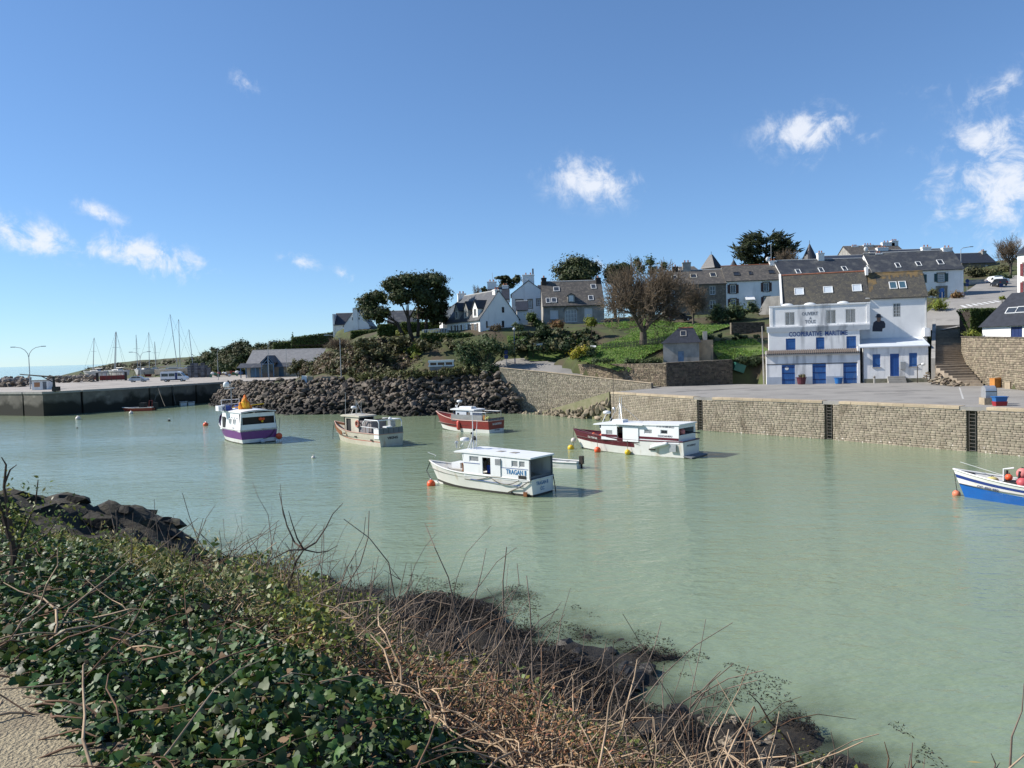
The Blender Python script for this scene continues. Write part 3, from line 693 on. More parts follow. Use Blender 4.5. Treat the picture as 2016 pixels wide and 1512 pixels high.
# ---- rocks: angular blocks shared by the banks
import bmesh
ROCK_ME={}
def rock_shape(k,flat=.5):
    r=random.Random(100+k);bm=bmesh.new()
    for i in range(15):
        v=Vector((r.gauss(0,1),r.gauss(0,1),r.gauss(0,1))).normalized()*r.uniform(.8,1.05);v.z*=flat;v.y*=.72
        bm.verts.new(v)
    h=bmesh.ops.convex_hull(bm,input=bm.verts)
    bmesh.ops.delete(bm,geom=[g for g in h['geom_interior']if isinstance(g,bmesh.types.BMVert)],context='VERTS')
    bm.verts.ensure_lookup_table();bm.verts.index_update()
    V=np.array([tuple(v.co)for v in bm.verts]);F=np.array([[v.index for v in f.verts]for f in bm.faces]);bm.free()
    return V,F
ROCKS=[rock_shape(k)for k in range(12)]
def rock_me(k,mtl):
    if(k,mtl.name)not in ROCK_ME:
        me=bpy.data.meshes.new('rock');me.from_pydata([tuple(v)for v in ROCKS[k][0]],[],[tuple(f)for f in ROCKS[k][1]]);me.materials.append(mtl);ROCK_ME[(k,mtl.name)]=me
    return ROCK_ME[(k,mtl.name)]
def rocks(root,items,mtl,parts=300,name='rock'):
    o=root.location
    items.sort(key=lambda t:-(t[1])/max(1,Vector(t[0]).length))
    for(p,s,rot,k)in items[:parts]:
        q=bpy.data.objects.new(name,rock_me(k,mtl));COL.objects.link(q);q.parent=root;q.location=Vector(p)-o;q.rotation_euler=rot;q.scale=(s,s*.9,s*.85)
    VV=[];FF=[];b=0
    for(p,s,rot,k)in items[parts:]:
        M=np.array(Matrix.Rotation(rot[2],3,'Z')@Matrix.Rotation(rot[1],3,'Y')@Matrix.Rotation(rot[0],3,'X'))
        v=(ROCKS[k][0]*np.array([s,s*.9,s*.85]))@M.T+np.array(tuple(Vector(p)-o));VV.append(v);FF.append(ROCKS[k][1]+b);b+=len(v)
    if VV:
        q=np_mesh('small_rocks',np.concatenate(VV),np.concatenate(FF),mtl,root);q['kind']='stuff'
def riprap_mat():
    M=mat('bank_rock',(.165,.132,.10),(.075,.064,.054),1.0,.85,.8,4,rand=.5,hue=.012)
    t=M.node_tree;B=t.nodes['Principled BSDF'];L=t.links.new;src=B.inputs['Base Color'].links[0].from_socket
    geo=t.nodes.new('ShaderNodeNewGeometry');sp=t.nodes.new('ShaderNodeSeparateXYZ');L(geo.outputs['Position'],sp.inputs[0])
    nz=t.nodes.new('ShaderNodeTexNoise');nz.inputs['Scale'].default_value=.25;L(geo.outputs['Position'],nz.inputs['Vector'])
    ma=t.nodes.new('ShaderNodeMath');ma.operation='MULTIPLY_ADD';ma.inputs[1].default_value=-2.4;L(nz.outputs['Fac'],ma.inputs[0]);L(sp.outputs[2],ma.inputs[2])
    zr=t.nodes.new('ShaderNodeMapRange');zr.inputs[1].default_value=.8;zr.inputs[2].default_value=.05;L(ma.outputs[0],zr.inputs[0])
    mx=t.nodes.new('ShaderNodeMix');mx.data_type='RGBA';mx.inputs[7].default_value=(.030,.026,.021,1);L(zr.outputs[0],mx.inputs['Factor']);L(src,mx.inputs[6]);L(mx.outputs[2],B.inputs['Base Color'])
    return M
bank_rock=riprap_mat()
rip=thing('rock_bank','bank of dark tumbled boulders between the left quay and the ramp wall','rock bank',(RIP_B[3][0],RIP_B[3][1],0))
rr=random.Random(12);items=[]
def rip_pt(t,f):
    n=len(RIP_B)-1;k=min(int(t*n),n-1);g=t*n-k
    b=Vector((*RIP_B[k],-.9)).lerp(Vector((*RIP_B[k+1],-.9)),g);a=RIP_T[k].lerp(RIP_T[k+1],g)
    return b.lerp(a,f)
mb=MB();ns,nf=40,6;base=[]
for i in range(ns+1):
    for j in range(nf+1):base.append(rip_pt(i/ns,j/nf)-rip.location-Vector((0,0,.35)))
mb.add(base,[(i*(nf+1)+j,(i+1)*(nf+1)+j,(i+1)*(nf+1)+j+1,i*(nf+1)+j+1)for i in range(ns)for j in range(nf)])
mb.build('rubble_core',bank_rock,rip)
for i in range(2300):
    t=rr.random();f=rr.random()**.9
    p=rip_pt(t,f)+Vector((rr.uniform(-.5,.5),rr.uniform(-.5,.5),rr.uniform(-.12,.3)))
    s=rr.choice([.32,.38,.42,.48,.55,.62,.75,.95])*rr.uniform(.85,1.15)
    if f<.3:s*=.9
    items.append((p,s,(rr.uniform(-.9,.9),rr.uniform(-.8,.8),rr.uniform(0,6.28)),rr.randrange(12)))
rocks(rip,items,bank_rock)
# rocks at the foot of the slip
sr=thing('slip_rocks','low dark rocks and ledges at the water below the slipway','rocks',(8.5,103.5,0));items=[]
cliff=mat('ledge_rock',(.30,.245,.17),(.16,.135,.095),.9,.9,.9,3,rand=.35)
for i in range(120):
    f=rr.random();p=Vector(SA[0]).lerp(Vector(SA[3]),f)if rr.random()<.8 else Vector(SA[3]).lerp(Vector((1.5,112.6,0)),rr.random())
    h=rr.random();q=Vector((p.x-1.0*(1-h)+.25,p.y-.6*(1-h)+.2,p.z*h*.85-.25));s=rr.uniform(.4,.9)*(1.0 if h>.4 else.8)
    items.append((q,s,(rr.uniform(-.5,.5),rr.uniform(-.5,.5)+1.0*(h>.4),rr.uniform(0,6.28)),rr.randrange(12)))
rocks(sr,items,cliff,parts=150)
# ---- left quay: concrete panels with dark joints, algae below
def algae_conc():
    M=mat('tidal_concrete',(.175,.158,.13),(.12,.11,.092),.6,.9,.4,9,rand=.1,grime=((.26,.235,.195),.5,(1,1,1),.58,.7))
    t=M.node_tree;B=t.nodes['Principled BSDF'];L=t.links.new;src=B.inputs['Base Color'].links[0].from_socket
    geo=t.nodes.new('ShaderNodeNewGeometry');sp=t.nodes.new('ShaderNodeSeparateXYZ');L(geo.outputs['Position'],sp.inputs[0])
    nz=t.nodes.new('ShaderNodeTexNoise');nz.inputs['Scale'].default_value=.35;nz.inputs['Detail'].default_value=6;L(geo.outputs['Position'],nz.inputs['Vector'])
    ma=t.nodes.new('ShaderNodeMath');ma.operation='MULTIPLY_ADD';ma.inputs[1].default_value=-5.0;L(nz.outputs['Fac'],ma.inputs[0]);L(sp.outputs[2],ma.inputs[2])
    zr=t.nodes.new('ShaderNodeMapRange');zr.inputs[1].default_value=.4;zr.inputs[2].default_value=-.6;L(ma.outputs[0],zr.inputs[0])
    mx=t.nodes.new('ShaderNodeMix');mx.data_type='RGBA';mx.inputs[7].default_value=(.028,.027,.020,1);L(zr.outputs[0],mx.inputs['Factor']);L(src,mx.inputs[6]);L(mx.outputs[2],B.inputs['Base Color'])
    return M
conc=algae_conc()
lq=thing('harbour_wall','dark stained concrete harbour wall under the boat yard','wall',(-84,137.5,0))
cuts_px=[-60,47,92];
def panels(a,b,us):
    a,b=Vector((*a,0)),Vector((*b,0));L=(b-a).length;ex=(b-a)/L;nin=Vector((-ex.y,ex.x,0));an=math.atan2(ex.y,ex.x)
    us=[0]+[u for u in us if 0<u<L]+[L]
    for k,(p,q)in enumerate(zip(us[:-1],us[1:])):
        g0=.22 if k>0 else 0;g1=.22 if k<len(us)-2 else 0
        mb=MB();mb.box(p+g0,q-g1,0,2.2,-1.5,ZL-.32);o=mb.build('wall_panel',conc,lq,loc=a-lq.location);o.rotation_euler=(0,0,an)
        mb=MB();mb.box(p+g0-.05,q-g1+.05,-.12,.9,ZL-.32,ZL+.06);o=mb.build('kerb',concrete,lq,loc=a-lq.location);o.rotation_euler=(0,0,an)
    mb=MB();mb.box(0,L,.55,2.4,-1.5,ZL-.34);o=mb.build('core',mat('joint_shadow',(.03,.028,.025),rough=.95),lq,loc=a-lq.location);o.rotation_euler=(0,0,an)
panels(LEDGE[0],LEDGE[1],[12,24]);panels(LEDGE[1],LEDGE[2],[hit_line(47,LEDGE)-hit_line(0.1,LEDGE)+0.0])
panels(LEDGE[2],LEDGE[3],[6.5]);panels(LEDGE[3],LEDGE[4],[6,11.5,17.5])
slab('breakwater_fill',[(-84.5,139.5),(-76,149.5),(-65,173),(-70,175),(-95,150)],ZL-.02,1.2,concrete)
# ================================================================== BUILDINGS
def zm(ox,oy,k):return lambda X,Y:(ox+X/k,oy+Y/k)
z1,z2,z3,z4,z5,z6=zm(0,590,4.582),zm(400,560,4.032),zm(860,480,5.4),zm(1160,440,4.725),zm(1480,440,4.447),zm(1760,440,3.98)
def grid_wall(mb,u0,u1,z0,z1_,holes,v=0.,dep=.16,P=None):
    P=P or(lambda a,b,z:(a,b,z))
    us=sorted({u0,u1}|{min(max(h[i],u0),u1)for h in holes for i in(0,2)});zs=sorted({z0,z1_}|{min(max(h[i],z0),z1_)for h in holes for i in(1,3)})
    for a,b in zip(us[:-1],us[1:]):
        for c,d in zip(zs[:-1],zs[1:]):
            m_,n_=(a+b)/2,(c+d)/2
            if any(h[0]<m_<h[2]and h[1]<n_<h[3]for h in holes):continue
            mb.add([P(a,v,c),P(b,v,c),P(b,v,d),P(a,v,d)],[(0,1,2,3)])
    for(a,c,b,d)in holes:
        w=v+dep+.03
        for q in([(a,v,c),(b,v,c),(b,w,c),(a,w,c)],[(a,v,d),(b,v,d),(b,w,d),(a,w,d)],[(a,v,c),(a,v,d),(a,w,d),(a,w,c)],[(b,v,c),(b,v,d),(b,w,d),(b,w,c)]):
            mb.add([P(*p)for p in q],[(0,1,2,3)])
def mbox(mb,P,a0,a1,b0,b1,c0,c1):
    q=[P(a0,b0,c0),P(a1,b1,c1)]
    lo=[min(q[0][i],q[1][i])for i in range(3)];hi=[max(q[0][i],q[1][i])for i in range(3)]
    mb.box(lo[0],hi[0],lo[1],hi[1],lo[2],hi[2])
FRONT=lambda a,b,z:(a,b,z)
def window(root,h,v=0.,dep=.16,fm=None,gm=None,nx=2,nz=1,fw=.07,sill=None,sh=None,sur=None,name='window',P=FRONT,bars=0,proud=False,shw=None):
    fm=fm or frame_w;gm=gm or glass;u0,zz0,u1,zz1=h;mb=MB()
    f0,f1=(v-.05,v-.003)if proud else(v+dep*.55,v+dep)
    for(a,b,c,d)in((u0,u0+fw,zz0,zz1),(u1-fw,u1,zz0,zz1),(u0+fw,u1-fw,zz0,zz0+fw),(u0+fw,u1-fw,zz1-fw,zz1)):mbox(mb,P,a,b,f0,f1,c,d)
    for i in range(1,nx):c=u0+(u1-u0)*i/nx;mbox(mb,P,c-fw*.35,c+fw*.35,f0+.006,f1-.004,zz0+fw,zz1-fw)
    for i in range(1,nz):c=zz0+(zz1-zz0)*i/nz;mbox(mb,P,u0+fw,u1-fw,f0+.009,f1-.007,c-fw*.25,c+fw*.25)
    for i in range(bars):c=u0+(u1-u0)*(i+.5)/bars;mbox(mb,P,c-.02,c+.02,v+.01,v+.05,zz0,zz1)
    w=mb.build(name,fm,root)
    mb=MB();g=(f0+f1)/2+.012;mbox(mb,P,u0+fw*.5,u1-fw*.5,g,g+.01,zz0+fw*.5,zz1-fw*.5);mb.build('pane',gm,w)
    if sill is not None:mb=MB();mbox(mb,P,u0-.08,u1+.08,v-.10,v+.02,zz0-.12,zz0-.002);mb.build('sill',sill,w)
    if sh is not None:
        k=shw or(u1-u0)*.52
        for a,b in((u0-k,u0-.03),(u1+.03,u1+k)):
            mb=MB();mbox(mb,P,a,b,v-.075,v-.035,zz0-.02,zz1+.02)
            for t in(.18,.5,.82):z=zz0+(zz1-zz0)*t;mbox(mb,P,a+.02,b-.02,v-.1,v-.076,z-.05,z+.05)
            mb.build('shutter',sh,w)
    if sur is not None:
        s_=.2
        for(a,b,c,d)in((u0-s_,u0-.004,zz0,zz1),(u1+.004,u1+s_,zz0,zz1),(u0-s_*1.2,u1+s_*1.2,zz1+.004,zz1+s_*1.2),(u0-s_*1.1,u1+s_*1.1,zz0-s_*.8,zz0-.004)):
            mb=MB();mbox(mb,P,a,b,v-.03,v+.02,c,d);mb.build('surround_block',sur,w)
    return w
def leaf_door(root,h,v,dep,mtl,planks=4,name='door',handle=True):
    u0,zz0,u1,zz1=h;mb=MB();n=planks;w=(u1-u0)/n
    mb.box(u0,u1,v+dep*.75,v+dep,zz0,zz1)
    d=mb.build(name,mtl,root)
    for i in range(n):MB().box(u0+i*w+.012,u0+(i+1)*w-.012,v+dep*.5,v+dep*.745,zz0+.01,zz1-.01).build('plank',mtl,d)
    if handle:MB().box(u1-.16,u1-.1,v+dep*.3,v+dep*.495,zz0+1.0,zz0+1.14).build('handle',metal_dk,d)
    return d
def chimney(root,c,sx,sy,z0,z1_,mtl,pots=2,name='chimney',cap=None):
    mb=MB();mb.box(c[0]-sx/2,c[0]+sx/2,c[1]-sy/2,c[1]+sy/2,z0,z1_)
    mb.box(c[0]-sx/2-.08,c[0]+sx/2+.08,c[1]-sy/2-.08,c[1]+sy/2+.08,z1_-.22,z1_-.06)
    o=mb.build(name,mtl,root)
    for i in range(pots):
        t=(i+.5)/pots-.5
        x,y=(c[0]+t*sx*.8,c[1])if sx>sy else(c[0],c[1]+t*sy*.8)
        MB().lathe([(.14,0),(.12,.35),(.15,.36),(.15,.42)],8,(x,y,z1_)).build('pot',terracotta,o)
    return o
class House:
    def __init__(s,name,label,cat,p0,p1,dep,h,rh,wall,roof,ridge='u',holes=(),side_holes=None,ov=.25,ovg=.12,group=None,zb=None,th=.14,ridge_m=None,found=1.5):
        p0,p1=Vector(p0),Vector(p1);z=zb if zb is not None else min(p0.z,p1.z)
        s.ang=math.atan2(p1.y-p0.y,p1.x-p0.x);s.w=math.hypot(p1.x-p0.x,p1.y-p0.y);s.d=dep
        s.fr=Fr((p0.x,p0.y,z),s.ang);s.root=thing(name,label,cat,s.fr.o,s.ang,group)
        s.h=h if h<40 else None;s.rh=rh;s.ov=ov;s.ovg=ovg;s.wall,s.roofm=wall,roof;s.ridge=ridge;s.th=th;s.found=found;s.ridge_m=ridge_m
    def hole(s,X0,Y0,X1,Y1,z=None,v=0.):
        f=z or(lambda a,b:(a,b));a=s.fr.uz(*f(X0,Y0),v);b=s.fr.uz(*f(X1,Y1),v)
        return(min(a[0],b[0]),min(a[1],b[1]),max(a[0],b[0]),max(a[1],b[1]))
    def shell(s,holes=(),extra=0):
        w,d,h,rh=s.w,s.d,s.h,s.rh;mb=MB();f=-s.found
        if s.ridge=='u':
            grid_wall(mb,0,w,f,h,list(holes))
            mb.add([(0,d,f),(w,d,f),(w,d,h),(0,d,h)],[(3,2,1,0)])
            for u in(0,w):mb.add([(u,0,f),(u,d,f),(u,d,h),(u,d/2,h+rh),(u,0,h)],[(0,1,2,3,4)])
        else:
            grid_wall(mb,0,w,f,h,list(holes));mb.add([(0,0,h),(w,0,h),(w/2,0,h+rh)],[(0,1,2)])
            mb.add([(0,d,f),(w,d,f),(w,d,h),(w/2,d,h+rh),(0,d,h)],[(0,1,2,3,4)])
            for u in(0,w):mb.add([(u,0,f),(u,d,f),(u,d,h),(u,0,h)],[(0,1,2,3)])
        s.wo=mb.build('wall',s.wall,s.root)
        th=s.th;mb=MB();S_=d if s.ridge=='u' else w;Lr=w if s.ridge=='u' else d;k=rh/(S_/2);ov=s.ov;g=s.ovg;t0=.012
        for sg in(0,1):
            e0=-ov if sg==0 else S_+ov;ze=h-k*ov+t0;mid=S_/2
            poly=[(e0,ze),(mid,h+rh+t0),(mid,h+rh+th+t0),(e0,ze+th)]
            if s.ridge=='u':mb.prism(poly,-g,Lr+g,'x')
            else:mb.prism(poly,-g,Lr+g,'y')
        s.ro=mb.build('roof',s.roofm,s.root)
        mb=MB()
        if s.ridge=='u':mb.tube([(-g,S_/2,h+rh+th),(Lr+g,S_/2,h+rh+th)],.11,6)
        else:mb.tube([(S_/2,-g,h+rh+th),(S_/2,Lr+g,h+rh+th)],.11,6)
        mb.build('ridge_tiles',s.ridge_m or lead,s.ro)
        s.rp0=(0,0,h+th+t0);s.rn=(0,-k,1)
        return s
    def rz(s,v):return s.h+s.rh*min(v,s.d-v)/(s.d/2)+s.th
    def velux(s,X0,Y0,X1,Y1,z=None,gm=None,fm=None,open_=False):
        f=z or(lambda a,b:(a,b));a=s.fr.pl(*f(X0,Y0),s.rp0,s.rn);b=s.fr.pl(*f(X1,Y1),s.rp0,s.rn)
        c=(a+b)/2;wd=abs(b.x-a.x);n=Vector(s.rn).normalized();t=Vector((0,n.z,-n.y));ln=abs((b-a).dot(t))
        rot=Matrix(((1,0,0),(0,t.y,n.y),(0,t.z,n.z)))
        mb=MB();fw=.09
        for(x,y,sx,sy)in((-wd/2+fw/2,0,fw,ln),(wd/2-fw/2,0,fw,ln),(0,-ln/2+fw/2,wd-2*fw,fw),(0,ln/2-fw/2,wd-2*fw,fw)):
            mb.obox(c+rot@Vector((x,y,.06)),(sx,sy,.12),rot)
        o=mb.build('skylight',fm or frame_w,s.root)
        mb=MB();mb.obox(c+rot@Vector((0,0,.05)),(wd-fw,ln-fw,.02),rot);mb.build('pane',gm or glass_sky,o)
        return o
    def dormer(s,X0,Y0,X1,Y1,z=None,roofm=None,wallm=None,gm=None,arch=False,pitch=1.0):
        f=z or(lambda a,b:(a,b));a=s.fr.uz(*f(X0,Y1),-.02);b=s.fr.uz(*f(X1,Y0),-.02)
        return s.dormer_at(a[0],b[0],a[1],b[1],roofm,wallm,gm,arch,pitch)
    def dormer_at(s,u0,u1,zb,zt,roofm=None,wallm=None,gm=None,arch=False,pitch=1.0,v=.1):
        k=s.rh/(s.d/2);hr=(u1-u0)/2*pitch;vb=lambda z:(z-s.h)/k
        mb=MB();zt=min(zt,s.h+s.rh-hr*.2)
        vw=v;d_end=vb(zt)+.1
        mb.prism([(u0,zb),(u1,zb),(u1,zt),((u0+u1)/2,zt+hr),(u0,zt)],vw,max(d_end,vw+.5),'y')
        o=mb.build('dormer',wallm or s.wall,s.root)
        mb=MB();mid=(u0+u1)/2;ve=vb(zt+hr)
        for sg in(-1,1):
            e=mid+sg*((u1-u0)/2+.14);ze=zt-.14*pitch
            mb.hexa([(e,vw-.15,ze),(mid,vw-.15,zt+hr+.01),(mid,max(ve,vw+.6),zt+hr+.01),(e,max(vb(ze),vw+.5),ze),(e,vw-.15,ze+.1),(mid,vw-.15,zt+hr+.12),(mid,max(ve,vw+.6),zt+hr+.12),(e,max(vb(ze),vw+.5),ze+.1)])
        mb.build('dormer_roof',roofm or s.roofm,o)
        ww=(u1-u0)*.62
        mb=MB();mb.box(mid-ww/2,mid+ww/2,vw-.05,vw-.003,zb+.15,zt-.02);q=mb.build('dormer_window',frame_w,o)
        return o
def gable_win(h,X0,Y0,X1,Y1,z,**k):return window(h.root,h.hole(X0,Y0,X1,Y1,z),0,proud=True,**k)
# ---------------------------------------------------------------- the cooperative
C=House('cooperative_building','white maritime cooperative with blue doors on the quay','building',(34.9,105.2,ZR),(54.1,99.5,ZR),12,1,1,white_old,slate_moss)
cr,cf=C.root,C.fr
def cz(X,Y,v=0.):return cf.uz(*z5(X,Y),v)
def chole(X0,Y0,X1,Y1,v):a,b=cz(X0,Y0,v),cz(X1,Y1,v);return(min(a[0],b[0]),min(a[1],b[1]),max(a[0],b[0]),max(a[1],b[1]))
def block(root,name,mtl,u0,u1,v0,v1,zz0,zz1,holes=(),dep=.16,top=True):
    mb=MB();grid_wall(mb,u0,u1,zz0,zz1,list(holes),v0,dep)
    mb.add([(u0,v0,zz0),(u0,v1,zz0),(u0,v1,zz1),(u0,v0,zz1)],[(0,1,2,3)]);mb.add([(u1,v0,zz0),(u1,v1,zz0),(u1,v1,zz1),(u1,v0,zz1)],[(3,2,1,0)])
    mb.add([(u0,v1,zz0),(u1,v1,zz0),(u1,v1,zz1),(u0,v1,zz1)],[(3,2,1,0)])
    if top:mb.add([(u0,v0,zz1),(u1,v0,zz1),(u1,v1,zz1),(u0,v1,zz1)],[(0,1,2,3)])
    return mb.build(name,mtl,root)
VM,VR_,VA=1.1,4.2,.1
ug0,ug1=cz(130,1300)[0],cz(945,1300)[0];zg=cz(500,1152)[1]
ground_holes=[chole(262,1238,380,1399,0),chole(530,1228,652,1396,0),chole(800,1222,922,1394,0)]
ground_holes=[(a,0.0,b,d)for a,_,b,d in ground_holes]
block(cr,'ground_floor_wall',white_old,ug0,ug1,0,3,-.4,zg,ground_holes,.14)
for k,h in enumerate(ground_holes):
    d=leaf_door(cr,h,0,.14,blue_paint,6,'double_door',handle=False)
    m_=(h[0]+h[2])/2
    for hh in(.6,1.5,2.3):MB().box(h[0]+.03,h[2]-.03,.045,.068,hh-.05,hh+.05).build('hinge',blue_dk,d)
    if k==0:mb=MB();mb.tube([(h[0]+.65,.05,2.15),(h[0]+.65,.062,2.15)],.24,16);mb.build('round_sign',frame_w,d)
MB().box(ug0,ug1,-.03,-.003,ground_holes[0][3]+.04,ground_holes[0][3]+.13).build('door_rail',metal_dk,cr)
g2=cz(500,1340)[1]
us=[ug0]+[q for h in ground_holes for q in(h[0],h[2])]+[ug1]
for k in range(0,8,2):
    MB().box(us[k],us[k+1],-.025,-.003,0,g2).build('plinth',mat('grey_blue_plinth',(.42,.46,.52),(.34,.38,.44),1,.9),cr)
# tiled ledge over the ground floor
um0,um1=cz(150,1000,VM)[0],cz(945,1000,VM)[0];zt0=cz(500,1108,VM)[1]
mb=MB();mb.prism([(-.3,zg),(VM+.1,zg),(VM+.1,zt0),(-.3,zg+.22)],ug0-.15,ug1+.0,'x');lg=mb.build('ledge',concrete,cr)
n=int((ug1-ug0)/.26)
tile_me=None
for i in range(n):
    a=Vector((ug0+.13+i*.26,-.34,zg+.25));b=Vector((a.x,VM,zt0+.05))
    if tile_me is None:
        q=MB().tube([(0,0,0),b-a],[.10,.085],6).build('tile',mat('old_tiles',(.20,.16,.13),(.13,.11,.095),3,.9),lg,loc=a);tile_me=q.data
    else:q=bpy.data.objects.new('tile',tile_me);COL.objects.link(q);q.parent=lg;q.location=a
# first floor, shutters, lettering
zc0,zc1=cz(500,945,VM)[1],cz(500,893,VM)[1]
mid_holes=[chole(298,1008,384,1114,VM),chole(562,998,637,1106,VM),chole(828,987,915,1100,VM)]
mid_holes=[(a,max(b,zt0+.06),c,d)for a,b,c,d in mid_holes]
block(cr,'first_floor_wall',white_old,um0,um1,VM,4,zg-.1,zc0+.05,mid_holes,.12)
for h in mid_holes:
    d=leaf_door(cr,h,VM,.12,blue_paint,4,'closed_shutter',handle=False)
    for t in(.2,.8):MB().box(h[0]+.04,h[2]-.04,VM+.03,VM+.058,h[1]+(h[3]-h[1])*t-.05,h[1]+(h[3]-h[1])*t+.05).build('batten',blue_paint,d)
letter_b=mat('blue_lettering',(.035,.075,.24),(.05,.10,.27),3,.7)
a,b=cz(325,975,VM),cz(838,955,VM)
text(cr,'COOPERATIVE  MARITIME',letter_b,.86,basis(((a[0]+b[0])/2,VM-.012,(a[1]+b[1])/2+.0),(1,0,0),(0,0,1)),width=b[0]-a[0],bold=.02)
mb=MB();prof=[(VM-.32,zc1),(VM-.32,zc1-.18),(VM-.12,zc0),(VM+.05,zc0),(VM+.05,zc1)]
mb.prism(prof,um0-.25,cz(1025,900,VM)[0]+.1,'x');mb.build('cornice',white_old,cr)
# second floor behind the parapet
u20,u21=cz(163,850,VM)[0],cz(1030,850,VM)[0];z2t=cz(600,716,VM)[1]
up_holes=[chole(290,778,376,888,VM),chole(648,758,737,874,VM),chole(820,750,908,866,VM)]
block(cr,'second_floor_wall',white_old,u20,u21,VM,4.3,zc1-.05,z2t,up_holes,.2)
MB().box(u20-.12,u21+.12,VM-.1,VM+.25,z2t-.02,z2t+.16).build('parapet_cap',white_old,cr)
MB().box(u21-.35,u21+.06,VM-.07,VM+.2,zc1,z2t-.02).build('pilaster',white_old,cr)
MB().box(u20-.06,u20+.3,VM-.07,VM+.2,zc1,z2t-.02).build('pilaster',white_old,cr)
for h in up_holes:window(cr,h,VM,.2,frame_w,glass,2,1,.08,bars=8)
for X in(315,512,803):
    u=cz(X,720,VM)[0];mb=MB();mb.sph((u,VM+.5,z2t+.05),(.85,.55,.42),16,8);mb.build('dome_skylight',frame_w,cr,smooth=True)
a,b=cz(437,792,VM),cz(582,792,VM);dk=mat('grey_lettering',(.10,.12,.15),(.30,.31,.33),6,.8)
for(w_,X0,X1,Y,s_)in(('OUVERT',437,580,793,.62),('A',503,524,829,.45),('TOUS',466,560,863,.62)):
    a,b=cz(X0,Y,VM),cz(X1,Y,VM)
    text(cr,w_,dk,s_,basis(((a[0]+b[0])/2,VM-.012,a[1]),(1,0,0),(0,0,1)),width=b[0]-a[0],bold=.02)
# pitched roofs above: left block and right block
def pitched(u0,u1,v0,depth,z0,rh,mtl,name,k=.15,ridge_m=None):
    mb=MB()
    for sg in(0,1):
        e0=v0-.25 if sg==0 else v0+depth+.25;kk=rh/(depth/2);ze=z0-.25*kk
        mb.prism([(e0,ze),(v0+depth/2,z0+rh),(v0+depth/2,z0+rh+k),(e0,ze+k)],u0,u1,'x')
    o=mb.build(name,mtl,cr);mb=MB()
    mb.tube([(u0,v0+depth/2,z0+rh+k),(u1,v0+depth/2,z0+rh+k)],.12,6);mb.build('ridge_tiles',ridge_m or terracotta,o)
    return o
VE=4.2;dl=6.4
zle=cz(650,682,VE)[1];zlr=cz(680,443,VE+dl/2)[1];ul0,ul1=cz(275,600,VE)[0],cz(1030,600,VE)[0]
block(cr,'attic_wall',white_old,ul0,ul1,VE,VE+dl,3,zle)
mb=MB();mb.prism([(VE,zle),(VE+dl,zle),(VE+dl/2,zlr)],ul0+.02,ul0+.3,'x');mb.build('gable',white_old,cr)
pitched(ul0-.1,ul1,VE,dl,zle,zlr-zle,slate_moss,'main_roof')
mb=MB()
mb.prism([(VE-.4,zle-.3),(VE+dl/2,zlr+.12),(VE+dl/2,zlr+.38),(VE-.4,zle)],ul0-.4,ul0-.11,'x');mb.build('gable_coping',white,cr)
kl=(zlr-zle)/(dl/2)
C.rp0=(0,VE,zle+.15);C.rn=(0,-kl,1)
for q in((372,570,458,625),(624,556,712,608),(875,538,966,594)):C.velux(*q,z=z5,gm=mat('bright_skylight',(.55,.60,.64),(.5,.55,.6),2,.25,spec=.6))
zre=cz(1280,640,VR_)[1];zrr=cz(1270,436,VR_+dl/2)[1];ur0,ur1=cz(1038,800,VR_)[0],cz(1533,800,VR_)[0]
rh_=[chole(1236,700,1304,817,VR_)]
rw=block(cr,'wing_wall',white,ur0-.6,ur1,VR_,VR_+dl,-.3,zre,rh_,.18)
mb=MB();mb.prism([(VR_,zre),(VR_+dl,zre),(VR_+dl/2,zrr)],ur1-.3,ur1-.02,'x');mb.build('gable',white,cr)
window(cr,rh_[0],VR_,.18,frame_w,glass,2,4,.07,bars=5)
pitched(ul1+.02,ur1+.15,VR_,dl,zre,zrr-zre,slate_moss,'wing_roof',ridge_m=lichen)
kr=(zrr-zre)/(dl/2)
mb=MB();t0,t1=.78,1.0  # lichen along the ridge of the right roof
for i in range(26):
    a=ul1+.1+(ur1-ul1)*i/26;b=a+(ur1-ul1)/26;w_=rr.uniform(.12,.30)+(.5 if i<4 else 0)*(1-i/5)
    mb.hexa([(a,VR_+dl/2*(1-w_),zre+(zrr-zre)*(1-w_)+.155),(b,VR_+dl/2*(1-w_),zre+(zrr-zre)*(1-w_)+.155),(b,VR_+dl/2-.05,zrr+.12),(a,VR_+dl/2-.05,zrr+.12),
             (a,VR_+dl/2*(1-w_),zre+(zrr-zre)*(1-w_)+.175),(b,VR_+dl/2*(1-w_),zre+(zrr-zre)*(1-w_)+.175),(b,VR_+dl/2-.05,zrr+.16),(a,VR_+dl/2-.05,zrr+.16)])
mb.build('lichen_patch',lichen,cr)
C.rp0=(0,VR_,zre+.15);C.rn=(0,-kr,1)
for q in((1197,515,1277,573),(1280,511,1358,569)):C.velux(*q,z=z5,gm=mat('blue_skylight',(.06,.12,.16),(.05,.10,.13),2,.08,spec=.9))
MB().box(ul1-.12,ul1+.2,VR_+dl/2-1,VR_+dl/2+.4,zlr-.5,zlr+.65).build('chimney',white_old,cr)
MB().tube([(ur1-.1,VR_-.1,zre-.1),(ur1-.05,VR_-.1,4.3)],.06,6).build('downpipe',lead,cr)
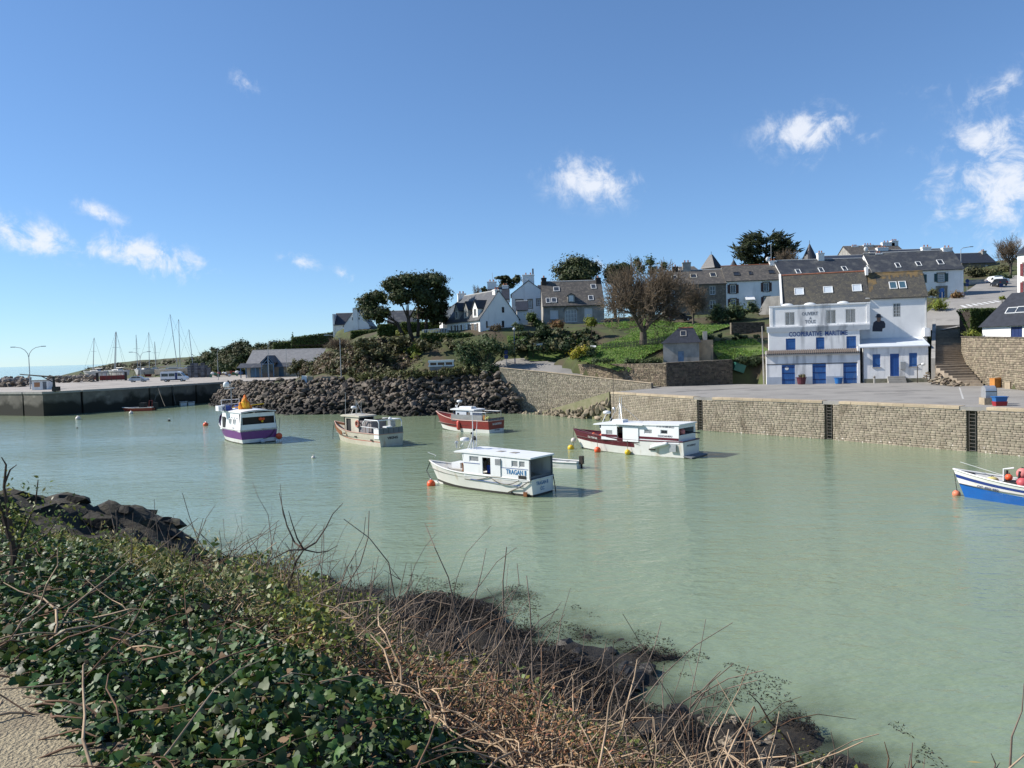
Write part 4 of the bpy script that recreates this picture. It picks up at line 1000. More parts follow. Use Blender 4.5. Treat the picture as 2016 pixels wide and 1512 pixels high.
# mural of a standing figure with a hat
mu=MB();vm=VR_-.012
def mp_(pts,name,mtl,par,off=0.):
    q=[cz(X,Y,VR_)for X,Y in pts];mb=MB();mb.prism(q,vm-off-.004,vm-off,'y');return mb.build(name,mtl,par)
mural_c=mat('mural_coat',(.035,.04,.055),(.055,.06,.075),5,.9);mural_s=mat('mural_skin',(.27,.17,.12),(.20,.13,.095),6,.9)
mur=mp_([(1056,945),(1058,905),(1066,866),(1090,850),(1128,848),(1158,856),(1170,880),(1168,912),(1145,920),(1142,946)],'mural',mural_c,cr)
mp_([(1092,815),(1128,815),(1132,835),(1124,856),(1110,862),(1097,855)],'painted_face',mural_s,mur,.006)
mp_([(1074,817),(1095,814),(1140,814),(1150,822),(1122,824),(1090,823)],'painted_hat_brim',mural_c,mur,.012)
mp_([(1090,816),(1092,798),(1104,790),(1126,793),(1132,816)],'painted_hat',mural_c,mur,.018)
# annexe on the right with its lean-to roof
ua0,ua1=cz(981,1200,VA)[0],cz(1545,1200,VA)[0];za=cz(1260,1078,VA)[1]
an_holes=[chole(1057,1145,1127,1257,VA),chole(1210,1141,1292,1336,VA),chole(1378,1134,1449,1252,VA)]
block(cr,'annexe_wall',white_old,ua0,ua1,VA,VR_,-.4,za,an_holes,.15,top=False)
zra=cz(1230,1008,VR_)[1]
mb=MB();mb.prism([(VA-.3,za-.05),(VR_-.003,zra),(VR_-.003,zra+.12),(VA-.3,za+.1)],ua0-.45,ua1+.15,'x');mb.build('annexe_roof',mat('pale_zinc',(.62,.66,.70),(.54,.58,.62),.8,.5),cr)
for i in(0,2):
    h=an_holes[i];d=leaf_door(cr,h,VA,.15,blue_paint,4,'closed_shutter',handle=False)
    for t in(.2,.8):MB().box(h[0]+.03,h[2]-.03,VA+.04,VA+.073,h[1]+(h[3]-h[1])*t-.05,h[1]+(h[3]-h[1])*t+.05).build('batten',blue_paint,d)
    MB().box(h[0]-.06,h[2]+.06,VA-.1,VA-.003,h[1]-.1,h[1]-.003).build('sill',concrete,d)
leaf_door(cr,an_holes[1],VA,.15,mat('deep_blue_paint',(.02,.085,.30),(.016,.07,.25),1.5,.5),5,'entrance_door')
zst=an_holes[1][1]
for k in range(3):MB().box(an_holes[1][0]-.35,an_holes[1][2]+.65,VA-.35*(3-k),VA-.003,zst*k/3-(.3 if k==0 else 0),zst*(k+1)/3-.005*(2-k)).build('door_step',concrete,cr)
MB().box(*sorted((cz(1300,1210,VA)[0],cz(1342,1210,VA)[0])),VA-.22,VA-.003,cz(1300,1275,VA)[1],cz(1300,1210,VA)[1]).build('letter_box',metal,cr)
h=chole(985,1345,1540,1400,VA);MB().box(ua0+.01,ua1-.01,VA-.02,VA-.003,0,.55).build('annexe_plinth',mat('mossy_plinth',(.22,.21,.16),(.13,.13,.09),1.2,.95,contrast=(.4,.6)),cr)
MB().box(ug1-.25,ug1+.05,-.08,.6,0,4.9).build('pipe_casing',white_old,cr)
MB().box(ur1-.5,ur1+.25,VR_-.9,VR_-.004,zra+.15,zra+1.3).build('roof_parapet',white_old,cr)
# things in front of it
def pot_tub(u,label,mtl,plant=None,s=1.0,name='flower_tub',cat='tub'):
    t=thing(name,label,cat,cf.wld(u,-.95,0),cf.a)
    MB().lathe([(.36*s,0),(.42*s,.05),(.52*s,.72*s),(.58*s,.74*s),(.58*s,.82*s),(.5*s,.82*s),(.46*s,.6*s)],14).build('tub',mtl,t)
    return t
tb=pot_tub(cz(430,1380)[0],'dark red tub of dry plants between two blue doors',mat('maroon_plastic',(.10,.025,.035),None,rough=.5),s=1.15)
vv=[];
for i in range(60):
    a=rr.uniform(0,6.28);r_=rr.uniform(.05,.55);vv.append([(.15*math.cos(a),.15*math.sin(a),.7),(r_*math.cos(a),r_*math.sin(a),rr.uniform(1.0,1.5)),(r_*math.cos(a)+.08,r_*math.sin(a),rr.uniform(1.0,1.3))])
np_mesh('dry_plants',np.array(vv).reshape(-1,3),np.arange(180).reshape(-1,3),mat('dry_leaf',(.16,.13,.07),(.10,.10,.05),4,.9),tb)
pot_tub(cz(752,1380)[0],'bright blue plastic fish tub beside the third blue door',mat('blue_plastic',(.02,.14,.40),(.018,.12,.34),2,.4),s=1.0,name='fish_tub')
# ---------------------------------------------------------------- house rows on the hill
def wl(H,px,py):return H.fr.uz(px,py)
stone_w=mat('granite_wall',(.195,.165,.125),(.11,.095,.075),1.1,.9,.7,5,grime=((.24,.21,.17),3.0,(1,1,1),.52,.66))
# stone terrace house and white neighbour
p0,p1=D(1312,612,151),D(1430,606,150)
G=House('stone_terrace_house','long grey stone terrace house with slate roof behind the bare tree','house',p0,p1,9,1,1,stone_w,slate_old,zb=15.6)
G.h=G.fr.uz(1370,559.5)[1];G.rh=G.fr.uz(*z4(1000,440),4.5)[1]-G.h
hs=[G.hole(*q,z4)for q in((764,612,796,682),(946,592,1001,670),(1121,582,1174,661),(767,736,812,810),(950,732,1000,808),(1121,716,1175,790))]
G.shell(hs)
for h in hs:window(G.root,h,0,.16,frame_w,glass,2,2,.09,sill=granite,sur=granite)
for q in((760,487,824,519),(935,475,1005,506),(1118,463,1188,496)):G.velux(*q,z=z4,gm=glass,fm=mat('cream_frame',(.55,.52,.44),None,rough=.6))
chimney(G.root,(G.fr.uz(*z4(905,400),4.5)[0],4.5),1.6,.8,G.h+G.rh-.5,G.fr.uz(*z4(905,362),4.5)[1],render_gr,2)
chimney(G.root,(G.fr.uz(*z4(800,420),4.5)[0],4.5),1.0,.8,G.h+G.rh-.5,G.fr.uz(*z4(800,402),4.5)[1],wood_dk,1)
p2=D(1539,599,149)
Hh=House('white_terrace_house','white terrace house with brown shutters beside the stone one','house',p1+Vector((.02,0,0)),p2,9,1,1,white,slate_old,zb=15.6,ridge_m=terracotta)
Hh.h=Hh.fr.uz(*z4(1530,527))[1];Hh.rh=Hh.fr.uz(*z4(1530,392),4.5)[1]-Hh.h
hs=[Hh.hole(*q,z4)for q in((1312,572,1364,648),(1622,552,1672,630),(1315,704,1366,765),(1625,684,1677,765))]
Hh.shell(hs)
for h in hs:window(Hh.root,h,0,.16,frame_w,glass,2,1,.09,sill=granite,sur=granite,sh=brown_sh)
for q in((1336,455,1405,486),(1478,449,1521,478),(1660,436,1729,466)):Hh.velux(*q,z=z4,gm=glass,fm=frame_d)
h=Hh.hole(1447,683,1535,712,z4);mb=MB();mb.prism([(-1.0,h[1]),(-.02,h[3]),(-.02,h[3]+.06),(-1.0,h[1]+.06)],h[0],h[2],'x');mb.build('awning',frame_w,Hh.root)
MB().box(Hh.w-.25,Hh.w+.1,-.3,9,-1,Hh.h+.4).build('party_wall',render_gr,Hh.root)
ch=chimney(Hh.root,(Hh.w-.5,4.5),1.3,.9,Hh.h+Hh.rh-.4,Hh.fr.uz(*z4(1778,345),4.5)[1],white,2)
MB().sph((Hh.w-1.5,4.2,Hh.h+Hh.rh+1.1),(.42,.14,.5),12,8).build('satellite_dish',frame_w,Hh.root,smooth=True)
MB().tube([(Hh.w-.8,4.5,Hh.h+Hh.rh+1),(Hh.w-.8,4.5,Hh.h+Hh.rh+4.2)],.04,5).build('aerial',metal,Hh.root)
# grey garden wall in front of the white house
pg0,pg1=D(1494,630,143),D(1525,628,141)
t=thing('garden_wall_block','plain grey rendered garden wall below the white terrace house','wall',pg0,math.atan2(pg1.y-pg0.y,pg1.x-pg0.x))
mb=MB();mb.prism([(0,-1),(5.2,-1),(5.2,4.2),(1.6,4.2),(.2,2.0),(0,1.2)],0,.8,'y');mb.build('wall',render_gr,t);MB().box(-1,5.4,-.4,-.01,-.1,.15).build('kerb',concrete,t)
# the slate-roofed row behind the cooperative
p3,p4=D(1541,598,149),D(1718,592,149)
I=House('slate_row_house','slate roofed terrace house showing only its roof above the cooperative','house',p3,p4,9,1,1,white,slate,zb=15.8,ridge_m=lead)
I.h=I.fr.uz(*z5(660,455))[1];I.rh=I.fr.uz(*z5(660,318),4.5)[1]-I.h;I.shell()
for q,g in(((375,404,437,438),glass_sky),((576,391,640,426),glass_sky),((780,379,845,413),glass),((1003,366,1068,397),glass_sky)):I.velux(*q,z=z5,gm=g)
for X,Y0 in((601,258),):chimney(I.root,(I.fr.uz(*z5(X,300),4.5)[0],4.5),1.2,.9,I.h+I.rh-.4,I.fr.uz(*z5(X,Y0),4.5)[1],white,2)
p5=D(1897,583,147)
J=House('white_corner_house','white corner house with green shutters and blue door at the upper road','house',p4+Vector((.03,0,0)),p5,10,1,1,white,slate,zb=16.2,ridge_m=lead)
J.h=J.fr.uz(*z5(1500,408))[1];J.rh=J.fr.uz(*z5(1500,247),5)[1]-J.h
hs=[J.hole(*q,z5)for q in((1628,440,1688,508),(1640,572,1688,650),(1440,450,1500,518))]
J.shell(hs)
window(J.root,hs[0],0,.16,frame_w,curtain,1,4,.09,sill=granite,sur=granite,sh=green_sh);window(J.root,hs[2],0,.16,frame_w,curtain,2,2,.09,sill=granite,sur=granite,sh=green_sh)
leaf_door(J.root,hs[1],0,.16,blue_paint,4)
a=hs[1];mb=MB();mb.box(a[0]-.55,a[0]-.02,-.04,.02,a[1],a[3]);mb.box(a[2]+.02,a[2]+.5,-.04,.02,a[1],a[3]);mb.box(a[0]-.6,a[2]+.55,-.045,.02,a[3]+.01,a[3]+.55);mb.build('door_surround',granite,J.root)
for q in((1248,349,1310,386),(1428,338,1493,372),(1613,322,1688,358)):J.velux(*q,z=z5,gm=glass)
for X,Y0,w_ in((1108,263,1.2),(1712,190,1.6),(1790,208,1.7)):
    chimney(J.root,(min(J.w-.9,max(.6,J.fr.uz(*z5(X,280),5)[0]))if X!=1712 else J.w-4.2,5 if X!=1712 else 6.5),w_,1.0,J.h+J.rh-1.6,J.fr.uz(*z5(X,Y0),5)[1],white,2)
MB().sph((.3,4.6,J.h+J.rh+.9),(.4,.14,.5),12,8).build('satellite_dish',frame_w,J.root,smooth=True)
# higher roofs behind
def back_roof(name,label,X0,X1,Yr,Ye,y,dep,mtl,chs=(),zf=z5):
    a,b=D(*zf(X0,Ye),y),D(*zf(X1,Ye),y);H=House(name,label,'house',a,b,dep,6,1,render_gr,mtl,zb=min(a.z,b.z)-6);H.h=6;H.rh=H.fr.uz(*zf((X0+X1)/2,Yr),dep/2)[1]-6;H.shell()
    for X,Y0,w_ in chs:chimney(H.root,(min(H.w-.6,max(.6,H.fr.uz(*zf(X,Y0),dep/2)[0])),dep/2),w_,1.0,6+H.rh-.8,H.fr.uz(*zf(X,Y0),dep/2)[1],white,3)
    return H
back_roof('manor_house','large grey roof with white chimneys on the skyline above the slate row',880,1360,196,270,185,10,slate_old,((897,200,1.5),(1015,188,2.4),(1190,165,3),(1322,150,1.6)))
back_roof('dark_slate_house','dark slate roof rising behind the white corner house',1110,1745,232,275,168,9,slate_dk,((1140,212,2.4),))
back_roof('hidden_slate_house','low dark slate roof between the turret and the corner house',640,1080,285,312,168,8,slate_dk)
back_roof('grey_chimney_house','grey roof with a broad chimney behind the stone terrace',860,1010,408,435,166,7,slate_old,(),z4)
# turrets
def turret(name,label,px,pyb,pyt,y,rad,n,top_r=.05):
    b=D(px,pyb,y);tp=D(px,pyt,y).z;t=thing(name,label,'tower',(b.x,b.y,b.z-8))
    MB().lathe([(rad*.82,0),(rad*.82,8)],n).build('tower_wall',stone_w,t)
    MB().lathe([(rad,7.9),(rad*.9,8.3),(top_r,8+tp-b.z)],n).build('spire',slate_dk,t)
    MB().tube([(0,0,8+tp-b.z-.2),(0,0,8+tp-b.z+.7)],.05,5).build('finial',metal_dk,t)
turret('round_turret','conical slate turret beside the dark cypress',*z5(508,340),z5(508,175)[1],178,2.1,20)
turret('square_turret','square pyramid roofed turret above the stone terrace house',*z4(1138,415),z4(1138,290)[1],178,2.6,4,.35)
turret('small_turret','small pointed roof peeping out left of the cypress',*z4(1345,400),z4(1345,335)[1],182,.9,8)
# ---------------------------------------------------------------- slate house with skylights
p0,p1=D(1070,637,146),D(1190,634,146)
K=House('skylight_house','grey house with steep slate roof, five skylights and an arched door','house',p0,p1,9.5,1,1,render_gr,slate_old,ov=.4,ridge_m=lead)
K.h=K.fr.uz(*z3(1450,642))[1];K.rh=K.fr.uz(*z3(1480,402),4.75)[1]-K.h
hs=[K.hole(*q,z3)for q in((1203,706,1292,800),(1360,702,1492,830),(1566,685,1655,780))]
K.shell(hs)
for h in(hs[0],hs[2]):window(K.root,h,0,.14,frame_w,roller,1,1,.05,sill=granite,sur=render_gr)
window(K.root,hs[1],0,.14,frame_w,curtain,4,3,.1)
a=hs[1];mb=MB();mid=(a[0]+a[2])/2;w_=(a[2]-a[0])/2+.2
mb.torus((mid,-.05,a[3]-.6),w_,.14,'y',14,6,a0=.25,a1=PI-.25);mb.build('arch_surround',granite,K.root)
for q in((1238,462,1306,505),(1634,434,1697,478),(1608,553,1668,600),(1216,578,1276,625),(1158,580,1208,630)):K.velux(*q,z=z3,gm=glass_sky)
dm=K.dormer(1392,548,1466,622,z3,slate_old,render_gr,pitch=.55)
for X in(1200,1772):chimney(K.root,(.5 if X<1500 else K.w-.5,4.75),.9,1.6,K.h+K.rh-1.6,K.fr.uz(*z3(X,362),4.75)[1],wood_dk,2)
# ---------------------------------------------------------------- long white house, gable towards the harbour
c0=Vector((-5.3,135,12.7));al=R(30);gd=Vector((math.cos(al),math.sin(al),0));wd=7.9
Lh=House('white_dormer_house','long white house with three slate dormers and a gable towards the harbour','house',c0,c0+gd*wd,13.5,1,1,white,slate,'v',ov=.3,zb=12.3)
Lh.h=Lh.fr.uz(*z3(476,795))[1];Lh.rh=Lh.fr.uz(*z3(665,500))[1]-Lh.h
Lh.shell()
for q in((523,822,540,895),(690,672,716,732),(690,818,716,888)):gable_win(Lh,*q,z3,fm=frame_d,gm=glass,nx=1)
chimney(Lh.root,(wd/2,.7),1.3,1.0,Lh.h+Lh.rh-.7,Lh.fr.uz(*z3(658,484))[1],white,2)
LEFT=lambda a,b,z:(b,a,z)
for k,v in enumerate((1.2,3.2,5.4,7.6,10.2)):
    if k==2:window(Lh.root,(v,0,v+.95,2.1),0,proud=True,P=LEFT,gm=glass,name='door',nx=1)
    else:window(Lh.root,(v,.5,v+1.0,2.0),0,proud=True,P=LEFT,gm=glass,nx=2,sh=wood)
kk=Lh.rh/(wd/2)
for v0,sc in((2.0,1.0),(5.6,.95),(9.4,.95)):  # dormers on the slope that faces the harbour mouth
    u0=.55;zb_=Lh.h+u0*kk*.4;hb=1.75;w2=.95*sc
    mb=MB();mb.prism([(v0-w2,zb_),(v0+w2,zb_),(v0+w2,zb_+hb),(v0,zb_+hb+1.25),(v0-w2,zb_+hb)],.15,(zb_+hb-Lh.h)/kk+.2,'x');o=mb.build('dormer',white if v0<3 else render_gr,Lh.root)
    mb=MB()
    for sg in(-1,1):
        e=v0+sg*(w2+.18);ze=zb_+hb-.25;zt=zb_+hb+1.28
        mb.hexa([(0,e,ze),(0,v0,zt),((zt-Lh.h)/kk,v0,zt),((ze-Lh.h)/kk,e,ze),(0,e,ze+.12),(0,v0,zt+.12),((zt-Lh.h)/kk,v0,zt+.12),((ze-Lh.h)/kk,e,ze+.12)])
    mb.build('dormer_roof',slate_dk,o)
    window(o,(v0-.45,zb_+.25,v0+.45,zb_+1.6),.15,proud=True,P=LEFT,gm=glass,nx=2,name='dormer_window')
# outbuilding at its right and the gable house behind at its left
a=D(*z3(855,860),143);b=D(*z3(968,850),143)
Lo=House('garage_annexe','small dark roofed outbuilding beside the gable of the dormer house','outbuilding',a,b,6,1,1,white,slate_dk,zb=a.z-.5);Lo.h=Lo.fr.uz(*z3(900,705))[1];Lo.rh=Lo.fr.uz(*z3(900,618),3)[1]-Lo.h;Lo.shell()
a=D(872,645,152);b=D(912,650,152)
Lg=House('gable_house','white gabled house behind the left end of the dormer house','house',a,a+Vector((8.0,1.5,0)),9,1,1,white,slate,'v',zb=13.0);Lg.h=Lg.fr.uz(*z3(75,745))[1];Lg.rh=Lg.fr.uz(*z3(222,590),0)[1]-Lg.h;Lg.shell()
gable_win(Lg,104,808,132,845,z3,fm=frame_d,nx=1)
chimney(Lg.root,(4.0,.8),1.6,1.0,Lg.h+Lg.rh-1.2,Lg.fr.uz(*z3(220,525))[1],white,2)
a,b=D(*z3(540,560),158),D(*z3(770,560),158)
Lm=House('chimney_house','white house behind the dormer house showing two broad chimneys','house',a,b,8,1,1,white,slate_dk,zb=a.z-6);Lm.h=5.4;Lm.rh=2.6;Lm.shell()
for X in(588,728):chimney(Lm.root,(Lm.fr.uz(*z3(X,500),4)[0],4),1.9 if X<600 else 1.3,1.2,6,Lm.fr.uz(*z3(X,402 if X<600 else 442),4)[1],white,2)
MB().tube([(1,4,8),(1,4,Lm.fr.uz(*z3(535,310),4)[1])],.05,5).build('aerial',metal,Lm.root)
# white gable house
a,b=D(*z3(800,705),160),D(*z3(1165,700),160)
Gb=House('white_gable_house','white gabled house with stone framed windows between the dormer house and the skylight house','house',a,b,11,1,1,white,slate,'v',zb=a.z-.8);Gb.h=Gb.fr.uz(*z3(800,535))[1];Gb.rh=Gb.fr.uz(*z3(972,395))[1]-Gb.h
hs=[Gb.hole(*q,z3)for q in((845,600,912,650),(972,598,1012,682),(1064,592,1120,652))];Gb.shell(hs)
for h,nx_ in zip(hs,(2,1,2)):window(Gb.root,h,0,.16,frame_w,curtain,nx_,2,.1,sur=granite)
chimney(Gb.root,(Gb.w/2,.8),2.4,1.1,Gb.h+Gb.rh-1.6,Gb.fr.uz(*z3(972,325))[1],white,2)
MB().tube([(Gb.w/2+1,.8,Gb.h+Gb.rh+1),(Gb.w/2+1,.8,Gb.h+Gb.rh+2.6)],.16,6).build('flue',metal_dk,Gb.root)
a,b=D(*z3(1085,530),166),D(*z3(1162,530),166)
Gc=House('slate_wing','slate roof corner behind the white gable house','house',a,b,7,1,1,white,slate_dk,zb=a.z-6);Gc.h=6;Gc.rh=Gc.fr.uz(*z3(1120,448),3.5)[1]-6;Gc.shell()
# far white house on the left
a,b=D(677,646,190),D(727,646,190)
Fw=House('lone_white_house','lone white gabled house on the hill left of the pines','house',a,b,9,1,1,white,slate,'v',zb=a.z-1.2);Fw.h=Fw.fr.uz(678,641)[1];Fw.rh=Fw.fr.uz(699,608)[1]-Fw.h;Fw.shell()
for q in((1183,262,1195,284),(1233,262,1242,278)):gable_win(Fw,*q,z2,fm=frame_d,nx=1)
MB().box(Fw.w*.38,Fw.w*.56,-.25,-.003,-1,Fw.fr.uz(700,606)[1]).build('chimney',white,Fw.root)
a,b=D(658,646,195),D(692,646,195)
Fx=House('low_house_wing','low white wing with dark roof left of the lone white gable','house',a,b,6,1,1,white,slate_dk,zb=a.z-1.2);Fx.h=Fx.fr.uz(670,638.5)[1];Fx.rh=Fx.fr.uz(670,618,3)[1]-Fx.h;Fx.shell()
MB().box(-.3,.15,-.2,6,-1,Fx.h+Fx.rh*.95).build('gable_wall',white,Fx.root)
a,b=D(763,642,175),D(812,642,175)
Fp=House('grey_roof_bungalow','low grey roofed house seen between the pine trunks','house',a,b,8,1,1,render_gr,slate,zb=a.z-1.5);Fp.h=Fp.fr.uz(790,634)[1];Fp.rh=Fp.fr.uz(790,613,4)[1]-Fp.h;Fp.shell()
# ---------------------------------------------------------------- little stone hut with hipped roof
p0,p1=D(*z4(690,1290),111.5),D(*z4(1025,1282),110.5)
Sm=House('stone_hut','small hip roofed stone hut with pale blue door below the lawn','hut',p0,p1,6.0,1,1,tan_render,slate,zb=p1.z)
Sm.h=Sm.fr.uz(*z4(860,1112))[1];zt=Sm.fr.uz(*z4(900,970),2.6)[1]
hs=[Sm.hole(825,1188,882,1283,z4)];mb=MB();f=-2.0
block(Sm.root,'wall',render_gr,0,Sm.w,0,6,f,Sm.h,hs,.2);leaf_door(Sm.root,hs[0],0,.2,mat('pale_blue_paint',(.22,.30,.40),(.17,.24,.33),2,.7),3)
ua,ub=Sm.fr.uz(*z4(832,970),2.6)[0],Sm.fr.uz(*z4(968,968),2.6)[0];e=.3;zz=Sm.h+.02
mb=MB();mb.add([(-e,-e,zz),(Sm.w+e,-e,zz),(Sm.w+e,6+e,zz),(-e,6+e,zz),(ua,2.6,zt),(ub,2.6,zt)],[(0,1,5,4),(1,2,5),(2,3,4,5),(3,0,4),(3,2,1,0)]);Sm.ro=mb.build('roof',slate_dk,Sm.root)
MB().tube([(ua,2.6,zt),(ub,2.6,zt)],.12,6).build('ridge_tiles',terracotta,Sm.ro)
Sm.rp0=(0,-e,zz);Sm.rn=(0,-(zt-zz)/(2.6+e),1);Sm.velux(845,1003,905,1050,z=z4,gm=glass,fm=concrete)
MB().box(Sm.w+.002,Sm.w+2.0,1.0,1.6,-2,Sm.h+.35).build('side_wall',tan_render,Sm.root)
MB().box(Sm.w+.6,Sm.w+1.2,.9,1.7,Sm.h+.3,Sm.h+1.6).build('side_chimney',render_gr,Sm.root)
# ---------------------------------------------------------------- right: steps, retaining wall and the house above it
stp=thing('quay_steps','broad stone stairway climbing between the cooperative and the retaining wall','steps',(54,92,ZR),0)
step_m=mat('step_stone',(.34,.28,.21),(.24,.20,.155),2,.9,.4,10,rand=.15)
A0,A1=D(*z6(325,1112),95.5),D(*z6(560,1112),95.5);B0,B1=D(*z6(330,800),112),D(*z6(545,800),112)
ns_=24
for i in range(ns_):
    t0,t1=i/ns_,(i+1)/ns_;a,b=A0.lerp(B0,t0),A1.lerp(B1,t0);c,d=A1.lerp(B1,t1),A0.lerp(B0,t1);z=A0.z+(B0.z-A0.z)*t1
    mb=MB();o_=stp.location;nose=(a-d).normalized()*.12
    mb.hexa([(a-o_).xy.to_3d()+Vector((0,0,z-1.2-ZR)),(b-o_).xy.to_3d()+Vector((0,0,z-1.2-ZR)),(c-o_).xy.to_3d()+Vector((0,0,z-1.2-ZR)),(d-o_).xy.to_3d()+Vector((0,0,z-1.2-ZR)),
             (a+nose-o_).xy.to_3d()+Vector((0,0,z-ZR)),(b+nose-o_).xy.to_3d()+Vector((0,0,z-ZR)),(c-o_).xy.to_3d()+Vector((0,0,z-ZR)),(d-o_).xy.to_3d()+Vector((0,0,z-ZR))])
    mb.build('tread',step_m,stp)
F0,F1=D(*z6(560,1265),89),D(*z6(700,1262),88);n2_=8;zl=A0.z
L0,L1=D(*z6(300,1130),94.5),D(*z6(560,1130),95)
for i in range(n2_):
    t0,t1=i/n2_,(i+1)/n2_;z=ZR+(zl-ZR)*t1;o_=stp.location
    a,b,c,d=F0.lerp(L0,t0),F1.lerp(L1,t0),F1.lerp(L1,t1),F0.lerp(L0,t1)
    if i==n2_-1:c,d=A1,A0
    mb=MB();q=lambda p,zz:(p.x-o_.x,p.y-o_.y,zz-ZR)
    mb.hexa([q(a,ZR-.5),q(b,ZR-.5),q(c,ZR-.5),q(d,ZR-.5),q(a,z),q(b,z),q(c,z),q(d,z)]);mb.build('tread',step_m,stp)
mb=MB();o_=stp.location;ww=.45;dv=(B0-A0).xy.normalized();pr=Vector((-dv.y,dv.x))
a,b=A0.xy+pr*.02,B0.xy+pr*.02;q=lambda p,zz:(p.x-o_.x,p.y-o_.y,zz-ZR)
mb.hexa([q(a,3),q(b,3),q(b+pr*ww,3),q(a+pr*ww,3),q(a,A0.z+.9),q(b,B0.z+.9),q(b+pr*ww,B0.z+.9),q(a+pr*ww,A0.z+.9)]);mb.build('side_wall',render_gr,stp)
items=[]
for i in range(70):
    t=rr.random();p=F0.lerp(L0,t)+Vector((rr.uniform(-1.6,.1),rr.uniform(-1.2,.6),0));p.z=ZR+rr.uniform(-.05,.15)+(zl-ZR)*t*rr.uniform(.1,.7);items.append((p,rr.uniform(.2,.5),(rr.uniform(-.5,.5),rr.uniform(-.5,.5),rr.uniform(0,6)),rr.randrange(12)))
rk=thing('rubble_heap','heap of loose stones at the foot of the stairway','stones',(52,90,ZR));rocks(rk,items,rubble,parts=70,name='stone')
RW=[(50.5,50),(50.0,68.0),(52.4,79.0),(56.2,95.0),(58.5,100.0)]
RW=RW[::-1]
stone_wall('terrace_wall','tall tan stone retaining wall right of the stairway',RW,ZR-.2,lambda u:np.interp(u,[0,5,24,60],[9.3,9.25,8.9,8.8]),(.16,.3),(.25,.7),mat('terrace_wall_stone',(.27,.225,.16),(.165,.14,.10),2.2,.9,.7,9,rand=.38,hue=.012),thick=1.7,parts=300,depth=.1,coping=(.8,.12,.6,rubble_dk),seed=15)
# house above the wall
a,b=D(1934,668,97),D(2075,668,90)
T=House('terrace_house','white cottage with tall dark hipped slate roof above the retaining wall','house',a,b,9,1,1,white,slate_dk,zb=8.9)
T.h=T.fr.uz(1985,642)[1];zt=T.fr.uz(1992,577,4.5)[1]
hs=[T.hole(915,810,1005,890,z6)];block(T.root,'wall',white,0,T.w,0,9,-.6,T.h,hs,.15);leaf_door(T.root,hs[0],0,.15,blue_dk,3,'closed_shutter',handle=False)
e=.35;zz=T.h;ua=T.fr.uz(1992,577,4.5)[0]
mb=MB();mb.add([(-e,-e,zz),(T.w+e,-e,zz),(T.w+e,9+e,zz),(-e,9+e,zz),(ua,4.5,zt),(T.w-1,4.5,zt)],[(0,1,5,4),(1,2,5),(2,3,4,5),(3,0,4),(3,2,1,0)]);T.ro=mb.build('roof',slate_dk,T.root)
T.rp0=(0,-e,zz);T.rn=(0,-(zt-zz)/(4.5+e),1)
for q in((897,663,950,706),(975,655,1035,700)):T.velux(*q,z=z6,gm=glass_sky)
# house with red shutters at the right edge, stone house far up the road
a=D(2003,580,118);b=a+Vector((4.0,-11,0))
Rr=House('red_shutter_house','cream house with red shutters cut by the right edge of the picture','house',a,b,9,1,1,white,slate_dk,zb=a.z-1.2);Rr.h=Rr.fr.uz(2008,500)[1];Rr.rh=3.0
hs=[(1.0,1.2,2.0,3.0),(1.0,4.0,2.0,5.8),(3.6,1.2,4.6,3.0),(3.6,4.0,4.6,5.8),(6.4,1.2,7.4,3.0),(6.4,4.0,7.4,5.8)];Rr.shell(hs)
for h in hs:window(Rr.root,h,0,.15,frame_w,glass,2,2,.09,sur=granite,sh=red_sh)
a,b=D(1894,540,195),D(1960,540,195)
Up=House('hilltop_stone_house','stone house with dark slate roof at the top of the road','house',a,b,8,1,1,stone_w,slate_dk,zb=a.z-1);Up.h=Up.fr.uz(1930,517)[1];Up.rh=Up.fr.uz(1930,499,4)[1]-Up.h;Up.shell()
gable_win(Up,715,328,735,355,z6,nx=2);chimney(Up.root,(Up.w-.8,4),1.0,1.6,Up.h+Up.rh-.8,Up.fr.uz(1946,494,4)[1],render_gr,2)
# ---------------------------------------------------------------- harbour shed on the left quay
a,b=W(*z2(345,742),ZL),W(*z2(645,735),ZL)
yq=205;a=D(*z2(350,745),yq);b=D(*z2(1130,745),yq);a.z=b.z=ZL
Sh=House('harbour_shed','long harbour shed with pale slate roof and blue gabled porch','shed',a,b,11,1,1,mat('cream_render',(.46,.43,.37),(.38,.35,.30),1,.9),mat('pale_slate',(.22,.22,.22),(.16,.16,.165),1.2,.6,.4,8),zb=ZL)
Sh.h=Sh.fr.uz(*z2(700,618))[1];Sh.rh=Sh.fr.uz(*z2(700,520),5.5)[1]-Sh.h
u_=lambda X:Sh.fr.uz(*z2(X,700))[0];zz_=lambda Y,v=0.:Sh.fr.uz(*z2(500,Y),v)[1]
hs=[(u_(375),0,u_(445),zz_(660)),(u_(460),.9,u_(500),zz_(665)),(u_(600),0,u_(640),zz_(655))];Sh.shell(hs)
blue_w=mat('blue_woodwork',(.10,.20,.32),(.08,.16,.26),2,.6)
leaf_door(Sh.root,hs[0],0,.16,blue_w,5);window(Sh.root,hs[1],0,.16,frame_w,glass,2);leaf_door(Sh.root,hs[2],0,.16,blue_w,3)
for(X0,X1)in((300,505),(585,800)):
    mb=MB();mb.prism([(-3.2,zz_(660,-3.2)),(-.003,zz_(625)),(-.003,zz_(625)+.12),(-3.2,zz_(660,-3.2)+.12)],u_(X0),u_(X1),'x');mb.build('verandah_roof',slate,Sh.root)
for X in(330,372,447,505):MB().box(u_(X)-.1,u_(X)+.1,-3.1,-2.9,-.2,zz_(660,-3.2)+.02).build('post',blue_w,Sh.root)
pu0,pu1,pm=u_(497),u_(592),u_(548);pzt,pze=Sh.fr.uz(*z2(548,566),-3.4)[1],Sh.fr.uz(*z2(500,625),-3.4)[1]
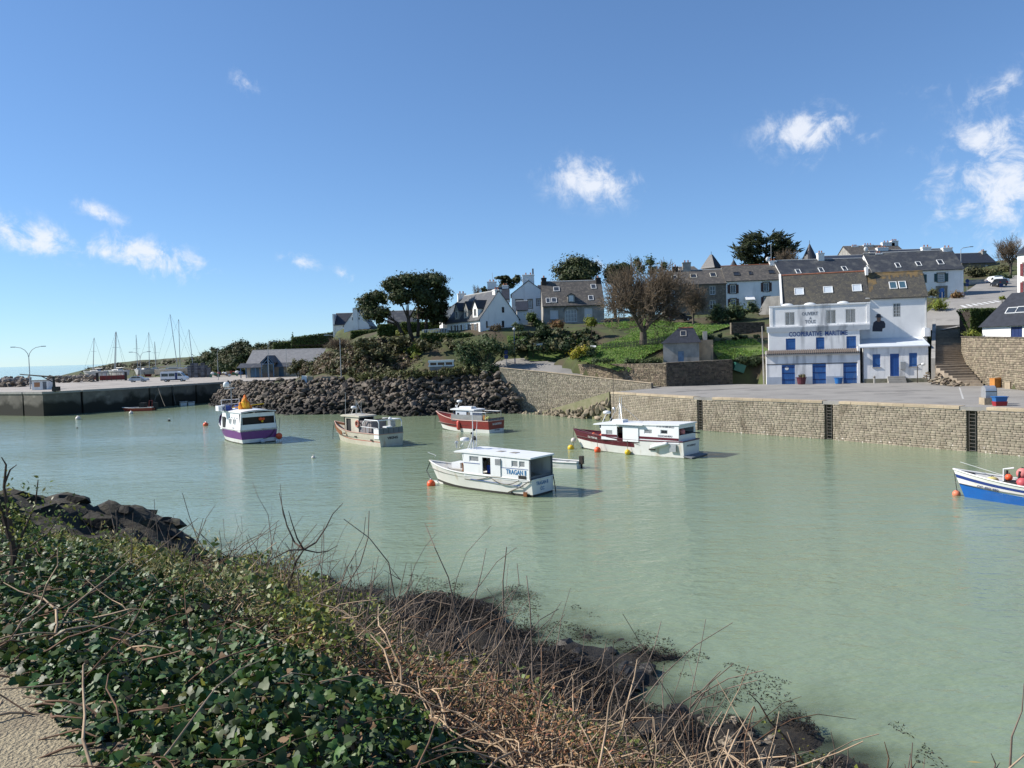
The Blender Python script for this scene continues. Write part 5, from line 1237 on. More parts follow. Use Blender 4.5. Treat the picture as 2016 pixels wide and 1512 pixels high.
mb=MB()
for sg,e in((-1,pu0-.3),(1,pu1+.3)):mb.hexa([(e,-3.6,pze),(pm,-3.6,pzt),(pm,3.5,pzt),(e,1,pze),(e,-3.6,pze+.15),(pm,-3.6,pzt+.15),(pm,3.5,pzt+.15),(e,1,pze+.15)])
mb.build('porch_roof',slate_dk,Sh.root)
mb=MB()
for p,q in(((pu0,pze),(pm,pzt)),((pu1,pze),(pm,pzt)),((pu0,pze),(pu0,-.1)),((pu1,pze),(pu1,-.1)),((pm,pzt),(pm,0)),((pu0,pze-.2),(pu1,pze-.2)),((pu0+.3,pze-.3),(pm,pze+1.0)),((pu1-.3,pze-.3),(pm,pze+1.0))):mb.tube([(p[0],-3.4,p[1]),(q[0],-3.4,q[1])],.12,4)
mb.build('porch_frame',blue_w,Sh.root)
MB().box(pu0+.2,pu1-.2,-3.2,-3.15,.1,pze-.4).build('porch_glazing',glass,Sh.root)
MB().box(u_(1000),u_(1010)+3,1.0,10,Sh.h+.5,zz_(530,4)).build('roof_step',slate_dk,Sh.root)
# low shelter with white rim among the bushes
a,b=D(845,732,121.5),D(893,731,121.5)
Bk=thing('look_out_shelter','low white rimmed shelter half hidden among the bushes','shelter',a,math.atan2(b.y-a.y,b.x-a.x));bw=(b-a).length;hb=D(868,709,121.5).z-a.z
MB().box(.05,bw-.05,.05,3,-1,hb-1.0).build('base',render_gr,Bk)
mb=MB();mb.box(-.1,bw+.1,-.15,3.1,hb-.35,hb);mb.box(-.1,bw+.1,-.1,3,hb-1.0,hb-.78)
for u in(0,.32,.66,1):mb.box(bw*u*.96,bw*u*.96+.2,-.08,.1,hb-.78,hb-.35)
mb.build('white_rim',frame_w,Bk);MB().box(.05,bw-.05,.12,2.9,hb-.79,hb-.34).build('window_band',glass,Bk)
# ================================================================== BOATS
hull_w=mat('white_gelcoat',(.74,.73,.70),(.66,.65,.61),.8,.35,spec=.5,grime=((.42,.33,.20),1.3,(1,1,.35),.60,.80))
cab_w=mat('cabin_white',(.78,.79,.79),(.72,.73,.73),.8,.4,spec=.5,grime=((.55,.53,.48),1.6,(1,1,.3),.60,.85))
anti=mat('dark_bottom',(.035,.035,.035),(.05,.045,.035),3,.8)
rust=mat('rust',(.22,.085,.03),(.13,.055,.022),4,.9)
deckm=mat('boat_deck',(.30,.28,.24),(.20,.19,.165),2,.8)
rubber=mat('black_rubber',(.02,.02,.02),None,rough=.7)
buoy_o=mat('orange_buoy',(.80,.115,.035),(.66,.10,.035),3,.4);buoy_y=mat('yellow_buoy',(.70,.47,.02),(.58,.38,.02),3,.4);buoy_w=mat('white_buoy',(.68,.63,.57),(.52,.47,.42),3,.5);buoy_p=mat('pink_buoy',(.70,.24,.22),(.58,.18,.17),3,.5)
rope_m=mat('rope',(.17,.15,.12),(.11,.10,.08),8,.9);rope_b=mat('dark_rope',(.04,.04,.045),None,rough=.9)
steel=mat('stainless',(.55,.56,.57),(.46,.47,.48),4,.35,metal=.6)
blue_stripe=mat('blue_stripe',(.035,.085,.26),None,rough=.4);blue_box=mat('blue_crate',(.015,.05,.26),None,rough=.5)
maroon=mat('maroon_paint',(.105,.012,.022),(.085,.010,.018),2,.35);purple=mat('purple_paint',(.17,.04,.20),(.14,.035,.17),2,.35);purple_d=mat('dark_purple_paint',(.045,.012,.06),None,rough=.4)
red_paint=mat('red_paint',(.25,.035,.03),(.20,.03,.026),2,.4);salmon=mat('salmon_stripe',(.42,.13,.09),None,rough=.5);grey_tarp=mat('grey_panel',(.17,.18,.19),(.13,.14,.15),1.5,.7);grey_pl=mat('mauve_panel',(.25,.225,.225),(.19,.17,.17),1.5,.7)
def hull_pts(L,B,sheer,keel=-.45,tw=.92,fine=.42,rake=.9,flare=.25,ns=26,levels=(0,.2,.4,.55,.7,.85,1.0),tumble=0.,wl=.86):
    """stations from the stern (x=0) to the bow (x=L): rows of points up the port (+y) and starboard side"""
    rows=[]
    for i in range(ns+1):
        t=i/ns;zs=sheer(t)
        g=max(0.,(t-fine)/(1-fine));hb=B/2*(tw+(1-tw)*min(1,t/max(.01,fine*.8)))*(1-g**2.3)if t>fine else B/2*(tw+(1-tw)*math.sin(min(1,t/max(.01,fine))*PI/2))
        r=[]
        for lv in levels:
            z=keel+(zs-keel)*lv
            g2=max(0.,(t-fine*.75)/(1-fine*.75));nar=wl+(1-wl)*lv-flare*(1-lv)*g2
            x=t*L-rake*(1-lv)*t**3
            r.append((x,max(.012,hb*max(0.03,nar)),z))
        rows.append(r)
    return rows
def build_hull(root,L,B,sheer,mats,bands,deck_z,name='hull',**k):
    lv=k.get('levels',(0,.2,.4,.55,.7,.85,1.0));rows=hull_pts(L,B,sheer,**k);n=len(lv);mb=MB();ns=len(rows)
    vs=[]
    for r in rows:vs+=[(x,y,z)for x,y,z in r]+[(x,-y,z)for x,y,z in r]
    w=2*n;fs=[];ms=[]
    for i in range(ns-1):
        for j in range(n-1):
            a=i*w+j;mi=bands(j,(i+.5)/(ns-1),0);fs.append((a,a+w,a+w+1,a+1));ms.append(mi)
            a+=n;fs.append((a,a+1,a+w+1,a+w));ms.append(bands(j,(i+.5)/(ns-1),0))
        fs.append((i*w,i*w+n,(i+1)*w+n,(i+1)*w));ms.append(bands(0,0,0))
    for j in range(n-1):fs.append((j,j+1,n+j+1,n+j));ms.append(bands(j,0,1))
    b=(ns-1)*w
    for j in range(n-1):fs.append((b+j,b+n+j,b+n+j+1,b+j+1));ms.append(bands(j,1,0))
    mb.v=vs;mb.f=fs;mb.m=ms;h=mb.build(name,mats,root);
    # rail along the sheer, bulwark inside and deck
    for sg in(1,-1):MB().tube([(r[-1][0],sg*r[-1][1],r[-1][2])for r in rows],.05,6).build('rub_rail',k.get('railm',mats[0])if False else RAILM[0],root)
    MB().tube([(rows[0][-1][0],rows[0][-1][1],rows[0][-1][2]),(rows[0][-1][0],-rows[0][-1][1],rows[0][-1][2])],.05,6).build('rub_rail',RAILM[0],root)
    vs=[];
    for r in rows:
        x,y,z=r[-1];f=max(.01,y-.05);vs+=[(x,f,deck_z(x/L)),(x,-f,deck_z(x/L))]
    MB().add(vs,[(2*i,2*i+1,2*i+3,2*i+2)for i in range(ns-1)]).build('deck',deckm,root)
    return rows
RAILM=[hull_w]
class Boat:
    def __init__(s,name,label,stern,bow,cat='boat',group=None):
        s.st,s.bw=Vector((stern[0],stern[1],0)),Vector((bow[0],bow[1],0));d=s.bw-s.st;s.L=d.length;s.a=math.atan2(d.y,d.x)
        s.root=thing(name,label,cat,s.st,s.a,group);s.fr=Fr(s.st,s.a)
    def side(s,px,py,y):q=s.fr.uz(px,py,y);return q  # (x along boat, z) on the port plane at local y
    def aft(s,px,py,x=0.):return s.fr.vz(px,py,x)  # (y, z) on a cross plane
def portP(y):  # window mapper for a port side at +y: a along x, b out of the hull
    return lambda a,b,z:(a,y-b,z)
def aftP(x):return lambda a,b,z:(x+b,a,z)
def buoy(label,p,r,mtl,rope_to=None,group='mooring buoys',name='mooring_buoy'):
    t=thing(name,label,'buoy',p,0,group);mb=MB();mb.sph((0,0,r*.35),r,16,10);mb.build('float',mtl,t,smooth=True)
    MB().torus((0,0,r*1.38),r*.2,r*.07,'y',10,5).build('ring',steel,t)
    return t
def rope(name,label,pts,r=.025,mtl=None,group=None):
    o=MB().tube(pts,r,5).build(name,mtl or rope_b);tag(o,label,'rope',group);return o
def mast_rig(root,x,y,z,h,kit=True,lean=.0,r=.05,mtl=None):
    m_=mtl or frame_w
    o=MB().tube([(x,y,z),(x+lean*.4,y,z+h*.55),(x+lean,y,z+h)],[r,r*.8,r*.35],6).build('mast',m_,root)
    return o
def radar(root,x,y,z,zt,r=.3):
    MB().tube([(x+.5,y,z),(x+.12,y,zt-.1)],.03,5).build('radar_arm',frame_w,root)
    MB().lathe([(r*.6,-.02),(r*.95,0),(r,.08),(r*.9,.2),(r*.3,.26)],16,(x,y,zt)).build('radar',frame_w,root,smooth=True)
# ------------------------------------------------ the white boat in the middle
B=Boat('white_trawler','white cabin fishing boat in mid harbour with a long flat roof and open side door',(1.75,48.1),(-6.0,54.3))
L=B.L;Bm=2.45;hb=Bm/2;rt=B.root
sh=lambda t:1.06+.10*t+1.0*max(0,t-.55)**1.7*1.4
build_hull(rt,L,Bm,sh,[hull_w,anti],lambda j,t,s_:1 if j==0 else 0,lambda t:.85+.45*max(0,t-.6),levels=(0,.32,.45,.55,.7,.85,1.0),tw=.96,fine=.5,rake=1.1,flare=.42,keel=-.3)
mb=MB();mb.hexa([(L-1.5,-.25,-.35),(L-.25,-.05,-.35),(L-.25,.05,-.35),(L-1.5,.25,-.35),(L-1.5,-.25,.1),(L-.25,-.05,.12),(L-.25,.05,.12),(L-1.5,.25,.1)]);mb.build('bulbous_bow',hull_w,rt)
yc=hb-.02;zr0=B.side(1045,905,yc)[1];xf=B.side(912,890,yc)[0];zrf=B.side(912,891,yc)[1]
roofz=lambda x:zr0+(zrf-zr0)*x/xf
dx0,dx1=B.side(968,935,yc)[0],B.side(950,935,yc)[0];dz0,dz1=B.side(958,934,yc)[1],B.side(958,901,yc)[1]
holes=[(dx0,dz0,dx1,dz1)]
wins=[B.side(924,908,yc)+B.side(942,899,yc),B.side(976,915,yc)+B.side(986,904,yc),B.side(1007,919,yc)+B.side(1019,908,yc),B.side(1022,920,yc)+B.side(1033,909,yc)]
wins=[(min(a,c),min(b,d),max(a,c),max(b,d))for a,b,c,d in wins]
mb=MB();Pp=portP(yc);zb=.95
top=min(roofz(0),roofz(xf))-.02
grid_wall(mb,.12,xf,zb,top,holes+wins,0,.05,Pp)
grid_wall(mb,.12,xf,zb,top,[],0,.05,portP(-yc))
mb.add([(.12,yc,top),(xf,yc,top),(xf,yc,roofz(xf)),(.12,yc,roofz(0))],[(0,1,2,3)]);mb.add([(.12,-yc,top),(xf,-yc,top),(xf,-yc,roofz(xf)),(.12,-yc,roofz(0))],[(0,1,2,3)])
mb.add([(xf,yc,zb),(xf,-yc,zb),(xf,-yc,zb+.75),(xf,yc,zb+.75)],[(0,1,2,3)])
mb.build('cabin',cab_w,rt)
for h in wins:window(rt,h,0,.05,frame_w,curtain,1,1,.04,P=Pp)
mb=MB()
for y in(-yc+.06,-.3,.3,yc-.06):mb.tube([(xf,y,zb+.7),(xf+.12,y,roofz(xf))],.05,4)
mb.build('windscreen_frame',cab_w,rt)
MB().add([(xf-.02,yc-.05,zb+.7),(xf-.02,-yc+.05,zb+.7),(xf+.06,-yc+.05,roofz(xf)),(xf+.06,yc-.05,roofz(xf))],[(0,1,2,3)]).build('windscreen',glass,rt)
mb=MB();fwd=.75;n=8
prof=[(-.05,roofz(0)),(xf,roofz(xf)),(xf+fwd,roofz(xf)-.02),(xf+fwd+.1,roofz(xf)+.02),(xf+fwd-.1,roofz(xf)+.1),(xf,roofz(xf)+.12),(-.05,roofz(0)+.1)]
mb.prism(prof,-yc-.06,yc+.06,'y');mb.build('roof',cab_w,rt)
# sliding door pulled aft, dark interior, blue crate inside
d=MB().box(dx0-(dx1-dx0)*1.0,dx0+.03,yc+.015,yc+.06,dz0-.05,dz1+.02).build('sliding_door',cab_w,rt)
w0=wins[1];MB().box(w0[0],w0[2],yc+.062,yc+.075,w0[1],w0[3]).build('door_window',curtain,d)
for(a,b)in((0,.12),):MB().box(.14,.2,-yc+.05,yc-.05,zb,1.25).build('stern_board',grey_tarp,rt)
MB().box(xf*.5-.05,xf*.5,-yc+.05,yc-.05,zb,top).build('bulkhead',wood_dk,rt)
o=MB().box(dx0+.1,dx1-.08,.3,.85,dz0+.02,dz0+.55).build('crate',blue_box);o.parent=None;o.location=rt.location;o.rotation_euler=rt.rotation_euler;tag(o,'blue crate just inside the open door of the white cabin boat','crate')
# stern frame with open back
mb=MB()
for y in(yc-.05,-yc+.05):MB().box(.05,.14,y-.045,y+.045,.95,roofz(0)).build('stern_post',grey_tarp,rt)
MB().tube([(.02,hb,1.08),(.02,-hb,1.08)],.05,6).build('stern_rail',rubber,rt)
# stripe, scupper, fishing gear hatch, fittings
MB().box(dx1+.2,xf-.02,yc+.003,yc+.012,B.side(930,912,yc)[1]-.02,B.side(930,912,yc)[1]+.02).build('stripe',blue_stripe,rt)
MB().box(.2,dx0-.5,yc+.003,yc+.012,B.side(1010,922,yc)[1]-.03,B.side(1010,922,yc)[1]+.0).build('stripe',blue_stripe,rt)
MB().tube([(.6,hb*.985,.64),(3.0,hb*1.0,.70),(5.0,hb*.985,.76)],.022,5).build('hull_stripe',blue_stripe,rt)
q=B.side(1036,941,yc);q2=B.side(1021,939,yc);MB().box(q[0],q2[0],hb-.05,hb+.01,q[1]-.1,q[1]+.11).build('side_hatch',rubber,rt)
MB().box(.35,.62,hb-.08,hb-.0,.02,.3).build('rust_patch',rust,rt)
MB().sph((1.6,hb-.06,.16),.07,10,6).build('exhaust',rubber,rt)
tb_=mat('blue_letter',(.04,.17,.36),None,rough=.6)
a,b=B.side(997,928,yc),B.side(1036,933,yc)
text(rt,'TRAGAN II',tb_,.42,basis(((a[0]+b[0])/2,yc+.012,(a[1]+b[1])/2),(-1,0,0),(0,0,1)),width=abs(a[0]-b[0])*1.02,bold=.01)
text(rt,'TRAGAN II',tb_,.32,basis((-.012,0.05,.78),(0,-1,0),(0,0,1)),width=1.25,bold=.006)
text(rt,'CC',tb_,.3,basis((-.012,0.05,.42),(0,-1,0),(0,0,1)),bold=.006)
# mast cluster and radar on the roof
mx_,mz=B.side(932,885,0)[0],roofz(xf)+.1;zt=B.side(932,820,0)[1]
mast_rig(rt,mx_,0,mz,zt-mz+.3,r=.045);mast_rig(rt,mx_-.35,.1,mz,(zt-mz)*.9,r=.03,lean=-.15)
for k,(dx,hh)in enumerate(((.25,.9),(-.55,.75),(.0,1.15))):MB().tube([(mx_+dx,.3,mz),(mx_,0,mz+hh)],.025,5).build('stay',steel,rt)
radar(rt,mx_+.75,.0,mz,B.side(915,868,0)[1],.33)
MB().lathe([(.05,0),(.05,.3),(.13,.32),(.13,.42),(.02,.5)],10,(mx_+1.35,.2,mz)).build('searchlight',steel,rt)
for k,hh in enumerate((.55,.8,1.05,1.3)):MB().sph((mx_+(-.12 if k%2 else.12),0,mz+hh),.085,8,6).build('deck_light',rubber,rt)
MB().sph((mx_-.25,.1,mz+.72),.13,10,8).build('horn',rubber,rt)
for x in(xf*.35,xf*.55):MB().box(x,x+.5,-.25,.25,roofz(x)+.1,roofz(x)+.135).build('roof_hatch',deckm,rt)
# foredeck clutter
MB().box(xf+1.0,xf+1.8,-.45,.45,1.25,1.62).build('foredeck_locker',cab_w,rt)
MB().lathe([(.16,0),(.12,.1),(.12,.4),(.16,.5)],10,(xf+.75,.35,1.1)).build('winch',rust,rt)
MB().tube([(L-.5,0,1.75),(L-.9,.25,1.95),(L-.2,.35,2.15)],.02,5).build('boat_hook',steel,rt)
# mooring ropes draped along the side
def drape_rope(p,q,sag,n=10):return[Vector(p).lerp(Vector(q),i/n)+Vector((0,0,-sag*4*(i/n)*(1-i/n)))for i in range(n+1)]
MB().tube(drape_rope((3.3,hb+.04,1.06),(.9,hb+.04,1.0),.35),.025,5).build('hanging_rope',rope_m,rt)
MB().tube(drape_rope((3.3,hb+.04,1.06),(5.6,hb-.1,.72),.12),.025,5).build('hanging_rope',rope_m,rt)
MB().tube([(2.2,hb-.2,.05),(.9,hb+.02,.55),(.15,hb+.03,.98)],.035,5).build('hanging_rope',rope_m,rt)
MB().tube([(-.03,-hb+.1,1.05),(-.1,-hb+.05,.4),(-.12,-hb,0)],.03,5).build('hanging_rope',rubber,rt)
pb=W(849,956,0);buoy('orange buoy moored at the bow of the white cabin boat',pb,.3,buoy_o)
rope('mooring_rope','dark mooring rope from the white cabin boat to its orange buoy',[B.fr.wld(L-.1,0,1.5),B.fr.wld(L+.18,.15,.8),pb+Vector((.15,-.1,.15))],.03)
# ------------------------------------------------ white and maroon boat by the quay
B=Boat('maroon_trawler','white cabin boat with maroon hull band near the right quay',(14.6,63.0),(5.6,71.2));L=B.L;Bm=2.8;hb=Bm/2;rt=B.root
sh=lambda t:1.35-.15*math.sin(min(1,t*1.6)*PI)*.5+1.0*max(0,t-.5)**1.6*1.2
def bands(j,t,s_):return 1 if j==0 else(2 if(j in(4,5)and t>.36+.035*(5-j)and not s_)else 0)
RAILM[0]=maroon
build_hull(rt,L,Bm,sh,[hull_w,anti,maroon],bands,lambda t:1.0+.35*max(0,t-.5),levels=(0,.22,.36,.5,.6,.84,1.0),tw=.97,fine=.48,rake=1.1,flare=.4,keel=-.35)
RAILM[0]=hull_w
yc=hb-.03;x0c=.35;xf=B.side(1184,870,yc)[0];zr0=B.side(1330,838,yc)[1];zrf=B.side(1190,837,yc)[1];zb=1.15
roofz=lambda x:zr0+(zrf-zr0)*x/xf
top=min(zr0,zrf)-.02
def sidehole(X0,Y0,X1,Y1,z):a,b=B.side(*z(X0,Y0),yc),B.side(*z(X1,Y1),yc);return(min(a[0],b[0]),min(a[1],b[1]),max(a[0],b[0]),max(a[1],b[1]))
z8=zm(1100,760,6.72)
wins=[sidehole(625,580,712,645,z8),sidehole(1130,572,1236,636,z8),sidehole(1345,578,1442,640,z8)];dh=sidehole(768,535,850,735,z8)
mb=MB();grid_wall(mb,x0c,xf,zb,top,wins+[dh],0,.05,portP(yc));grid_wall(mb,x0c,xf,zb,top,[],0,.05,portP(-yc))
for y in(yc,-yc):mb.add([(x0c,y,top),(xf,y,top),(xf,y,roofz(xf)),(x0c,y,roofz(x0c))],[(0,1,2,3)])
sy,sz=B.aft(1338,862,x0c),0
ah0,ah1=B.aft(1336,858,x0c)[1],B.aft(1345,843,x0c)[1]
grid_wall(mb,-yc,yc,zb,roofz(x0c),[(-yc+.25,ah0,yc-.08,ah1)],0,.05,aftP(x0c))
mb.add([(xf,yc,zb),(xf,-yc,zb),(xf,-yc,zb+.8),(xf,yc,zb+.8)],[(0,1,2,3)]);mb.build('cabin',cab_w,rt)
for h,g in zip(wins,(curtain,curtain,maroon)):window(rt,h,0,.05,frame_w,g if g is not maroon else glass,1,1,.045,P=portP(yc))
mb=MB()
for y in(-yc+.1,0,yc-.1):mb.tube([(xf,y,zb+.75),(xf+.45,y*.8,roofz(xf))],.06,4)
mb.build('windscreen_frame',cab_w,rt);MB().add([(xf,yc-.05,zb+.75),(xf,-yc+.05,zb+.75),(xf+.4,-yc*.8,roofz(xf)),(xf+.4,yc*.8,roofz(xf))],[(0,1,2,3)]).build('windscreen',glass,rt)
mb=MB();mb.prism([(x0c-.1,roofz(0)),(xf+.75,roofz(xf)),(xf+.85,roofz(xf)+.05),(xf+.6,roofz(xf)+.13),(x0c-.1,roofz(0)+.11)],-yc-.07,yc+.07,'y');mb.build('roof',cab_w,rt)
MB().box(*sorted((B.side(1213,838,yc)[0],B.side(1268,839,yc)[0])),yc+.07,yc+.28,roofz(3)-.02,roofz(3)+.05).build('roof_visor',cab_w,rt)
dw=sidehole(850,530,1060,742,z8);MB().box(dw[0],dw[2],yc+.02,yc+.07,dw[1],dw[3]).build('sliding_door',cab_w,rt)
MB().box(xf*.48,xf*.5,-yc+.05,yc-.05,zb,top).build('bulkhead',wood_dk,rt)
zs_=B.side(1290,863,yc)[1]
for a,b in((x0c+.02,dw[0]-.02),(dh[2]+.02,xf-.02)):MB().box(a,b,yc+.004,yc+.015,zs_-.1,zs_+.1).build('stripe',maroon,rt)
gl=mat('grey_letter',(.13,.12,.14),None,rough=.6)
for(w_,X0,X1,Y)in(("P'TIT ROMUALD",1296,1526,542),('CONCARNEAU',1312,1502,664)):
    a,b=B.side(*z8(X0,Y),yc),B.side(*z8(X1,Y),yc);text(rt,w_,gl,.2,basis(((a[0]+b[0])/2,yc+.012,(a[1]+b[1])/2),(-1,0,0),(0,0,1)),width=abs(a[0]-b[0]),bold=.004)
text(rt,"P'TIT ROMUALD",gl,.22,basis((-.012,0,.95),(0,-1,0),(0,0,1)),width=1.4,bold=.004)
xb=B.side(*z8(455,755),hb*.7)[0];rw_=hull_pts(L,Bm,sh,levels=(0,.22,.36,.5,.6,.84,1.0),tw=.97,fine=.48,rake=1.1,flare=.4,keel=-.35)
def hull_at(rows,x,lv):
    r=min(rows,key=lambda q:abs(q[lv][0]-x));i=rows.index(r);a,b=rows[max(0,i-1)][lv],rows[min(len(rows)-1,i+1)][lv]
    return Vector(r[lv]),(Vector(a)-Vector(b)).normalized()
p,t_=hull_at(rw_,xb,5);up_=(Vector(hull_at(rw_,xb,6)[0])-Vector(hull_at(rw_,xb,4)[0]));up_=(up_-t_*up_.dot(t_)).normalized();nrm=t_.cross(up_)
text(rt,'CC 730165',frame_w,.24,basis(p+nrm*.03,t_,up_),width=1.25,bold=.005)
# swim platform and outboard, fenders
MB().prism([(-.75,.02),(0,.12),(0,.22),(-.78,.14)],-hb+.1,hb-.1,'y').build('stern_platform',grey_tarp,rt)
for(X,Y,m_,s_)in((500,850,buoy_o,.30),(898,880,buoy_y,.25)):
    a=B.side(*z8(X,Y),hb+.25);t=thing('fender','round %s fender hanging on the side of the maroon banded boat'%('red' if m_ is buoy_o else 'orange yellow'),'fender',B.fr.wld(a[0],hb+.1,a[1]));MB().sph((0,0,0),s_,14,10).build('float',m_,t,smooth=True);MB().tube([(0,0,s_),(0,.05,1.0)],.02,5).build('lanyard',rope_m,t)
t=thing('white_fender','long white fender slung under the stern quarter of the maroon banded boat','fender',B.fr.wld(B.side(*z8(1330,840),hb+.2)[0],hb+.15,.95),B.a)
MB().tube([(-.8,0,.22),(-.6,0,.2),(.3,0,-.02),(.75,0,-.15),(.9,0,-.2)],[.08,.16,.19,.16,.05],10).build('float',frame_w,t,smooth=True)
for i,(X,Y)in enumerate(((450,645),(490,662),(525,672),(570,655),(562,690))):
    a=B.side(*z8(X,Y),.5);t=thing('deck_buoy',('foremost','second from the bow','third from the bow','fourth from the bow','lowest')[i]+' orange net buoy on the foredeck of the maroon banded boat','buoy',B.fr.wld(a[0],.35+.12*(i%2),a[1]),0,'net buoys on the maroon banded boat');MB().sph((0,0,0),.2,12,8).build('float',buoy_o,t,smooth=True)
t=thing('bow_buoy','pale white buoy hanging at the bow of the maroon banded boat','buoy',B.fr.wld(L-.35,.5,.75));MB().sph((0,0,0),.25,14,9).build('float',buoy_w,t,smooth=True)
MB().tube([(L-.05,0,2.0),(L+.05,0,1.0),(L+.1,0,-.1)],.02,5).build('anchor_line',rope_b,rt)
mxp=B.side(1221,838,0)[0];mz=roofz(xf)+.12
for X in(1219,1223):zt=B.side(X,781,0)[1];mast_rig(rt,B.side(X,830,0)[0],0,mz,zt-mz,r=.04,lean=-.1)
for p_ in((mxp-2.2,-.3),(mxp+1.0,.4),(mxp-.8,.8)):MB().tube([(p_[0],p_[1],mz-.05),(mxp,0,mz+1.7)],.015,4).build('stay',steel,rt)
MB().tube([(B.side(1208,828,0)[0],0,mz),(B.side(1208,770,0)[0],0,B.side(1208,735,0)[1])],.02,4).build('whip_aerial',metal_dk,rt)
radar(rt,B.side(1195,820,0)[0],0,mz,B.side(1195,814,0)[1],.35);MB().sph((B.side(1211,804,0)[0],.2,B.side(1211,804,0)[1]),.14,10,8).build('radar_reflector',steel,rt)
MB().box(mxp-.5,mxp+.5,-.5,.5,mz,mz+.3).build('life_raft',cab_w,rt);MB().box(xf*.35,xf*.6,-.3,.3,mz,mz+.12).build('roof_board',wood,rt)
MB().tube([(x0c-.9,-.5,ah0+.1),(x0c+.8,-.4,ah0+.15)],.05,6).build('boom',metal_dk,rt);
t=thing('cabin_buoy','pink buoy inside the stern opening of the maroon banded boat','buoy',B.fr.wld(x0c+.35,.3,ah0+.2));MB().sph((0,0,0),.3,12,8).build('float',buoy_p,t,smooth=True)
pb=W(1124,884,0);buoy('yellow mooring buoy left of the maroon banded boat',pb,.3,buoy_y)
q=(.9,hb+.03,.75);MB().box(.6,1.2,hb+.0,hb+.06,.5,1.15).build('ladder_bracket',steel,rt);MB().box(2.6,3.2,hb-.06,hb-.005,.5,.62).build('scupper',rubber,rt)
MB().tube(drape_rope((L-.6,.5,1.9),(4.2,hb+.03,.95),.1),.02,5).build('hanging_rope',rope_m,rt)
# ------------------------------------------------ purple banded boat on the left
B=Boat('purple_trawler','white boat with purple band seen from its boxy stern',(-27.55,83.1),(-34.6,91.9));L=B.L;Bm=4.2;hb=Bm/2;rt=B.root;z9=zm(400,750,10.8)
sh=lambda t:1.5+.05*t+1.7*max(0,t-.5)**1.7*1.5
def bands(j,t,s_):return 2 if j in(3,4)else(1 if j==0 else 0)
RAILM[0]=hull_w
build_hull(rt,L,Bm,sh,[hull_w,anti,purple],bands,lambda t:1.2+.4*max(0,t-.5),levels=(0,.26,.42,.46,.70,.93,1.0),tw=.97,fine=.4,rake=1.2,flare=.42,keel=-.4)
yc=hb-.06;zr0=B.aft(*z9(1480,640),0)[1];zr1=B.aft(*z9(815,700),0)[1];zr=(zr0+zr1)/2;xf=6.2;zb=1.3
top_y=yc*.9
mb=MB();ah0,ah1=B.aft(*z9(1150,915),0)[1],B.aft(*z9(1150,760),0)[1]
def trap(z):return yc-(yc-top_y)*(z-zb)/(zr-zb)
hl,hr_=yc*.86,-yc*.86
grid_wall(mb,-trap(ah0)+.02,trap(ah0)-.02,zb,ah0,[],0,.05,aftP(0.));grid_wall(mb,-top_y,top_y,ah1,zr-.05,[],0,.05,aftP(.12))
for(a,b)in((-top_y,hr_),(hl,top_y)):grid_wall(mb,a,b,ah0,ah1,[],0,.05,aftP(.08))
for sg in(1,-1):
    y0,y1=sg*yc,sg*top_y
    mb.add([(0,y0,zb),(xf+.4,y0*.97,zb),(xf,y1*.97,zr),(.1,y1,zr)],[(0,1,2,3)])
mb.add([(xf+.4,yc*.97,zb),(xf+.4,-yc*.97,zb),(xf+.1,-top_y*.97,zr-.9),(xf+.1,top_y*.97,zr-.9)],[(0,1,2,3)]);mb.build('cabin',cab_w,rt)
MB().add([(xf+.12,top_y*.9,zr-.9),(xf+.12,-top_y*.9,zr-.9),(xf+.02,-top_y*.9,zr-.05),(xf+.02,top_y*.9,zr-.05)],[(0,1,2,3)]).build('windscreen',glass,rt)
mb=MB();pts=[]
for i in range(9):
    y=-top_y-.1+(2*top_y+.2)*i/8;c=.16*(1-(2*i/8-1)**2);pts.append((y,zr+c))
mb.prism(pts+[(y,z+.1)for y,z in pts[::-1]],-.15,xf+.5,'x');mb.build('roof',cab_w,rt)
MB().prism([(y,z+.102)for y,z in pts]+[(y,z+.135)for y,z in pts[::-1]],-.19,-.05,'x').build('roof_edge',purple_d,rt)
MB().box(.35,.4,-yc+.1,yc-.1,zb,zr-.1).build('bulkhead',wood_dk,rt)
for i,(x,w_)in enumerate(((4.9,.85),)):MB().box(x,x+w_,yc*.96-.02,yc*.985,zb-.1,zb+1.45).build('doorway',rubber,rt)
for x in(1.7,3.1):window(rt,(x,zb+.75,x+.55,zb+1.35),0,proud=True,P=portP(yc*.955),gm=curtain,nx=1,fw=.06)
for k in range(4):MB().tube([(1.2+k*.8,yc*.94,zr-.55),(1.2+k*.8,yc*.95+.01,zr-.55)],.07,10).build('porthole',grey_tarp,rt)
text(rt,'CC 735',gl,.2,basis((2.2,yc+.02,zb+.35),(-1,0,0),(0,0,1)),bold=.004)
text(rt,'CONCARNEAU',gl,.14,basis((2.2,yc+.02,zb+.08),(-1,0,0),(0,0,1)),bold=.002)
# raised dark bow bulwark
rw_=hull_pts(L,Bm,sh,levels=(0,.26,.42,.46,.70,.93,1.0),tw=.97,fine=.4,rake=1.2,flare=.42,keel=-.4)
for sg in(1,-1):
    a=[Vector((r[-1][0],sg*r[-1][1],r[-1][2]))for r in rw_[19:]];n=len(a);mb=MB()
    vs=a+[p+Vector((.1,0,.55*min(1,i/3)))for i,p in enumerate(a)];vs+=[p+Vector((0,-sg*.05,0))for p in vs]
    fs=[(i,i+1,n+i+1,n+i)for i in range(n-1)]+[(2*n+i,2*n+n+i,2*n+n+i+1,2*n+i+1)for i in range(n-1)]+[(n+i,n+i+1,3*n+i+1,3*n+i)for i in range(n-1)]
    mb.add(vs,fs);mb.build('bow_bulwark',purple_d,rt)
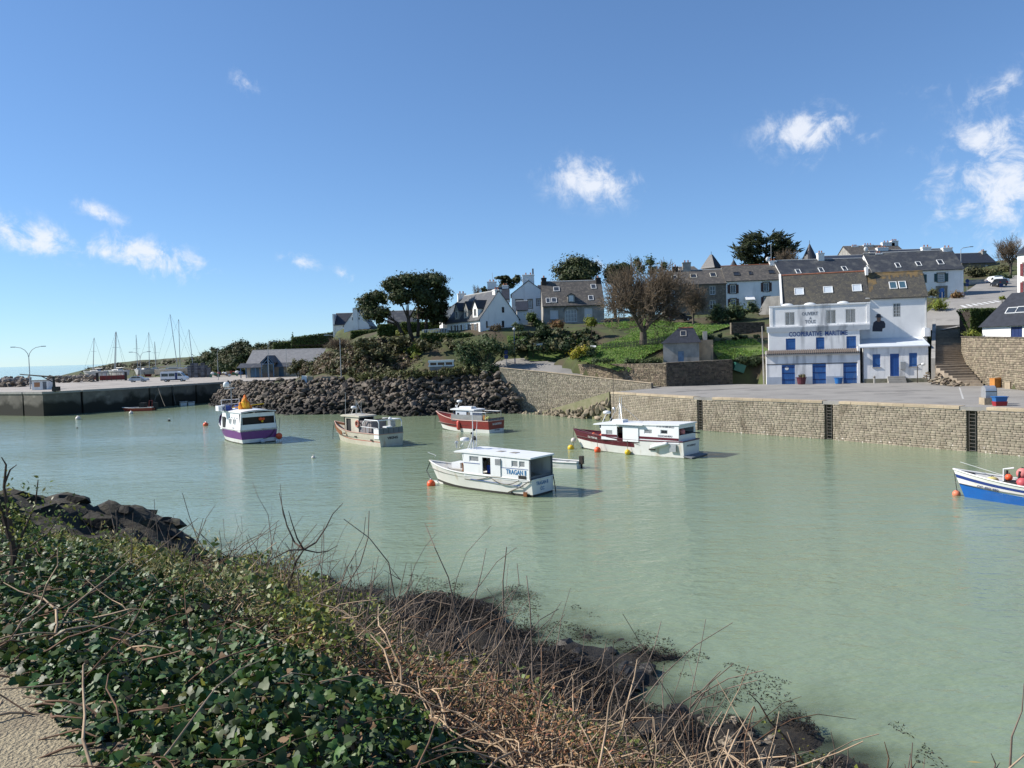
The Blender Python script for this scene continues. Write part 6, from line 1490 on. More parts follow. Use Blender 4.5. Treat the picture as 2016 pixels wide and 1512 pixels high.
# roof gear: mast, radar, crates, orange gear
mz=zr+.2;mxp=5.2;zt=B.aft(*z9(605,20),mxp)[1];yq_=B.aft(*z9(605,500),mxp)[0]
mast_rig(rt,mxp,yq_,mz,zt-mz,r=.08,mtl=metal);MB().lathe([(.28,0),(.34,.1),(.34,.4),(.2,.6)],12,(mxp,yq_+.5,B.aft(*z9(550,130),mxp)[1])).build('radar',frame_w,rt,smooth=True)
MB().tube([(mxp,yq_-.4,B.aft(*z9(600,150),mxp)[1]),(mxp,yq_+.7,B.aft(*z9(600,150),mxp)[1]-.05)],.05,5).build('crosstree',frame_w,rt)
for zz in(.6,1.1):MB().tube([(mxp+.2,yq_+1.1,mz+zz),(mxp,yq_-.9,mz+zz)],.04,5).build('gantry_bar',frame_w,rt)
for y in(1.1,-.9):MB().tube([(mxp+.1,yq_+y,mz-.1),(mxp+.1,yq_+y,mz+1.1)],.04,5).build('gantry_post',frame_w,rt)
for(X,Y,w_,h_,m_)in((470,620,1.0,.45,blue_box),(755,572,.6,.45,blue_box),(370,690,.8,.5,cab_w)):
    a=B.aft(*z9(X,Y),5.0);MB().box(4.4,5.4,a[0]-w_/2,a[0]+w_/2,mz-.06,mz+h_).build('roof_box',m_,rt)
a=B.aft(*z9(870,480),3.6);gear=thing('survival_suits','orange and yellow survival gear bundled on the roof of the purple banded boat','gear',B.fr.wld(3.4,a[0],mz-.05),B.a)
oy,oo=mat('yellow_oilskin',(.85,.48,.02),(.75,.25,.02),2.5,.6,contrast=(.4,.6)),mat('orange_oilskin',(.80,.16,.02),(.7,.28,.02),2.5,.6)
for i,(y,z,r_,m_)in enumerate(((.45,.35,.42,oy),(-.2,.4,.5,oy),(.2,.85,.42,oy),(-.35,.9,.36,oo),(.1,1.35,.36,oo),(-.12,1.75,.26,oo),(-.75,.35,.3,oo),(.7,.8,.22,oo))):
    MB().sph((rr.uniform(-.2,.2),y*.8,z*.78),(r_*.8,r_*.75,r_*1.25),7,5,rot=Matrix.Rotation(rr.uniform(-.5,.5),3,'X')).build('bundle',m_,gear)
MB().tube([(.6,-2.4,.55),(.6,1.2,.3)],.05,5).build('pole',buoy_y,gear)
for i,(X,Y,s_,m_)in enumerate(((1190,800,.34,buoy_o),(1250,800,.28,buoy_o),(1230,850,.22,buoy_y))):
    a=B.aft(*z9(X,Y),.6);t=thing('stern_buoy',('large red buoy','smaller red buoy','yellow buoy')[i]+' behind the stern opening of the purple banded boat','buoy',B.fr.wld(.22,a[0],a[1]));MB().sph((0,0,0),s_*.6,12,8).build('float',m_,t,smooth=True)
a=B.aft(*z9(1605,1170),-.2);t=thing('stern_fender','red round fender at the right stern corner of the purple banded boat','fender',B.fr.wld(-.3,a[0],a[1]));MB().sph((0,0,0),.36,14,9).build('float',buoy_o,t,smooth=True);MB().tube([(0,0,.3),(.15,.1,2.0)],.025,5).build('lanyard',rubber,t)
a=B.aft(*z9(1270,1290),-.3);t=thing('hull_fender','small pale fender floating under the stern of the purple banded boat','fender',B.fr.wld(-.35,a[0],.18));MB().sph((0,0,0),(.25,.42,.24),12,8).build('float',mat('pale_grey',(.5,.52,.54)),t,smooth=True)
MB().tube(drape_rope((-.04,-1.75,1.35),(-.08,-.4,.45),.3),.03,5).build('hanging_rope',rubber,rt)
buoy('orange buoy off the bow of the purple banded boat',W(405,838,0),.36,buoy_o)
# ------------------------------------------------ grey and cream boat
B=Boat('cream_trawler','cream open fishing boat with grey wheelhouse and stern gallows near the rock bank',(-12.2,76.6),(-19.7,84.8));L=B.L;Bm=3.0;hb=Bm/2;rt=B.root;zA=zm(640,770,11.2)
cream=mat('cream_gelcoat',(.58,.54,.45),(.48,.44,.35),.9,.5,grime=((.34,.19,.08),1.6,(1,1,.25),.58,.74))
sh=lambda t:1.25+.0*t+1.05*max(0,t-.42)**1.6*1.7
def bands(j,t,s_):return 2 if(j==2 and not s_)else(1 if j==0 else 0)
RAILM[0]=mat('pinkish_rail',(.42,.26,.20),None,rough=.6)
build_hull(rt,L,Bm,sh,[cream,cream,salmon],bands,lambda t:.75+.3*max(0,t-.5),levels=(0,.40,.52,.57,.72,.86,1.0),tw=.96,fine=.42,rake=1.3,flare=.4,keel=-.4);RAILM[0]=hull_w
text(rt,'VIKING',mat('black_letter',(.03,.03,.035),None,rough=.6),.34,basis((-.012,-.15,.82),(0,-1,0),(0,0,1)),width=1.25,bold=.014)
x0,x1=B.side(*z9(0,0),1)[0],0
xa,xb_=B.side(*zA(1010,800),.9)[0],B.side(*zA(460,800),.9)[0];zr=B.side(*zA(650,570),.9)[1];yw=.95
mb=MB();hd=[(xb_-1.15,.85,xb_-.15,zr-.2)];xm=B.side(*zA(750,800),.9)[0]
grid_wall(mb,xm,xb_,.75,zr,hd,0,.05,portP(yw));grid_wall(mb,xm,xb_,.75,zr,[],0,.05,portP(-yw));mb.add([(xm,-yw,.75),(xm,yw,.75),(xm,yw,zr),(xm,-yw,zr)],[(0,1,2,3)]);mb.add([(xb_,-yw,.75),(xb_,yw,.75),(xb_+.3,yw,zr),(xb_+.3,-yw,zr)],[(0,1,2,3)])
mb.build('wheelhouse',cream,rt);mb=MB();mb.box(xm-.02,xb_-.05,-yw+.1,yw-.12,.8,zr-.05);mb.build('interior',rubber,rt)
MB().prism([(xa*.6,zr-.02),(xb_+.75,zr-.05),(xb_+.85,zr+.08),(xb_+.3,zr+.2),(xm-.2,zr+.16),(xa*.6,zr+.02)]if False else[(xm-.3,zr),(xb_+.7,zr-.02),(xb_+.8,zr+.08),(xb_+.3,zr+.2),(xm-.3,zr+.14)],-yw-.12,yw+.12,'y').build('roof',cream,rt)
MB().box(xa,xm-.02,-yw,yw-.1,.75,zr-.35).build('aft_house',grey_pl,rt)
for k in range(3):MB().box(xa+.3+k*.75,xa+.34+k*.75,yw-.099,yw-.08,.8,zr-.4).build('panel_joint',wood_dk,rt)
MB().torus((xm+.12,yw+.08,B.side(*zA(680,715),yw)[1]),.3,.09,'y',18,7).build('lifebuoy',mat('faded_lifebuoy',(.45,.16,.11),None,rough=.7),rt)
# stern enclosure and gallows
st_z=B.aft(*zA(1400,830),0)[1];mb=MB();mb.box(0,.1,-hb+.08,hb-.06,1.2,st_z+.1);mb.build('stern_screen',grey_tarp,rt)
for y in(-.9,-.3,.3,.9):MB().box(-.02,-.002,y-.02,y+.02,1.22,st_z+.08).build('screen_rib',frame_d,rt)
MB().box(.05,.9,hb-.35,hb-.05,.8,st_z).build('white_tank',cab_w,rt);MB().box(.05,.75,-.2,.5,st_z+.1,st_z+.22).build('net_shelf',frame_w,rt)
gz=B.aft(*zA(1400,630),.4)[1]
for y in(hb-.15,-hb+.15):MB().tube([(.15,y,1.2),(.1,y,gz-.25),(.3,y,gz)],.05,6).build('gallows_leg',frame_w,rt);MB().tube([(.3,y,gz),(3.1,y*.8,gz-.05),(3.5,y*.8,gz-.45)],.06,6).build('gallows_arm',frame_w,rt)
MB().tube([(.3,hb-.15,gz),(.3,-hb+.15,gz)],.06,6).build('gallows_bar',frame_w,rt);MB().tube([(2.0,hb-.35,gz-.02),(2.0,-hb+.35,gz-.02)],.06,6).build('gallows_bar',metal_dk,rt)
MB().box(.4,.9,-.8,-.2,gz-.75,gz-.1).build('net_hauler',metal,rt);MB().sph((.6,-.3,gz+.05),.2,8,6).build('hauler_motor',frame_w,rt)
for x in(1.0,2.2,3.2):MB().tube([(x,hb-.12,1.2),(x,hb-.12,1.85)],.035,5).build('stanchion',frame_w,rt)
MB().tube([(.3,hb-.12,1.85),(3.4,hb-.12,1.9)],.035,5).build('side_rail',frame_w,rt)
for(x,z)in((1.2,.58),(4.2,.75),(6.4,.98)):MB().box(x,x+.38,hb-.06,hb+.004,z,z+.12).build('scupper',rubber,rt)
mb=MB();rw_=hull_pts(L,Bm,sh,levels=(0,.5,1.0),tw=.96,fine=.42,rake=1.3,flare=.4,keel=-.4)
for sg in(1,-1):mb.add([p for r in rw_[18:]for p in((r[2][0],sg*max(.01,r[2][1]-.07),r[2][2]-.02),(r[2][0],sg*max(.01,r[2][1]-.09),r[2][2]-.75))],[(2*i,2*i+1,2*i+3,2*i+2)for i in range(len(rw_[18:])-1)])
mb.build('rusty_bulwark',rust,rt)
mz=zr+.15
for(X,Y,y,r_)in((450,30,.3,.03),(680,200,0,.035),(700,200,.2,.03),(795,230,-.2,.03)):
    a=B.side(*zA(X,520),y);b=B.side(*zA(X,Y),y);MB().tube([(a[0],y,mz-.05),(b[0],y,b[1])],[r_,r_*.5],5).build('aerial',steel,rt)
a=B.side(*zA(700,300),0);MB().tube([(a[0]-1.2,0,mz),(a[0],0,a[1]+.3)],.02,4).build('stay',steel,rt);radar(rt,B.side(*zA(630,380),0)[0],0,mz,B.side(*zA(630,380),0)[1],.3)
MB().tube([(L-.25,.2,1.9),(L+.0,.25,1.0),(L+.05,.3,0)],.03,5).build('anchor_line',rope_b,rt)
# ------------------------------------------------ red boat under the rock bank
B=Boat('red_trawler','red and white fishing boat with small white wheelhouse under the rock bank',(-1.9,86.9),(-9.3,93.2));L=B.L;Bm=2.9;hb=Bm/2;rt=B.root;zB=zm(860,740,11.63)
sh=lambda t:1.35+1.15*max(0,t-.4)**1.6*1.6
def bands(j,t,s_):return 1 if j==0 else(2 if j>=3 else 0)
RAILM[0]=mat('pale_pink_rail',(.55,.36,.30),None,rough=.6)
build_hull(rt,L,Bm,sh,[hull_w,anti,red_paint],bands,lambda t:.8+.3*max(0,t-.5),levels=(0,.18,.34,.42,.6,.8,1.0),tw=.96,fine=.42,rake=1.3,flare=.42,keel=-.3);RAILM[0]=hull_w
text(rt,'LA LUCIOLE',frame_w,.3,basis((-.012,-.1,.98),(0,-1,0),(0,0,1)),width=1.5,bold=.01)
text(rt,'CONCARNEAU',mat('black_letter',(.03,.03,.035)),.16,basis((-.012,-.1,.28),(0,-1,0),(0,0,1)),width=.9,bold=.004)
xa,xb_=B.side(*zB(820,900),.8)[0],B.side(*zB(440,900),.8)[0];zr=B.side(*zB(600,790),.8)[1];yw=.85;mb=MB()
wn_=[(xb_-.6,zr-.75,xb_-.2,zr-.3)];dr=[(xa+.35,.8,xa+.95,zr-.15)]
grid_wall(mb,xa,xb_,.8,zr,wn_+dr,0,.05,portP(yw));grid_wall(mb,xa,xb_,.8,zr,[],0,.05,portP(-yw));mb.add([(xa,-yw,.8),(xa,yw,.8),(xa,yw,zr),(xa,-yw,zr)],[(0,1,2,3)]);mb.add([(xb_,-yw,.8),(xb_,yw,.8),(xb_+.45,yw,zr),(xb_+.45,-yw,zr)],[(0,1,2,3)]);mb.build('wheelhouse',mat('pale_blue_white',(.60,.64,.68),(.55,.59,.63),1,.45),rt)
window(rt,wn_[0],0,.05,frame_w,glass,1,1,.04,P=portP(yw));MB().box(dr[0][0],dr[0][2],yw-.3,yw-.06,.8,zr-.15).build('door',wood,rt)
MB().prism([(xa-.35,zr),(xb_+.75,zr+.02),(xb_+.8,zr+.12),(xb_+.2,zr+.26),(xa-.35,zr+.14)],-yw-.12,yw+.12,'y').build('roof',cab_w,rt);MB().box(xa+.6,xb_-.2,-.4,.4,zr+.15,zr+.42).build('roof_locker',cab_w,rt)
MB().add([(xb_+.05,yw-.1,zr-.75),(xb_+.05,-yw+.1,zr-.75),(xb_+.46,-yw+.1,zr-.06),(xb_+.46,yw-.1,zr-.06)],[(0,1,2,3)]).build('windscreen',glass,rt)
MB().box(xa-.05,xb_+.06,-yw-.03,yw+.03,.8,1.05).build('coaming',maroon,rt)
MB().box(.9,xb_+.2,hb-.08,hb-.03,1.3,2.0).build('side_screen',mat('grey_net_panel',(.26,.27,.27),(.2,.2,.2),2,.8),rt)
stz=B.aft(*zB(1380,965),0)[1];MB().box(0,.08,-hb+.08,hb-.08,1.3,stz).build('stern_screen',grey_tarp,rt)
for y in(-1.1,-.55,0,.55,1.1):MB().box(-.02,-.002,y-.03,y+.03,1.32,stz-.02).build('screen_rib',frame_d,rt)
MB().tube([(.05,hb-.1,stz),(.05,-hb+.1,stz)],.05,6).build('stern_rail',red_paint,rt)
gz=B.aft(*zB(1300,820),.5)[1]
for y in(hb-.15,-hb+.15):MB().tube([(.4,y,1.3),(.4,y,gz)],.04,6).build('gantry_leg',metal,rt);MB().tube([(3.0,y,1.3),(3.0,y,gz)],.04,6).build('gantry_leg',metal,rt);MB().tube([(.4,y,gz),(3.0,y,gz)],.04,6).build('gantry_rail',frame_w,rt)
MB().tube([(.4,hb-.15,gz),(.4,-hb+.15,gz)],.04,6).build('gantry_bar',metal,rt)
a=B.aft(*zB(1200,960),.3);t=thing('yellow_net_bundle','pale yellow net bundle at the stern of the red boat','net',B.fr.wld(.5,a[0],stz-.1));mb=MB()
for k in range(7):mb.sph((rr.uniform(-.3,.3),rr.uniform(-.4,.4),rr.uniform(0,.25)),rr.uniform(.14,.24),8,6)
mb.build('net',mat('yellow_net',(.62,.62,.22),(.5,.5,.16),6,.9),t)
p=B.fr.wld(4.6,1.0,1.6);t=thing('red_fender','long red fender hanging on the port side of the red boat','fender',B.fr.wld(B.side(*zB(490,1190),hb)[0],hb*.95,.75));MB().tube([(0,0,-.55),(0,0,-.4),(0,0,.4),(0,0,.55)],[.1,.22,.22,.1],10).build('float',mat('red_fender',(.62,.10,.07),None,rough=.5),t,smooth=True)
a=B.side(*zB(450,945),.7);t=thing('wheelhouse_buoy','salmon red buoy beside the wheelhouse of the red boat','buoy',B.fr.wld(a[0],.75,a[1]));MB().sph((0,0,0),.24,12,8).build('float',buoy_p,t,smooth=True)
MB().box(xb_+.5,xb_+1.2,-.2,.6,1.2,1.7).build('foredeck_box',salmon,rt);MB().box(1.2,1.5,.2,.6,.8,1.9).build('oilskins',mat('ochre_cloth',(.34,.15,.05),None,rough=.8),rt)
mxp=B.side(*zB(635,700),0)[0];mz=zr+.2;zt=B.side(*zB(640,60),0)[1];mast_rig(rt,mxp,0,mz,zt-mz,r=.06,mtl=metal_dk)
for dx,hh in((-1.6,.65),(.35,.55),(-.4,.6),(.8,.35)):MB().tube([(mxp+dx,.2,mz),(mxp,0,mz+(zt-mz)*hh)],.022,4).build('stay',metal_dk,rt)
radar(rt,B.side(*zB(520,600),0)[0],0,mz,B.side(*zB(520,600),0)[1],.34);MB().sph((xb_+.4,.3,zr+.45),.13,8,6).build('lamp',frame_w,rt)
MB().tube([(L-.2,.15,2.0),(L+.05,.2,1.0),(L+.1,.2,0)],.025,5).build('anchor_line',rope_b,rt)
# ------------------------------------------------ dinghies
def dinghy(name,label,stern,bow,Bm,fb,mats,band=3,inside=None,thw=2,group=None,om=False):
    B=Boat(name,label,stern,bow,'dinghy',group);sh=lambda t:fb*(1+.35*max(0,t-.4)**1.5*2)
    build_hull(B.root,B.L,Bm,sh,mats,lambda j,t,s_:1 if j>=band else 0,lambda t:fb*.35,levels=(0,.4,.7,.85,1.0),tw=.85,fine=.45,rake=.25,flare=.3,keel=-.12,ns=14)
    for k in range(thw):x=B.L*(.3+.3*k);MB().box(x,x+.22,-Bm*.42,Bm*.42,fb*.7,fb*.78).build('thwart',wood,B.root)
    if om:
        mb=MB();mb.box(-.32,-.02,-.14,.14,fb*.7,fb+.45);mb.box(-.22,-.1,-.06,.06,-.4,fb*.7);mb.build('outboard_motor',metal_dk,B.root)
    return B
teal=mat('teal_stripe',(.06,.16,.22),None,rough=.5)
dinghy('tender','small white rowing tender with blue stripe behind the white cabin boat',(5.0,58.6),(1.7,60.6),1.3,.48,[hull_w,teal],3,thw=3,om=True)
RAILM[0]=hull_w
# ------------------------------------------------ blue boat at the right edge
B=Boat('blue_boat','blue and white open fishing boat cut by the right edge of the picture',(31.8,37.3),(25.3,44.1));L=B.L;Bm=2.6;hb=Bm/2;rt=B.root;zC=zm(1850,880,10.8)
bp=mat('bright_blue_hull',(.012,.12,.42),(.012,.10,.36),1.5,.3);bd=mat('navy_stripe',(.02,.045,.20),None,rough=.4)
sh=lambda t:.95+.85*max(0,t-.35)**1.7*1.5
def bands(j,t,s_):return(1,1,1,0,2,0)[j]
build_hull(rt,L,Bm,sh,[hull_w,bp,bd],bands,lambda t:.55+.45*max(0,t-.45),levels=(0,.3,.45,.58,.74,.85,1.0),tw=.85,fine=.4,rake=.7,flare=.35,keel=-.3)
rw_=hull_pts(L,Bm,sh,levels=(0,.3,.45,.58,.74,.85,1.0),tw=.85,fine=.4,rake=.7,flare=.35,keel=-.3)
xn=L-2.05;p,t_=hull_at(rw_,xn,3);p2,_=hull_at(rw_,xn,4);up_=(Vector(p2)-Vector(p));up_=(up_-t_*up_.dot(t_)).normalized();nrm=t_.cross(up_)
text(rt,'CC 422 432',mat('navy_letter',(.02,.05,.16),None,rough=.6),.19,basis(p+(p2-p)*.42+nrm*.035,t_,up_),width=1.2,bold=.006)
MB().hexa([(L*.55,-.8,.7),(L-.6,-.12,.95),(L-.6,.12,.95),(L*.55,.8,.7),(L*.55,-.8,.92),(L-.6,-.12,1.2),(L-.6,.12,1.2),(L*.55,.8,.92)]).build('foredeck',mat('grey_deck',(.42,.44,.47),(.34,.36,.4),2,.7),rt)
o=MB().box(-.4,.4,-.28,.28,0,.42).build('polystyrene_box',mat('polystyrene',(.78,.76,.77),(.7,.68,.7),6,.7));o.location=B.fr.wld(L*.58,-.25,1.02);o.rotation_euler=(0,0,B.a+.5);tag(o,'white polystyrene box on the foredeck of the blue boat','box')
def gear_buoy(lab,x,y,z,r,m_):t=thing('net_buoy',lab,'buoy',B.fr.wld(x,y,z),0,'buoys aboard the blue boat');MB().sph((0,0,0),r,14,10).build('float',m_,t,smooth=True);MB().torus((0,0,r[2]if hasattr(r,'__len__')else r),.05,.02,'y',8,5).build('eye',rope_b,t)
def gp(X,Y,y):q=B.side(*zC(X,Y),y);return(q[0],y,q[1])
gear_buoy('pale yellow oval buoy lying inside the blue boat',*gp(1120,705,.5),(.34,.24,.2),mat('pale_yellow',(.62,.52,.2),None,rough=.5));gear_buoy('small orange buoy amidships on the blue boat',*gp(1470,645,.3),.19,buoy_o)
gear_buoy('big pink buoy at the picture edge on the blue boat',*gp(1760,565,-.1),.30,buoy_p);gear_buoy('lower crimson pink buoy on the blue boat',*gp(1760,770,.3),.30,mat('crimson_buoy',(.5,.09,.10),None,rough=.5))
xg=gp(1360,500,-.2)[0];MB().box(xg-1.3,xg-.1,-.45,.5,.6,1.15).build('engine_box',metal_dk,rt)
MB().tube([(xg,-.2,.8),(xg,-.2,1.75),(xg-.5,-.2,1.85)],.05,6).build('davit',frame_w,rt)
for x in(xg-.15,xg-.75):MB().tube([(x,.2,.7),(x-.1,.15,1.75)],.07,6).build('bollard_post',rubber,rt)
MB().tube([(L*.62,-.2,1.1),(L*.97,-.3,1.95)],.015,4).build('fishing_rod',frame_w,rt);MB().torus((L-.9,0,1.35),.2,.05,'z',12,5).build('rope_coil',rope_b,rt)
MB().box(L-1.0,L-.55,-.2,.2,1.25,1.42).build('anchor',metal_dk,rt)
pb=W(1883,975,0);buoy('orange buoy at the bow of the blue boat',pb,.22,mat('salmon_buoy',(.72,.22,.12),(.6,.18,.1),3,.5))
rope('bow_line','dark line from the bow of the blue boat to its orange buoy',[B.fr.wld(L-.03,0,1.6),pb+Vector((.02,-.05,.15))],.02)
# ------------------------------------------------ boats under the left quay
dinghy('white_skiff','long white skiff lying behind the red boat at the left quay',W(214,806,0),W(262,803,0),1.5,.55,[hull_w,hull_w])
B=Boat('red_workboat','low red workboat with black outboard at the left quay',W(303,808,0),W(241,810,0));RAILM[0]=hull_w
red_hull=mat('orange_red_hull',(.36,.055,.03),(.3,.045,.028),2,.5)
sh=lambda t:.62+.35*max(0,t-.5)**1.5;build_hull(B.root,B.L,1.9,sh,[red_hull,red_hull],lambda j,t,s_:0,lambda t:.3,levels=(0,.4,.7,.85,1.0),tw=.9,fine=.5,rake=.5,flare=.3,keel=-.15,ns=16)
MB().box(B.L*.25,B.L*.42,-.7,.7,.35,1.5).build('console',rubber,B.root);MB().tube([(.6,.7,.5),(.5,.7,1.9),(.5,-.7,1.9),(.6,-.7,.5)],.05,6).build('stern_arch',red_paint,B.root)
MB().box(-.75,-.05,-.3,.3,.5,1.5).build('outboard_cowling',rubber,B.root);MB().box(-.5,-.25,-.1,.1,-.4,.5).build('outboard_leg',rubber,B.root)
dinghy('grey_inflatable','grey dinghy behind the red workboat under the left quay',W(308,801,0),W(286,800,0),1.8,.7,[mat('grey_rubber',(.34,.37,.40),None,rough=.6)]*2,om=True)
for(pa,pc,lab,fb)in(((344,798),(327,796),'small brown and white dinghy, leftmost of three below the quay ropes',.55),((362,798),(345,795),'upturned looking cream dinghy in the middle of the three below the quay ropes',.75),((377,797),(362,794),'white dinghy with grey cover, right of the three below the quay ropes',.6)):
    dinghy('moored_dinghy',lab,W(*pa,0),W(*pc,0),1.6,fb,[hull_w,mat('cream_cover',(.48,.42,.36),(.38,.33,.28),2,.8)],2,group='dinghies under the left quay')
for(px,py,r_,m_,lab)in((154,826,.42,buoy_w,'white buoy with grey base at the far left of the harbour'),(203,810,.36,buoy_w,'white buoy with a thin spar near the left quay'),(258,815,.36,buoy_w,'white buoy in front of the red workboat'),(297,807,.28,buoy_w,'small white buoy at the stern of the red workboat'),(333,829,.2,rubber,'small black float left of the purple banded boat'),(617,902,.17,buoy_w,'small white buoy alone in the open water'),(152,843,.12,rubber,'tiny black float below the far left white buoy')):
    t=buoy(lab,W(px,py,0),r_,m_)
    if px==203:MB().tube([(0,0,.3),(-.05,0,3.0)],.04,5).build('spar',metal,t);MB().box(-.2,.2,-.02,.02,1.9,2.3).build('spar_flag',rubber,t)
for k,(x0_,y0_,x1_,y1_,lab)in enumerate(((313,759,302,795,'left rope of the pair from the quay to the grey dinghy'),(314,759,299,794,'second rope from the quay to the grey dinghy'),(312,760,325,796,'rope from the quay to the brown dinghy'),(340,757,346,792,'rope from the quay to the cream dinghy'))):
    q=hit_line(x0_,LEDGE);p,_a=at_run(LEDGE,q);a=Vector((p.x,p.y-.15,ZL));b=W(x1_,y1_+4,.5);rope('quay_rope',lab,drape_rope(a,b,.25),.045,rope_m)
# ================================================================== VEGETATION
def fol(name,c1,c2,rand=.45,hue=.03,trans=.25,rough=.6,spec=.3):return mat(name,c1,c2,1.3,rough,rand=rand,hue=hue,trans=trans,spec=spec)
f_dark=fol('dark_leaf',(.052,.081,.028),(.032,.052,.021));f_pine=fol('pine_needles',(.066,.082,.026),(.035,.048,.017));f_laurel=fol('laurel_leaf',(.096,.131,.049),(.052,.079,.032))
f_olive=fol('olive_scrub',(.131,.131,.052),(.079,.079,.038));f_brown=fol('brown_scrub',(.175,.131,.074),(.105,.084,.052));f_gold=fol('gorse',(.455,.385,.035),(.210,.228,.035));f_lime=fol('lime_leaf',(.228,.254,.035),(.123,.158,.026))
f_rust=fol('russet_leaf',(.263,.149,.061),(.140,.096,.044));f_hedge=fol('hedge_leaf',(.088,.131,.032),(.049,.079,.021));f_cedar=fol('cypress_leaf',(.055,.066,.024),(.028,.038,.016))
f_grass=fol('grass_blade',(.175,.298,.049),(.105,.193,.035));bark=mat('bark',(.075,.055,.042),(.045,.035,.028),3,.95,.6,12);bark_g=mat('grey_bark',(.13,.11,.085),(.085,.07,.055),3,.95,.6,12)
twig_b=mat('brown_twig',(.19,.142,.095),(.125,.095,.065),2,.95,rand=.3)
def leaf_quads(P,N,size,asp=.55,rs=None):
    rs=rs or rng;n=len(P);N=N/(np.linalg.norm(N,axis=1,keepdims=True)+1e-9)
    t=rs.normal(size=(n,3));t-=N*(t*N).sum(1,keepdims=True);t/=np.linalg.norm(t,axis=1,keepdims=True)+1e-9;b=np.cross(N,t)
    s=(size*rs.uniform(.6,1.35,n))[:,None]
    V=np.stack([P-t*s,P-b*s*asp,P+t*s,P+b*s*asp],1).reshape(-1,3)
    return V,np.arange(4*n).reshape(-1,4)
def clump_points(blobs,n,sub=None,spread=.46,flat=1.0,up=.25):
    """points in clumps on the skin of the blobs, with the direction each leaf faces"""
    w=np.array([b[1][0]*b[1][1]+b[1][0]*b[1][2]+b[1][1]*b[1][2]for b in blobs]);w=w/w.sum();PP=[];NN=[]
    for(c,r),k in zip(blobs,w):
        c=np.array(c);r=np.array(r);m_=max(8,int(n*k));ns=sub or max(9,int(m_/70))
        d=rng.normal(size=(ns,3));d/=np.linalg.norm(d,axis=1,keepdims=True);d[:,2]=np.where(d[:,2]<-.45,-d[:,2]*.5,d[:,2])
        sc=c+d*r*rng.uniform(.15,.92,(ns,1));i=rng.integers(0,ns,m_)
        q=rng.normal(size=(m_,3));q/=np.linalg.norm(q,axis=1,keepdims=True);cr=spread*r.mean()*rng.uniform(.5,1.3,(ns,1))
        o=q*cr[i]*np.abs(rng.normal(.55,.4,(m_,1)))*np.array([1,1,flat]);PP.append(sc[i]+o);NN.append(q+d[i]*.6+np.array([0,0,up])+rng.normal(size=(m_,3))*.45)
    return np.concatenate(PP),np.concatenate(NN)
def sticks(A,B,ra,rb,n=3):
    A=np.asarray(A,float);B=np.asarray(B,float);ra=np.broadcast_to(ra,len(A));rb=np.broadcast_to(rb,len(A));d=B-A;d/=np.linalg.norm(d,axis=1,keepdims=True)+1e-9
    ref=np.where(np.abs(d[:,2:3])>.9,np.array([[1.,0,0]]),np.array([[0,0,1.]]));u=np.cross(d,ref);u/=np.linalg.norm(u,axis=1,keepdims=True);v=np.cross(d,u);V=[]
    for(C_,r_)in((A,ra),(B,rb)):
        for k in range(n):a=2*PI*k/n;V.append(C_+(u*math.cos(a)+v*math.sin(a))*np.asarray(r_)[:,None])
    V=np.stack(V,1);m_=2*n;base=(np.arange(len(A))*m_)[:,None]
    F=np.concatenate([base+np.array([[k,(k+1)%n,n+(k+1)%n,n+k]])for k in range(n)])
    return V.reshape(-1,3),F
def crown(root,blobs,n,size,mtl,name='crown',**k):
    asp=k.pop('asp',.55);o=np.array(tuple(root.location));P,N=clump_points(blobs,n,**k);V,F=leaf_quads(P-o,N,size,asp);return np_mesh(name,V,F,mtl,root)
def limbs(root,base,tops,r,name='trunk',mtl=None,lean=None):
    o=root.location;mb=MB();base=Vector(base)
    t0=Vector(tops[0]);fork=base.lerp(t0,.72);k1=base.lerp(fork,.5)+Vector((rr.uniform(-.3,.3),0,0));mb.tube([base-o,k1-o,fork-o],[r,r*.85,r*.62],7)
    for i,t in enumerate(tops):
        t=Vector(t);s_=fork if i%2==0 else k1.lerp(fork,.6);mid=s_.lerp(t,.5)+Vector((rr.uniform(-.3,.3),rr.uniform(-.3,.3),-.25));mb.tube([s_-o,mid-o,t-o],[r*.45,r*.3,r*.08],6)
    return mb.build(name,mtl or bark,root,smooth=True)
def blob_px(px,py,y,wpx,hpx,dm=None):  # an ellipsoid that covers the given bearings at distance y
    c=D(px,py,y);k=y/FOC;return(tuple(c),(wpx/2*k,(dm or wpx*.5*k),hpx/2*k))
